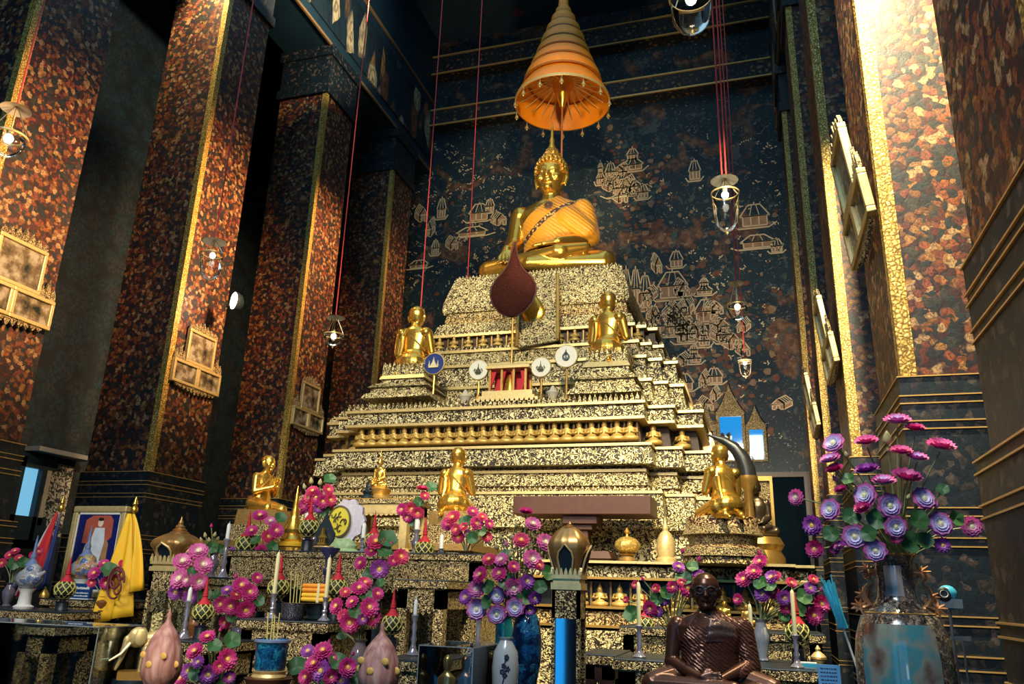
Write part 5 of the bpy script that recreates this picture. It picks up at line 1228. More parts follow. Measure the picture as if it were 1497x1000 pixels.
# ------------------------------------------------------------------ lantern pillars
def lantern(label, px, Y, ytip, yroof, ycol, yneck, hw, pane=None, tilt=0.):
    """square pillar to the floor with a bulbous gilded lantern on top"""
    u = upx(px, yneck, Y); zn = W(px, yneck, Y).z; t = thing('lantern_pillar', label, 'lantern', (W(px, yneck, Y).x, Y, 0), 0, 'gilded lantern pillars'); h = hw * u
    zc_, zr, ztip = W(px, ycol, Y).z, W(px, yroof, Y).z, W(px, ytip, Y).z
    f = MB(); k = h * .24
    for sx_ in (-1, 1):
        for sy in (-1, 1): f.box(sx_ * h - k / 2 - sx_ * k / 2, sx_ * h + k / 2 - sx_ * k / 2, sy * h - k / 2 - sy * k / 2, sy * h + k / 2 - sy * k / 2, .5, zn)
    f.box(-h, h, -h, h, zn - .11, zn - .0).box(-h * 1.15, h * 1.15, -h * 1.15, h * 1.15, 0, .5)
    f.build('carved_post', CARV, t, smooth=False)
    MB().box(-h * .84, h * .84, -h * .84, h * .84, .5, zn - .1).build('glass_sides', pane or PANE, t, smooth=False)
    MB().box(-h * 1.08, h * 1.08, -h * 1.08, h * 1.08, zn - .006, zn + (zc_ - zn) * .4).box(-h * .95, h * .95, -h * .95, h * .95, zn, zn + (zc_ - zn) * .7).box(-h * 1.08, h * 1.08, -h * 1.08, h * 1.08, zn + (zc_ - zn) * .7, zc_).build('neck_slabs', PALEG, t, smooth=False)
    lf = MB()
    for i in range(7):
        x = -h + 2 * h * i / 6
        for M in (Matrix(), Matrix.Rotation(PI / 2, 4, 'Z'), Matrix.Rotation(-PI / 2, 4, 'Z'), Matrix.Rotation(PI, 4, 'Z')):
            lf.prism([(x - h * .13, zc_), (x + h * .13, zc_), (x + h * .1, zc_ + h * .25), (x, zc_ + h * .5), (x - h * .1, zc_ + h * .25)], -h * 1.08, -h * 1.0, M)
    lf.build('leaf_collar', PALEG, t, smooth=False)
    H = zr - zc_; R = h * 1.42
    prof = [(h * .86, zc_), (h * 1.0, zc_ + H * .3), (h * 1.22, zc_ + H * .62), (R, zc_ + H * .85), (R * 1.02, zr), (R * .92, zr + H * .2), (R * .62, zr + H * .45), (R * .34, zr + H * .6)]
    d = MB(); v = []; n = 48
    rings = []
    for r, z in prof:
        ring = []
        for i in range(n):
            a = 2 * PI * i / n + PI / 4; s = 1 + .75 * ((abs(math.cos(a)) ** 6 + abs(math.sin(a)) ** 6) ** (-1 / 6) - 1); s *= 1 - .03 * (i % 3 == 0)
            ring.append((r * s * math.cos(a), r * s * math.sin(a), z))
        rings.append(ring)
    d.poly(rings).build('dome', plain('lantern_gold', (.5, .27, .09), .33, .7, noise=.3, nscale=30), t)
    dk = MB(); fr = MB()
    arch = [(-.4, .1), (.4, .1), (.52, .55), (.42, .74), (0, .98), (-.42, .74), (-.52, .55)]
    for M in (Matrix(), Matrix.Rotation(PI / 2, 4, 'Z'), Matrix.Rotation(-PI / 2, 4, 'Z'), Matrix.Rotation(PI, 4, 'Z')):
        def q_(x, z, o): 
            zz = z; rr = (h * .86 + (h * 1.0 - h * .86) * zz / .3) if zz < .3 else (h * 1.0 + (R - h * 1.0) * (zz - .3) / .6)
            return tuple(M @ Vector((x * h, -rr - o, zc_ + z * H)))
        a_ = [q_(x, z, .003) for x, z in arch]; b_ = [q_(x * .9, z, -.03) for x, z in arch]
        m_ = len(a_); dk.add(a_ + b_, [tuple(range(m_)), tuple(range(2 * m_ - 1, m_ - 1, -1))] + [(i, (i + 1) % m_, (i + 1) % m_ + m_, i + m_) for i in range(m_)])
        fr.tube([q_(x * 1.08, z, .006) for x, z in arch[1:] + arch[:1]], h * .07, 6)
    dk.build('opening_shade', BLACK, t, smooth=False); fr.build('arch_moulding', PALEG, t)  # dark panels paint the shade of openings onto the solid dome
    zt = zr + H * .55; L = ztip - zt
    MB().lathe([(R * .42, zt - .005), (R * .44, zt + L * .08), (R * .3, zt + L * .16), (R * .34, zt + L * .22), (R * .2, zt + L * .32), (R * .22, zt + L * .4), (R * .1, zt + L * .55), (R * .12, zt + L * .62), (R * .05, zt + L * .8), (.001, ztip)], 20).build('finial', MATS['lantern_gold'], t)
    return t
LMIRR = plain('mirror_blue', (.5, .62, .7), .04, 1.)
lantern('gilded lantern pillar in the middle with blue-shining mirror sides', 832, 3.1, 762, 797, 841, 860, 20.5, LMIRR)
lantern('gilded lantern pillar on the left behind the pale pink bouquet', 254, 3.9, 755, 795, 822, 834, 22)
# carved lotus bud posts
LB = carved('pink_bud_wood', [(.2, (.34, .14, .12)), (.45, (.56, .3, .26)), (.65, (.72, .5, .38))], 30, .5, 0., .5, .01, (1, 1, .25))
def lotus_post(label, px, Y, ytip, ywide, r):
    p = W(px, ywide, Y); u = upx(px, ywide, Y); t = thing('lotus_bud_post', label, 'post', (p.x, Y, 0), 0, 'carved lotus bud posts'); z = p.z; H = (ywide - ytip) * u
    n = 40; rings = []
    for rr, zz in ((.45, -1.1), (.75, -.8), (.95, -.45), (1.03, -.1), (1.0, .12), (.88, .32), (.68, .5), (.46, .62), (.28, .7), (.15, .76), (.1, .84), (.12, .88), (.05, .95), (.02, 1.0)):
        rings.append([(rr * r * u * (1 - .045 * (i % 2) * (zz < .7)) * math.cos(2 * PI * i / n), rr * r * u * (1 - .045 * (i % 2) * (zz < .7)) * math.sin(2 * PI * i / n), z + (zz * H if zz > 0 else zz * r * u)) for i in range(n)])
    MB().poly(rings).build('lotus_bud', LB, t)
    ym = MATS.get('bud_yellow') or plain('bud_yellow', (.75, .45, .1), .5)
    for i in range(5): MB().ell((0, 0, 0), (.013, .004, .012), 10, 6).build('yellow_patch', ym, t, loc=(.99 * r * u * math.cos(-PI / 2 + (i - 2) * .7), .99 * r * u * math.sin(-PI / 2 + (i - 2) * .7), z + (.04 if i % 2 else .012)))
    MB().lathe([(r * u * .8, 0), (r * u * .8, z - 1.5 * r * u), (r * u * .6, z - 1.3 * r * u), (r * u * .62, z - 1.05 * r * u)], 24).build('post', BROWN, t)
lotus_post('carved pinkish lotus bud post at the lower left, beside the gilt elephant', 236, 2.45, 893, 975, 28)
lotus_post('carved pinkish lotus bud post right of the blue incense pot', 554, 2.45, 912, 985, 30)
# blue incense pot on its stand
p = W(394, 980, 2.65); u = upx(394, 960, 2.65)
ip = thing('blue_incense_pot', 'blue patterned porcelain incense pot with a gold ring foot at the bottom centre-left', 'pot', p)
MB().lathe([(20 * u, 0), (22 * u, 3 * u), (23 * u, 36 * u), (25 * u, 41 * u), (23 * u, 42 * u), (21 * u, 38 * u), (.5 * u, 37 * u)], 32).build('body', floral('blue_willow', [(.02, .22, .55), (.03, .36, .72), (.05, .48, .8), (.01, .14, .4)], 34, .2, (.0, .02, .08), fine=110), ip)
MB().lathe([(25 * u, 38 * u), (26.5 * u, 39 * u), (26.5 * u, 42 * u), (25 * u, 43 * u)], 32, cap=False).build('rim', MATS['blue_porcelain'], ip)
MB().lathe([(24 * u, -10 * u), (25 * u, -8 * u), (23 * u, -4 * u), (25 * u, 0), (20 * u, .5 * u)], 32).build('gold_foot', PALEG, ip)
t = thing('pot_stand', 'dark wooden stand under the blue incense pot', 'stand', (p.x, 2.65, 0)); zz = p.z - 10 * u
MB().lathe([(.12, 0), (.12, .03), (.04, .08), (.035, zz - .1), (.07, zz - .03), (.085, zz)], 20).build('column', BROWN, t)
# gilt elephant, glass cases
GES = .6
ge = thing('gilt_elephant_statue', 'small gilt elephant statue with long pale tusks beside the left lotus bud', 'statue', W(200, 985, 2.9), math.radians(-50), None, GES); u = upx(196, 950, 2.9)
riser(ge.location.x, 2.9, ge.location.z - .03 * GES, .09, 'gilt elephant statue')
m = MB(); m.ell((0, .12, .2), (.085, .13, .09)); m.ell((0, -.03, .235), (.06, .065, .07)); m.cap((0, -.09, .22), .03, (0, -.115, .1), .018); m.cap((0, -.115, .1), .018, (0, -.14, .03), .012)
for s in (-1, 1):
    m.cap((s * .055, .04, .16), .034, (s * .055, .03, .02), .03); m.cap((s * .055, .2, .16), .036, (s * .055, .21, .02), .03); m.ell((s * .075, -.01, .24), (.014, .045, .06))
obj('body', sculpt(m, 'elephant', .007, 3), PALEG, ge)
tm = MB()
for s in (-1, 1): tm.tube([(s * .035, -.07, .2), (s * .045, -.12, .13), (s * .05, -.18, .09), (s * .045, -.24, .09)], [.012, .011, .008, .002], 8)
tm.build('tusks', plain('ivory_gilt', (.8, .7, .48), .3, .3), ge)
MB().box(-.09, .09, -.12, .26, -.03, .02).build('plinth', GOLD2, ge, smooth=False)
def glass_case(label, x0, x1, yt, Y, depth, z0):
    a = W(x0, yt, Y); b_ = W(x1, yt, Y); t = thing('glass_case', label, 'case', ((a.x + b_.x) / 2, Y + depth / 2, z0)); hw = (b_.x - a.x) / 2; h = a.z - z0; d = depth / 2; g = .003
    for q0 in ((-hw, hw, -d, -d + g), (-hw, hw, d - g, d), (-hw, -hw + g, -d, d), (hw - g, hw, -d, d)): MB().box(q0[0], q0[1], q0[2], q0[3], 0, h).build('pane', PANE, t, smooth=False)
    MB().box(-hw, hw, -d, d, h, h + g).build('top_pane', PANE, t, smooth=False)
    e = MB(); k = .0018
    for sx_ in (-1, 1):
        for sy in (-1, 1): e.box(sx_ * hw - k, sx_ * hw + k, sy * d - k, sy * d + k, 0, h + g)
    for s in (-1, 1): e.box(-hw, hw, s * d - k, s * d + k, h, h + 2 * k); e.box(s * hw - k, s * hw + k, -d, d, h, h + 2 * k)
    e.build('polished_edge', plain('case_edge', (.2, .25, .26), .2) if 'case_edge' not in MATS else MATS['case_edge'], t, smooth=False)
    MB().box(-hw - .02, hw + .02, -d - .02, d + .02, -z0, 0).build('cabinet', BLACK, t, smooth=False)
    return t
glass_case('long glass case across the lower left corner, clear edge beside the gilt elephant', -70, 147, 906, 2.72, .25, .72)
glass_case('upright glass case with two bronze statuettes, left of the grey porcelain jar', 613, 692, 944, 2.75, .3, .68)
for i, (px, lb) in enumerate(((652, 'left bronze statuette inside the upright glass case'), (679, 'right dark bronze statuette inside the upright glass case'))):
    p = W(px, 1012, 2.9); u = upx(px, 980, 2.9); t = thing('bronze_statuette', lb, 'statuette', (p.x, 2.9, .68), 0)
    m = MB(); zt_ = W(px, 956, 2.9).z - .68; m.loft([(0, 0, 0, .03, .03), (0, 0, zt_ * .1, .032, .03), (0, 0, zt_ * .45, .022, .02), (0, 0, zt_ * .62, .028, .02), (0, 0, zt_ * .78, .03, .018), (0, 0, zt_ * .83, .01, .01), (0, 0, zt_ * .88, .015, .015), (0, 0, zt_ * .96, .016, .016), (0, 0, zt_, .004, .004)], 16)
    for s in (-1, 1): m.cap((s * .028, 0, zt_ * .76), .008, (s * .03, -.01, zt_ * .5), .006)
    obj('figure', sculpt(m, 'statuette', .005, 3), plain('bronze_' + str(i), ((.45, .3, .12), (.16, .09, .06))[i], .3, .8), t)
# small vases before the tall bouquet
BLUV = plain('turquoise_glaze', (.02, .28, .36), .12, coat=.5)
cyl('turquoise_vase', 'slender turquoise vase under the tall pink bouquet', 'vase', 736, 958, 3.5, [(10, 0), (12, 2), (13, 12), (13, 40), (11, 52), (13, 56), (11, 57)], BLUV)
t, u = cyl('grey_porcelain_jar', 'grey-white porcelain jar with a dark flower motif below the turquoise vase', 'jar', 737, 1030, 2.95, [(12, 0), (14, 3), (19, 25), (20, 50), (18, 72), (11, 84), (9, 88), (11, 92), (9, 92)], plain('grey_glaze', (.36, .4, .42), .15, coat=.4))
fm = MB(); r_ = random.Random(4)
fm.tube([(20.3 * u * math.cos(a), 20.3 * u * math.sin(a), z * u) for a, z in ((-1.45, 30), (-1.3, 42), (-1.38, 54), (-1.2, 66))], .0022, 5)
for a, z in ((-1.3, 42), (-1.38, 54), (-1.2, 66), (-1.1, 50), (-1.5, 46)):
    fm.tube([(20.2 * u * math.cos(-1.33), 20.2 * u * math.sin(-1.33), (z - 4) * u), (20.3 * u * math.cos(a), 20.3 * u * math.sin(a), z * u)], .0016, 4)
    for k in range(5): b = 2 * PI * k / 5; fm.ell((20.2 * u * math.cos(a + .12 * math.cos(b)), 20.2 * u * math.sin(a + .12 * math.cos(b)), (z + 2.6 * math.sin(b)) * u), (.004, .003, .0045), 6, 4)
fm.build('flower_motif', plain('motif_ink', (.02, .02, .05), .3), t)
cyl('dark_blue_vase', 'tall dark blue patterned vase holding the tall pink and purple bouquet', 'vase', 768, 1010, 3.35, [(13, 0), (15, 3), (22, 40), (23, 70), (19, 95), (14, 108), (17, 114), (15, 114)], floral('cobalt_pattern', [(.005, .03, .12), (.01, .1, .3), (.005, .02, .08), (.03, .2, .42)], 26, .12, (.002, .01, .04), fine=90))
# ------------------------------------------------------------------ bronze monk
MY = 2.95
u = upx(1040, 950, MY); p = W(1040, 1000, MY)
mk = thing('seated_monk_statue', 'dark bronze statue of a seated monk wearing glasses, at the front right of the altar', 'statue', (p.x, MY, p.z), math.radians(4), None, u * 100)
m = MB()
m.ell((0, .18, .12), (.5, .4, .3))
for s in (-1, 1): m.cap((s * .26, .12, .1), .24, (s * .82, -.2, -.02), .17)
m.cap((.8, -.22, -.06), .15, (-.15, -.52, -.1), .1); m.cap((-.8, -.22, -.03), .15, (.3, -.52, .0), .1)
m.loft([(0, .1, -.05, .42, .34), (0, .1, .2, .41, .32), (0, .09, .42, .4, .28), (0, .09, .62, .47, .28), (0, .1, .78, .5, .26), (0, .12, .88, .42, .2), (0, .12, .96, .22, .15), (0, .1, 1.02, .14, .13)], 28)
m.cap((0, .1, .9), .14, (-.02, .04, 1.12), .125)
for s in (-1, 1):
    m.ell((s * .46, .12, .78), (.13, .15, .14)); m.cap((s * .49, .1, .76), .125, (s * .56, .02, .28), .1); m.cap((s * .56, .02, .28), .105, (s * .14, -.4, .1), .065)
hand(m, (.16, -.42, .08), (-1, -.1, 0), (0, -.3, .9), .27, .15); hand(m, (-.14, -.44, .13), (1, -.1, 0), (0, .3, .9), .27, .15)
head_volumes(m, (-.03, .03, 1.28), .54, ears=.75)
MONK = plain('monk_bronze', (.08, .032, .02), .3, .5, noise=.3, nscale=5)
obj('body', sculpt(m, 'monk_body', .0125, 4), MONK, mk)
r = MB(); o_ = .022
r.loft([(0, .1, .02, .42 + o_, .34 + o_), (0, .1, .2, .41 + o_, .32 + o_), (0, .09, .42, .4 + o_, .28 + o_), (0, .09, .62, .47 + o_, .28 + o_), (0, .1, .78, .5 + o_, .26 + o_), (0, .12, .88, .43 + o_, .21 + o_), (0, .12, .96, .23 + o_, .16 + o_), (0, .1, 1.01, .15 + o_, .14 + o_)], 28)
r.ell((.46, .12, .78), (.15, .17, .16)); r.cap((.49, .1, .76), .15, (.57, .02, .24), .14); r.cap((.57, .02, .26), .13, (.4, -.16, .16), .11)
me = sculpt(r, 'monk_robe', .015, 3)
import bmesh
bm = bmesh.new(); bm.from_mesh(me)
for c_, n_ in (((-.16, 0, .96), (-.82, 0, .57)), ((0, 0, .12), (0, 0, -1)), ((0, 0, 1.0), (0, 0, 1))): bmesh.ops.bisect_plane(bm, geom=bm.verts[:] + bm.edges[:] + bm.faces[:], plane_co=c_, plane_no=n_, clear_outer=True)
bm.to_mesh(me); bm.free()
MROB = robe_mat('monk_robe_bronze', (.095, .038, .025), (.1, .05, .03), False); MROB.node_tree.nodes['Principled BSDF'].inputs['Metallic'].default_value = .5; MROB.node_tree.nodes['Principled BSDF'].inputs['Roughness'].default_value = .3
MROB.node_tree.nodes['Principled BSDF'].inputs['Sheen Weight'].default_value = 0
w_ = [n for n in MROB.node_tree.nodes if n.type == 'TEX_WAVE'][0]; [n for n in MROB.node_tree.nodes if n.type == 'BUMP'][0].inputs['Strength'].default_value = .4; w_.inputs['Scale'].default_value = 7; w_.inputs['Distortion'].default_value = 6
ro = obj('robe', me, MROB, mk); sd_ = ro.modifiers.new('Solidify', 'SOLIDIFY'); sd_.thickness = .012
# folded shawl on the chest
rows = []
for j in range(15):
    f_ = j / 14; row = []
    for k in range(13):
        g = k / 12; fold = .012 * math.sin(f_ * 15 + g * 2.2) * (1 - .5 * g)
        row.append((.0 + .40 * g - .05 * f_ * (1 - g), -.225 + .19 * g * g - .035 * math.sin(f_ * PI) - .012 + fold, .9 - .1 * g * g - .33 * f_ + .07 * f_ * g))
    rows.append(row)
m = MB(); m.add([q_ for r_ in rows for q_ in r_], [(a_ * 13 + k, (a_ + 1) * 13 + k, (a_ + 1) * 13 + k + 1, a_ * 13 + k + 1) for a_ in range(14) for k in range(12)])
sh_ = m.build('folded_shawl', plain('shawl_bronze', (.15, .1, .09), .3, .5, noise=.3, nscale=20, bump=.4), mk)
sd_ = sh_.modifiers.new('Solidify', 'SOLIDIFY'); sd_.thickness = .03
g = MB()
for s in (-1, 1):
    cx_, cz_ = -.03 + s * .085, 1.292
    g.tube([(cx_ + .068 * math.cos(a), -.19 + .12 * abs(s * .085 + .068 * math.cos(a)) , cz_ + .052 * math.sin(a)) for a in [2 * PI * i / 16 for i in range(17)]], .009, 6)
    g.tube([(cx_ + s * .068, -.172, cz_ + .01), (-.03 + s * .2, -.06, cz_ + .02), (-.03 + s * .215, .04, cz_ + .02)], .008, 6)
g.tube([(-.05, -.205, 1.3), (-.03, -.21, 1.305), (-.01, -.205, 1.3)], .008, 6)
g.build('glasses', BLACK, mk)
t = thing('monk_plinth', 'dark plinth carrying the bronze monk statue', 'plinth', (p.x, MY, 0)); zt_ = p.z - .17 * u * 100
MB().box(-.26, .26, -.2, .2, 0, zt_ - .03).box(-.29, .29, -.22, .22, zt_ - .03, zt_).build('block', BROWN, t, smooth=False, bevel=.006)

# ------------------------------------------------------------------ tall vase with handles
VY = 3.0
p = W(1318, 1000, VY); u = upx(1318, 930, VY)
bv = thing('tall_porcelain_vase', 'tall brown and gold porcelain vase with dragon handles and a turquoise painted panel', 'vase', (W(1318, 930, VY).x, VY, .34)); zo = .34
VP = floral('vase_brocade', [(.18, .12, .09), (.34, .24, .16), (.08, .08, .08), (.6, .48, .34), (.24, .18, .14), (.14, .14, .16)], 75, .14, (.01, .008, .01), fine=160, bump=.05)
VP.node_tree.nodes['Principled BSDF'].inputs['Coat Weight'].default_value = .7
def zy(y): return W(1318, y, VY).z - zo
vprof = [(.09, 0), (.1, .02), (.085, .08), (.1, .2), (66 * u * .8, zy(1060)), (66 * u, zy(1000)), (66 * u, zy(965)), (62 * u, zy(930)), (54 * u, zy(905)), (44 * u, zy(893)), (34 * u, zy(886)), (27 * u, zy(874)), (24.5 * u, zy(850)), (25 * u, zy(825)), (29 * u, zy(816)), (33 * u, zy(812))]
inner = [(30 * u, zy(813)), (24 * u, zy(826)), (22 * u, zy(860)), (.01, zy(880))]
MB().lathe(vprof + inner, 48, cap=False).build('body', VP, bv)
def patch(name, ys, r0s, a0, a1, mat, bulge=1.012, n=14):
    """painted panel lying on the glaze, angles from the viewer side"""
    rows = []
    for y, r in zip(ys, r0s): rows.append([(r * u * bulge * math.sin(a0 + (a1 - a0) * k / n), -r * u * bulge * math.cos(a0 + (a1 - a0) * k / n), zy(y)) for k in range(n + 1)])
    m = MB(); N = n + 1; m.add([q_ for r_ in rows for q_ in r_], [(j * N + k, j * N + k + 1, (j + 1) * N + k + 1, (j + 1) * N + k) for j in range(len(rows) - 1) for k in range(n)])
    return m.build(name, mat, bv)
def scene_mat():
    m, nt, b = new_mat('vase_landscape'); L = nt.links; tc = nt.nodes.new('ShaderNodeTexCoord'); n = nt.nodes.new('ShaderNodeTexNoise'); n.inputs['Scale'].default_value = 7; n.inputs['Detail'].default_value = 3
    L.new(tc.outputs['Object'], n.inputs['Vector']); r_ = ramp(nt, [(.36, (.12, .2, .2)), (.48, (.05, .22, .26)), (.56, (.2, .23, .2)), (.66, (.1, .05, .04))]); L.new(n.outputs['Fac'], r_.inputs['Fac']); L.new(r_.outputs['Color'], b.inputs['Base Color']); b.inputs['Roughness'].default_value = .1; b.inputs['Coat Weight'].default_value = .8
    return m
SC = scene_mat()
patch('painted_panel', [1060, 1030, 1000, 965, 930, 912], [60, 64, 66, 66, 62, 57], -1.05, .62, SC)
patch('neck_panel', [872, 860, 850, 838, 828], [26.6, 25.4, 24.6, 24.5, 24.8], -.75, .25, plain('neck_glaze', (.36, .32, .3), .1, coat=.8))
MB().lathe([(33 * u, zy(886.5)), (40 * u, zy(892)), (49 * u, zy(897)), (48 * u, zy(899)), (40 * u, zy(894))], 40, cap=False).lathe([(32.5 * u, zy(813)), (34 * u, zy(812)), (33.5 * u, zy(810)), (31 * u, zy(811))], 40, cap=False).build('gilt_band', GOLDD, bv)
HG = plain('handle_gilt', (.55, .26, .12), .35, .6, noise=.4, nscale=60)
for s in (-1, 1):
    h = MB(); pts = [(s * 26 * u, 0, zy(838)), (s * 36 * u, 0, zy(838)), (s * 39 * u, 0, zy(845)), (s * 33 * u, 0, zy(853)), (s * 42 * u, 0, zy(863)), (s * 45 * u, 0, zy(876)), (s * 38 * u, 0, zy(886)), (s * 48 * u, 0, zy(890))]
    h.tube(pts, [.008, .01, .011, .01, .012, .012, .012, .009], 8)
    rr = random.Random(2 + s)
    for cx_, cy_ in ((36, 835), (52, 888), (45, 872)):
        for k in range(9):
            a = 2 * PI * k / 9; h.tube([(s * cx_ * u, 0, zy(cy_)), (s * cx_ * u + .03 * math.cos(a), rr.uniform(-.012, .012), zy(cy_) + .03 * math.sin(a) * rr.uniform(.6, 1.1))], [.008, .002], 5)
    h.build('dragon_handle', HG, bv)
t = thing('vase_plinth', 'dark carved plinth under the tall porcelain vase', 'plinth', (bv.location.x, VY, 0))
MB().box(-.2, .2, -.2, .2, 0, .04).box(-.17, .17, -.17, .17, .04, .3).box(-.2, .2, -.2, .2, .3, .34).build('block', BLACK, t, smooth=False, bevel=.005)
# blue camera on a thin stand
p = W(1385, 868, 3.5); u = upx(1385, 868, 3.5)
cmr = thing('camera_on_stand', 'bright blue ball-shaped camera on a thin stand right of the tall vase', 'camera', (p.x, 3.5, 0)); z = p.z
MB().ell((0, 0, z), (13 * u, 13 * u, 12 * u)).box(-8 * u, 8 * u, -.02, .02, z - 22 * u, z - 8 * u).build('ball_housing', BLUEP, cmr)
q = Matrix.Translation((-7 * u, -10 * u, z - 1 * u)) @ Matrix.Rotation(math.radians(80), 4, 'X')
MB().lathe([(9 * u, -.012), (10 * u, .004), (7 * u, .012), (.001, .01)], 20, M=q).build('lens', BLACK, cmr); MB().lathe([(4.5 * u, .0105), (5.2 * u, .014), (5.6 * u, .011)], 20, M=q, cap=False).build('lens_ring', WHITE, cmr)
MB().box(-14 * u, 16 * u, -.03, -.024, z - 20 * u, z - 7 * u).build('grey_plate', plain('grey_plate', (.2, .26, .3), .3), cmr, smooth=False)
MB().tube([(0, 0, z - 20 * u), (0, 0, .02)], .006, 8).tube([(12 * u, 0, z - 60 * u), (12 * u, 0, .02)], .004, 6).box(-.01, .06, -.005, .005, z - 64 * u, z - 58 * u).build('thin_pole', plain('pole_grey', (.3, .33, .36), .3, .6), cmr)
MB().lathe([(.16, 0), (.16, .015), (.02, .03)], 20).build('foot', BLACK, cmr)
# blue wrapped brush and notice card
a, b_ = W(1208, 845, 3.2), W(1259, 995, 3.2)
br = thing('blue_wrapped_brush', 'blue feathery brush on a long pale stick left of the tall vase', 'brush', b_)
MB().tube([(0, 0, -.9), (0, 0, 0), tuple((a - b_) * .72)], .004, 6).build('stick', WHITE, br)
bm_ = MB(); r_ = random.Random(6); ax = (a - b_)
for i in range(40):
    e = ax * r_.uniform(.75, 1.02) + Vector((r_.uniform(-.022, .022), r_.uniform(-.02, .02), r_.uniform(-.01, .01))); bm_.tube([tuple(ax * .5 + Vector((r_.uniform(-.012, .012), r_.uniform(-.01, .01), 0))), tuple(e)], [.006, .002], 4)
bm_.build('bristles', BLUEP, br)
p = W(1212, 1010, 3.45); u = upx(1212, 985, 3.45)
sg = thing('blue_notice_card', 'light blue notice card with lines of dark print standing on the lower right table', 'sign', (p.x, 3.5, ZJ)); hh = W(1212, 972, 3.45).z - ZJ
sg.location = (p.x, 3.36, .55); hh = W(1212, 972, 3.36).z - .55
MB().box(-15 * u, 15 * u, 0, .006, 0, hh).build('card', plain('card_blue', (.12, .38, .7), .5), sg, smooth=False)
tl = MB(); r_ = random.Random(8)
for i in range(9):
    x = -12 + r_.uniform(0, 2)
    while x < 11: w_ = r_.uniform(1.5, 4); tl.box(x * u, min(x + w_, 12.5) * u, -.0015, 0, hh - (6 + i * 5) * u, hh - (4.4 + i * 5) * u); x += w_ + 1
tl.build('printed_lines', plain('print_navy', (.02, .05, .12), .6), sg, smooth=False)
t = thing('card_stand', 'dark stand holding up the light blue notice card', 'stand', (p.x, 3.36, 0)); MB().box(-.06, .06, -.03, .06, 0, .55).build('block', BLACK, t, smooth=False)
t, u = cyl('lidded_gold_pot', 'small lidded gold pot at the right end of the lower right table', 'pot', 1197, 966, 3.75, [(9, 0), (10, 1), (6, 4), (10, 9), (11, 14), (8, 18), (3, 22), (4, 25), (1, 30)], PALEG, z=ZJ)
MB().lathe([(10.5 * u, 10 * u), (11.5 * u, 11.5 * u), (10.8 * u, 13 * u)], 20, cap=False).build('band', GOLDD, t)
t = thing('small_white_box', 'small white and blue box below the cream candle on the right table', 'box', on(1180, 962, 3.68, ZJ)); MB().box(-.035, .035, -.02, .02, 0, .022).build('carton', WHITE, t, smooth=False); MB().box(-.035, .035, -.0215, -.02, .004, .018).build('blue_label', BLUEP, t, smooth=False)

# ------------------------------------------------------------------ flowers
def petal_mesh(name, mat, rings, cup=.5, w=.2):
    m = MB()
    for (n, r0, r1, lift, ph) in rings:
        for i in range(n):
            a = 2 * PI * i / n + ph; ca, sa = math.cos(a), math.sin(a); v = []
            for t_, ww, zz in ((0, .35, 0), (.4, 1., .42), (.75, .95, .75), (1, .12, 1)):
                r = r0 + (r1 - r0) * t_; z = lift * zz ** 1.2 - .05 * t_
                for s in (-1, 0, 1): v.append((r * ca - s * w * ww * sa * r1 ** .6, r * sa + s * w * ww * ca * r1 ** .6, z + abs(s) * .06 * ww))
            m.add(v, [q_ for j in range(3) for q_ in ((3 * j, 3 * j + 1, 3 * j + 4, 3 * j + 3), (3 * j + 1, 3 * j + 2, 3 * j + 5, 3 * j + 4))])
    me = m.mesh(name); me.materials.append(mat); return me
PINK = petal_mat('petals_magenta', (.75, .3, .5), (.62, .04, .24), (.42, .015, .16), 1.)
PURP = petal_mat('petals_purple', (.8, .6, .85), (.42, .1, .5), (.24, .025, .26), 1.)
PALE = petal_mat('petals_pale_pink', (.95, .75, .85), (.75, .22, .45), (.55, .06, .28), 1.)
BLUW = petal_mat('petals_white_blue', (.9, .88, 1), (.58, .5, .85), (.5, .06, .3), 1.05)
RED = petal_mat('petals_red_pink', (.85, .3, .35), (.7, .06, .15), (.5, .02, .12), 1.)
R3 = [(13, .22, 1.0, .12, 0), (11, .2, .82, .3, .2), (9, .15, .6, .42, .5), (7, .1, .4, .42, .1)]
RB = [(8, .2, 1.0, .1, 0), (9, .2, .86, .26, .3), (12, .15, .6, .34, .1), (12, .1, .42, .36, .4)]
FM = {k: petal_mesh('petals_' + k, mt, RB if k == 'b' else R3, w=.4 if k == 'b' else .25) for k, mt in (('m', PINK), ('p', PURP), ('l', PALE), ('b', BLUW), ('r', RED))}
CUP = [(12, .12, 1.12, .4, 0), (10, .12, .95, .62, .25), (8, .1, .7, .75, .5), (6, .1, .45, .7, .1)]
FU = {k: petal_mesh('cup_' + k, mt, CUP, w=.34) for k, mt in (('m', PINK), ('p', PURP), ('l', PALE), ('b', BLUW), ('r', RED))}
ce = MB().ell((0, 0, .14), (.2, .2, .14), 10, 6)
for i in range(10): a = 2 * PI * i / 10; ce.ell((.17 * math.cos(a), .17 * math.sin(a), .22), (.04, .04, .05), 5, 4)
CEN = ce.mesh('flower_centre'); CEN.materials.append(plain('flower_centre', (.9, .62, .14), .6))
CENP = CEN.copy(); CENP.materials.clear(); CENP.materials.append(plain('pale_centre', (.85, .82, .5), .6))
BUDM = {k: MB().lathe([(.05, -.6), (.35, -.45), (.5, -.1), (.42, .3), (.2, .75), (.02, 1.0)], 10).mesh('bud_' + k) for k in 'mly'}
for k, mt in (('m', PINK), ('l', PALE), ('y', plain('seedpod', (.5, .42, .2), .6, noise=.3, nscale=12))): BUDM[k].materials.append(mt)
lfm = MB(); rings = []
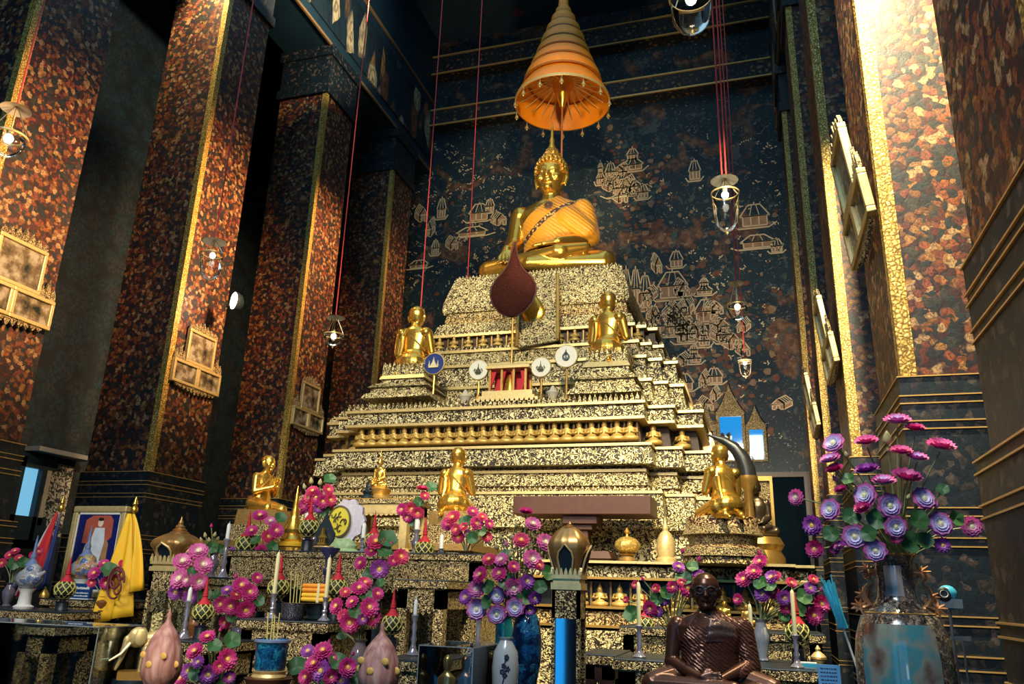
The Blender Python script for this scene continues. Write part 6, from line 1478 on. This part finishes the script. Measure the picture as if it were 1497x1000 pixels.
for r, z in ((.02, -.06), (.35, -.02), (.7, .05), (1.0, .16)): rings.append([(r * (1 + .06 * math.sin(5 * a)) * math.cos(a), r * (1 + .06 * math.sin(5 * a)) * math.sin(a), z + .1 * r * math.sin(3 * a)) for a in [2 * PI * i / 20 for i in range(20)]])
lfm.poly(rings, cap=False); LEAF = lfm.mesh('lotus_leaf'); LEAF.materials.append(GREEN)
NAMES = {'m': 'magenta', 'p': 'purple', 'l': 'pale pink', 'b': 'white-and-blue centred', 'r': 'rosy red'}
CAMP = Vector((0, 0, ZC))
def bouquet(where, Y, mouth, flowers, vase=None, spread=.16, up=.25):
    """flowers: (px, py, diameter px, kind); kind: m p l b r open bloom, capital = seen from the side, 1/2/3 = bud, g = leaf, s = seed pod"""
    mp = W(mouth[0], mouth[1], Y); cx_ = sum(f[0] for f in flowers) / len(flowers); cy_ = sum(f[1] for f in flowers) / len(flowers)
    sp = max(max(abs(f[0] - cx_), abs(f[1] - cy_)) for f in flowers)
    groups = {}
    for f in flowers:
        k = f[3]; typ = 'bloom' if k.lower() in NAMES and not k.isdigit() else 'bud' if k in '123' else 'leaf' if k == 'g' else 'pod'
        if typ == 'bloom': key = (typ, k.lower())
        else: key = (typ, k)
        groups.setdefault(key, []).append(f)
    for (typ, k), fl in groups.items():
        fl.sort(key=lambda f: (f[0], f[1]))
        for i, f in enumerate(fl):
            px, py, d, kk = f
            q_ = min(1, math.hypot(px - cx_, py - cy_) / sp)
            yy = Y - spread * math.sqrt(max(0, 1 - q_ * q_)) + rnd.uniform(-.02, .02) + .02
            P_ = W(px, py, yy); s = d / 2 * upx(px, py, yy)
            out = Vector((px - cx_, 0, cy_ - py)); out = out.normalized() if out.length > 1 else Vector((0, 0, 1))
            tc_ = (CAMP - P_).normalized()
            if typ == 'leaf': dr = tc_ * .75 + out * .3 + Vector((rnd.uniform(-.3, .3), 0, .35))
            elif kk.isupper() or typ in ('bud', 'pod'): dr = Vector((0, 0, .8)) + out * .35 + tc_ * .55
            else: dr = tc_ * 1. + out * .5 + Vector((rnd.uniform(-.2, .2), 0, up + rnd.uniform(-.1, .2)))
            dr.normalize()
            nm = {'bloom': NAMES.get(k, '') + ' flower', 'bud': {'1': 'magenta bud', '2': 'pale pink bud', '3': 'yellowish bud'}.get(k, ''), 'leaf': 'green lotus leaf', 'pod': 'grey-green seed pod'}[typ]
            if len(fl) == 1: lb = 'the only %s %s' % (nm, where)
            elif i == 0: lb = 'leftmost %s %s' % (nm, where)
            elif i == len(fl) - 1: lb = 'rightmost %s %s' % (nm, where)
            elif i < 8 or len(fl) - i > i: lb = '%s %s from the left %s' % (ordinal(i), nm, where)
            else: lb = '%s %s from the right %s' % (ordinal(len(fl) - 1 - i), nm, where)
            t = bpy.data.objects.new({'bloom': 'artificial_flower', 'bud': 'flower_bud', 'leaf': 'lotus_leaf', 'pod': 'lotus_seed_pod'}[typ], None); C.objects.link(t); t.empty_display_size = .02
            tag(t, lb, {'bloom': 'flower', 'bud': 'flower bud', 'leaf': 'leaf', 'pod': 'seed pod'}[typ], 'flowers ' + where)
            t.location = P_; t.rotation_mode = 'QUATERNION'; t.rotation_quaternion = dr.to_track_quat('Z', 'Y') @ Matrix.Rotation(rnd.uniform(0, 6), 3, 'Z').to_quaternion(); t.scale = (s,) * 3
            M = Matrix.LocRotScale(P_, t.rotation_quaternion, (s,) * 3)
            if typ == 'bloom':
                obj('petals', (FU if kk.isupper() else FM)[k], None, t); obj('flower_centre', CENP if k in 'bl' else CEN, None, t)
            elif typ == 'leaf': obj('blade', LEAF, None, t)
            else: obj('bud' if typ == 'bud' else 'pod', BUDM[{'1': 'm', '2': 'l', '3': 'y'}.get(k, 'y')], None, t)
            # stem down into the vase
            e = mp + Vector((rnd.uniform(-1, 1) * .008, rnd.uniform(-1, 1) * .008, -.03)); c1 = P_ - dr * s * .3; L_ = (e - c1).length
            c2 = e + Vector((0, 0, L_ * .45)); pts = []
            for j in range(7):
                w_ = j / 6; pts.append(M.inverted() @ (c1 * (1 - w_) ** 2 + c2.lerp(c1 - dr * L_ * .3, .4) * 2 * w_ * (1 - w_) + e * w_ * w_))
            MB().tube(pts, .0028 / s, 5).build('stem', STEM, t)
    if vase:
        name, lb, base_y, rpx, mat, z = vase
        b_ = W(mouth[0], base_y, Y); zb_ = z if z is not None else b_.z
        if z is None:
            s_ = under(mp.x, Y, mp.z - .08)
            if s_ > .1 and mp.z - s_ < .3: zb_ = s_
            else: riser(mp.x, Y, zb_, .04, lb)
        u_ = upx(mouth[0], mouth[1], Y); h = mp.z - zb_; r_ = rpx * u_
        t = thing(name, lb, 'vase', (mp.x, Y, zb_)); MB().lathe([(r_ * .6, 0), (r_ * .7, .004), (r_ * .5, h * .12), (r_ * .9, h * .45), (r_, h * .62), (r_ * .6, h * .85), (r_ * .55, h * .92), (r_ * .85, h), (r_ * .8, h), (r_ * .5, h * .9)], 24).build('body', mat, t)
VG = plain('bouquet_vase_glass', (.2, .17, .22), .1, .3); VBR = plain('bouquet_vase_brown', (.22, .09, .03), .25)
bouquet('in the tall porcelain vase', VY, (1318, 818), [(1312, 619, 36, 'B'), (1338, 629, 26, 'M'), (1375, 656, 38, 'L'), (1219, 648, 34, 'b'), (1215, 674, 28, 'B'), (1221, 688, 24, 'M'), (1267, 649, 32, 'L'), (1317, 663, 30, 'L'), (1341, 672, 28, 'B'), (1268, 690, 32, 'P'), (1292, 707, 32, 'B'), (1325, 701, 40, 'L'), (1265, 724, 38, 'b'), (1300, 739, 38, 'b'), (1350, 729, 36, 'b'), (1214, 745, 34, 'b'), (1262, 744, 24, 'M'), (1309, 770, 34, 'b'), (1374, 766, 38, 'b'), (1420, 770, 32, 'l'), (1250, 784, 38, 'b'), (1188, 768, 32, 'p'), (1191, 803, 28, 'm'), (1280, 805, 34, 'b'), (1164, 727, 26, 'l'), (1230, 717, 18, 'M'), (1378, 797, 24, 'p'), (1311, 787, 18, 'm'), (1220, 803, 16, 'm'), (1297, 642, 26, 's'), (1228, 799, 16, 'P'),
    (1299, 657, 13, '3'), (1328, 727, 13, '3'), (1369, 739, 14, '2'), (1237, 665, 12, '3'), (1220, 700, 12, '2'), (1343, 760, 30, 'g'), (1283, 759, 30, 'g'), (1330, 792, 32, 'g'), (1398, 758, 24, 'g'), (1240, 700, 20, 'g'), (1215, 780, 24, 'g'), (1352, 790, 24, 'g'), (1245, 755, 26, 'g'), (1378, 715, 18, 'g'), (1270, 780, 24, 'g')], None, .2)
bouquet('in the tall blue vase at the middle', 3.4, (762, 902), [(769, 750, 20, 'M'), (779, 766, 26, 'l'), (762, 790, 27, 'r'), (797, 793, 29, 'l'), (778, 818, 31, 'l'), (715, 818, 23, 'r'), (733, 818, 22, 'l'), (751, 829, 20, 'm'), (702, 840, 27, 'm'), (730, 838, 25, 'm'), (697, 861, 27, 'l'), (681, 873, 24, 'p'), (751, 859, 32, 'l'), (771, 850, 24, 'p'), (782, 874, 22, 'p'), (727, 870, 27, 'b'), (753, 888, 30, 'b'), (697, 891, 32, 'b'), (726, 898, 30, 'b'), (774, 892, 20, 'p'), (788, 826, 18, 'r'), (732, 787, 12, '3'), (748, 786, 12, '3'), (726, 800, 12, '3'), (755, 768, 12, '3'), (746, 812, 13, '3'), (740, 795, 12, '2'), (801, 838, 22, 'g'), (790, 858, 20, 'g'), (714, 858, 20, 'g'), (740, 850, 24, 'g'), (766, 872, 24, 'g'), (712, 880, 20, 'g'), (738, 812, 20, 'g')], None, .16)
bouquet('in the pale pink bunch beside the left lantern', 3.75, (288, 900), [(290, 806, 30, 'l'), (267, 821, 30, 'l'), (297, 826, 30, 'l'), (263, 846, 32, 'l'), (291, 850, 26, 'l'), (257, 866, 24, 'p'), (279, 872, 24, 'p'), (274, 848, 22, 'l'), (283, 838, 20, 'g'), (300, 868, 18, 'g'), (296, 840, 12, '2')], ('bouquet_vase', 'brown vase under the pale pink bunch beside the left lantern', 934, 12, VBR, None), .1)
bouquet('in the bunch left of the yellow candles', 4.0, (352, 905), [(332, 863, 18, 'p'), (353, 856, 28, 'm'), (365, 866, 28, 'm'), (323, 884, 26, 'm'), (338, 886, 28, 'm'), (359, 892, 30, 'm'), (329, 910, 20, 'm'), (376, 845, 18, 'm'), (346, 870, 20, 'r'), (378, 878, 18, 'g'), (340, 900, 20, 'g'), (316, 870, 16, 'g'), (345, 842, 12, '1')], ('bouquet_vase', 'dark vase under the magenta bunch left of the yellow candle', 950, 12, VG, None), .1)
bouquet('in the bunch below the profile disciple', 4.9, (386, 835), [(380, 754, 24, 'm'), (383, 808, 26, 'm'), (378, 826, 22, 'r'), (404, 776, 24, 'm'), (392, 785, 22, 'r'), (341, 808, 20, 'p'), (333, 822, 18, 'p'), (404, 820, 20, 'r'), (368, 776, 20, 'm'), (395, 762, 18, 'l'), (350, 820, 16, 'l'), (410, 757, 18, 'g'), (374, 790, 18, 'g'), (398, 800, 18, 'g')], ('bouquet_vase', 'glass vase at the feet of the disciple in profile', 842, 10, VG, None), .12)
bouquet('in the white pot left of the left lotus cone', 4.3, (313, 808), [(309, 769, 9, '1'), (313, 783, 8, '2'), (300, 783, 11, '3'), (314, 782, 11, '3'), (294, 790, 11, '3'), (306, 790, 11, '3'), (318, 788, 11, '3'), (310, 800, 18, 'g'), (322, 802, 14, 'g')], ('bouquet_vase', 'small pot of yellowish buds right of the left lantern', 842, 9, VG, ZB), .05)
bouquet('in the bunch left of the oval plaque', 5.15, (462, 778), [(454, 728, 28, 'r'), (448, 738, 24, 'm'), (463, 727, 24, 'm'), (480, 716, 18, 'r'), (457, 718, 20, 'r'), (439, 744, 20, 'm'), (483, 731, 20, 'r'), (472, 733, 22, 'm'), (466, 742, 18, 'p'), (487, 742, 14, 'r'), (455, 704, 14, '3'), (468, 706, 14, '3'), (445, 712, 12, '3'), (482, 700, 18, 'g'), (474, 746, 18, 'g')], ('bouquet_vase', 'glass vase under the pink bunch left of the yellow oval plaque', 800, 9, VG, ZA), .1)
bouquet('in the bunch under the small gilded table', 4.5, (552, 846), [(550, 792, 30, 'r'), (555, 832, 30, 'p'), (527, 823, 22, 'm'), (586, 814, 26, 'r'), (531, 854, 22, 'm'), (543, 806, 20, 'm'), (575, 820, 18, 'm'), (566, 788, 30, 'g'), (562, 806, 22, 'g'), (540, 840, 20, 'g'), (572, 796, 12, '1')], ('bouquet_vase', 'glass vase behind the net-covered cones under the small gilded table', 880, 10, VG, None), .12)
bouquet('in the bunch left of the open table', 3.5, (527, 935), [(540, 888, 31, 'm'), (512, 910, 33, 'm'), (492, 886, 26, 'm'), (525, 860, 26, 'm'), (534, 852, 22, 'r'), (552, 868, 20, 'm'), (545, 903, 26, 'm'), (503, 901, 22, 'r'), (515, 880, 22, 'm'), (505, 866, 18, 'r'), (530, 905, 18, 'p'), (489, 920, 12, '1'), (520, 893, 22, 'g'), (500, 925, 20, 'g'), (556, 852, 14, 'g'), (535, 872, 20, 'g')], ('bouquet_vase', 'dark vase under the bunch left of the open gilt table', 985, 13, VG, None), .12)
bouquet('in the bunch right of the blue pot', 2.75, (478, 1012), [(472, 951, 30, 'm'), (459, 970, 30, 'm'), (470, 981, 34, 'p'), (508, 976, 30, 'm'), (499, 995, 26, 'p'), (447, 990, 26, 'm'), (450, 952, 22, 'p'), (484, 990, 24, 'm'), (487, 962, 18, 'm'), (481, 939, 11, '1'), (516, 956, 10, '1'), (434, 974, 28, 'g'), (494, 967, 26, 'g'), (480, 1000, 26, 'g'), (520, 990, 22, 'g')], ('bouquet_vase', 'dark vase under the lowest magenta bunch at the bottom edge', 1090, 14, VG, None), .1)
bouquet('in the bunch beside the left bud post', 2.8, (305, 1015), [(285, 952, 28, 'm'), (332, 964, 32, 'm'), (305, 986, 30, 'p'), (303, 931, 24, 'm'), (264, 991, 26, 'm'), (275, 981, 24, 'p'), (321, 974, 22, 'm'), (335, 990, 20, 'p'), (290, 968, 20, 'p'), (322, 921, 10, '1'), (312, 925, 12, '1'), (339, 936, 26, 'g'), (313, 944, 22, 'g'), (287, 983, 24, 'g'), (320, 995, 24, 'g')], ('bouquet_vase', 'dark vase under the lower left bunch at the bottom edge', 1090, 14, VG, None), .1)
bouquet('in the bunch right of the gilded table', 5.05, (610, 782), [(617, 716, 16, 'R'), (602, 744, 22, 'r'), (611, 750, 20, 'r'), (588, 745, 20, 'm'), (621, 725, 15, 'r'), (596, 756, 18, 'm'), (618, 703, 12, '3'), (612, 734, 16, 'g'), (630, 712, 18, 'g'), (604, 762, 16, 'g')], ('bouquet_vase', 'glass vase under the small bunch right of the small gilded table', 800, 8, VG, ZA), .08)
bouquet('in the bunch before the middle disciple', 4.9, (682, 806), [(691, 748, 19, 'm'), (697, 766, 24, 'm'), (662, 757, 26, 'r'), (655, 766, 22, 'm'), (667, 774, 18, 'r'), (670, 785, 20, 'r'), (712, 785, 17, 'r'), (678, 770, 15, 'r'), (715, 766, 16, 'm'), (705, 756, 16, 'r'), (684, 780, 14, 'l'), (681, 762, 22, 'g'), (690, 786, 18, 'g'), (703, 776, 16, 'g')], ('bouquet_vase', 'orange-brown vase under the bunch before the middle disciple', 846, 13, VBR, None), .1)
bouquet('in the bunch left of the bronze monk', 4.0, (985, 925), [(992, 829, 20, 'p'), (1004, 860, 28, 'm'), (1022, 842, 22, 'p'), (983, 859, 20, 'm'), (1018, 864, 18, 'r'), (951, 890, 24, 'm'), (970, 878, 18, 'p'), (961, 894, 18, 'p'), (929, 855, 13, 'r'), (959, 860, 14, 'r'), (915, 877, 11, 'r'), (996, 852, 14, 'r'), (998, 806, 12, '1'), (1022, 818, 12, '1'), (940, 847, 10, '1'), (999, 846, 24, 'g'), (923, 897, 24, 'g'), (975, 866, 20, 'g'), (1012, 828, 18, 'g'), (960, 876, 20, 'g')], ('bouquet_vase', 'pale glass vase behind the left shoulder of the bronze monk', 970, 13, plain('frosted_vase', (.4, .4, .42), .25), None), .1)
bouquet('in the bunch right of the bronze monk', 3.95, (1112, 905), [(1111, 821, 24, 'm'), (1102, 836, 26, 'm'), (1087, 847, 26, 'm'), (1128, 844, 24, 'p'), (1135, 842, 16, 'r'), (1115, 868, 26, 'p'), (1132, 866, 20, 'r'), (1079, 876, 18, 'm'), (1147, 874, 24, 'p'), (1185, 860, 20, 'p'), (1189, 847, 16, 'r'), (1201, 883, 28, 'm'), (1190, 900, 28, 'm'), (1149, 889, 20, 'm'), (1157, 852, 18, 'r'), (1110, 809, 12, '1'), (1201, 862, 11, '1'), (1175, 872, 24, 'g'), (1112, 852, 22, 'g'), (1146, 900, 18, 'g'), (1168, 890, 22, 'g'), (1125, 856, 20, 'g')], ('bouquet_vase', 'frosted glass vase between the bronze monk and the tall pale candle', 970, 12, MATS['frosted_vase'], None), .12)
bouquet('in the small bunch beside the royal portrait', 4.05, (150, 872), [(138, 838, 20, 'm'), (155, 852, 20, 'm'), (152, 824, 16, 'm'), (134, 852, 14, 'r'), (172, 838, 14, 'm'), (180, 824, 14, 'r'), (160, 833, 24, 'g'), (176, 818, 16, 'g')], ('bouquet_vase', 'brown vase beside the royal portrait', 892, 9, VBR, None), .06)
bouquet('in the small bunch at the far left edge', 4.1, (16, 852), [(14, 812, 14, 'r'), (22, 806, 14, 'r'), (28, 816, 13, 'r'), (3, 823, 14, 'r'), (56, 806, 14, 'r'), (48, 812, 12, 'r'), (20, 824, 18, 'g'), (34, 822, 16, 'g')], ('bouquet_vase', 'dark vase at the far left edge', 884, 9, VG, ZG), .05)

# ------------------------------------------------------------------ light
def spot(name, loc, target, power, size=1.0, angle=60, color=(1, .8, .5), blend=.4):
    l = bpy.data.lights.new(name, 'SPOT'); l.energy = power; l.color = color; l.spot_size = math.radians(angle); l.spot_blend = blend; l.shadow_soft_size = size
    o = bpy.data.objects.new(name, l); C.objects.link(o); o.location = loc; o.rotation_euler = (Vector(target) - Vector(loc)).to_track_quat('-Z', 'Y').to_euler(); return o
def area(name, loc, target, power, sx_, sy, color):
    l = bpy.data.lights.new(name, 'AREA'); l.shape = 'RECTANGLE'; l.size = sx_; l.size_y = sy; l.energy = power; l.color = color
    o = bpy.data.objects.new(name, l); C.objects.link(o); o.location = loc; o.rotation_euler = (Vector(target) - Vector(loc)).to_track_quat('-Z', 'Y').to_euler(); return o
WARM = (1, .86, .6)
spot('pyramid_floodlight', (-1.2, 1.0, 6.2), (XC, 8.2, 2.6), 2300, .35, 46, WARM)
spot('statue_floodlight', (-4.6, 3.2, 5.6), (XC, 10, 5.9), 1000, .3, 34, (1, .82, .5))
spot('statue_floodlight', (-.2, 4.4, 4.9), (XC, 10.1, 6.2), 850, .25, 34, (1, .82, .52))
spot('umbrella_light', (XC + .4, 7.6, 4.2), (XC, 10.4, 8.0), 380, .2, 40, (1, .75, .4))
spot('umbrella_light', (-1.0, 5.0, 7.4), (XC, 10.5, 8.4), 1100, .2, 26, (1, .78, .42))
spot('altar_light', (-.6, .4, 4.2), (-1.0, 4.6, .9), 380, .4, 80, (1, .92, .8))
spot('altar_light', (-3.6, 1.2, 3.6), (-3.6, 4.4, 1.2), 240, .3, 80, (1, .9, .75))  # second spot added to brighten the objects on the left
spot('left_table_fill', (-1.7, 1.0, 1.7), (-3.0, 3.6, .85), 70, .15, 70, (1, .75, .4))  # low spot added to brighten the left table fronts
spot('left_column_light', (-3.5, 4.75, 4.6), (XL, 4.85, 4.4), 800, .15, 76, (1, .6, .28), .8)
spot('left_column_light', (-3.7, 6.95, 5.2), (XL, 7.2, 5.0), 1050, .15, 86, (1, .58, .26), .8)
spot('left_column_light', (-4.1, 9.5, 6.6), (XL, 9.75, 5.8), 620, .15, 82, (1, .58, .26), .8)
spot('left_column_light', (-4.4, 12.1, 6.8), (XL, 12.3, 6.2), 120, .15, 100, (1, .58, .26), .8)
spot('column_top_light', (XL - .2, 6.25, 9.3), (XL - .12, 6.88, 8.1), 420, .08, 70, (1, .75, .4))
spot('frieze_light', (-4.3, 8.2, 9.2), (XL, 8.6, 10.0), 420, .1, 90, (1, .8, .5))  # spot added to bring up the painted figures
spot('right_column_light', (.62, 3.3, 5.8), (1.05, 4.3, 4.2), 1900, .08, 100, (1, .84, .5))
spot('mural_light', (-.3, 9.4, 2.9), (-.9, 13.5, 4.6), 520, .2, 90, (1, .82, .6))
spot('mural_light', (-4.6, 10.8, 3.2), (-5.0, 13.5, 6.0), 160, .2, 80, (1, .82, .6))
area('ceiling_blue_fill', (-2.6, 4.5, 12.6), (-2.6, 4.5, 0), 200, 6.0, 12.0, (.4, .75, 1))  # added blue ambient fill under the closed ceiling
area('front_wall_blue_fill', (-2.0, -3.7, 8.0), (-2.6, 8, 4.0), 330, 4.5, 4.0, (.38, .72, 1))  # added blue ambient fill high above the door, clear of mirror reflections
w = bpy.data.worlds.new('World'); S.world = w; w.use_nodes = True; w.node_tree.nodes['Background'].inputs['Color'].default_value = (.01, .03, .05, 1); w.node_tree.nodes['Background'].inputs['Strength'].default_value = 1
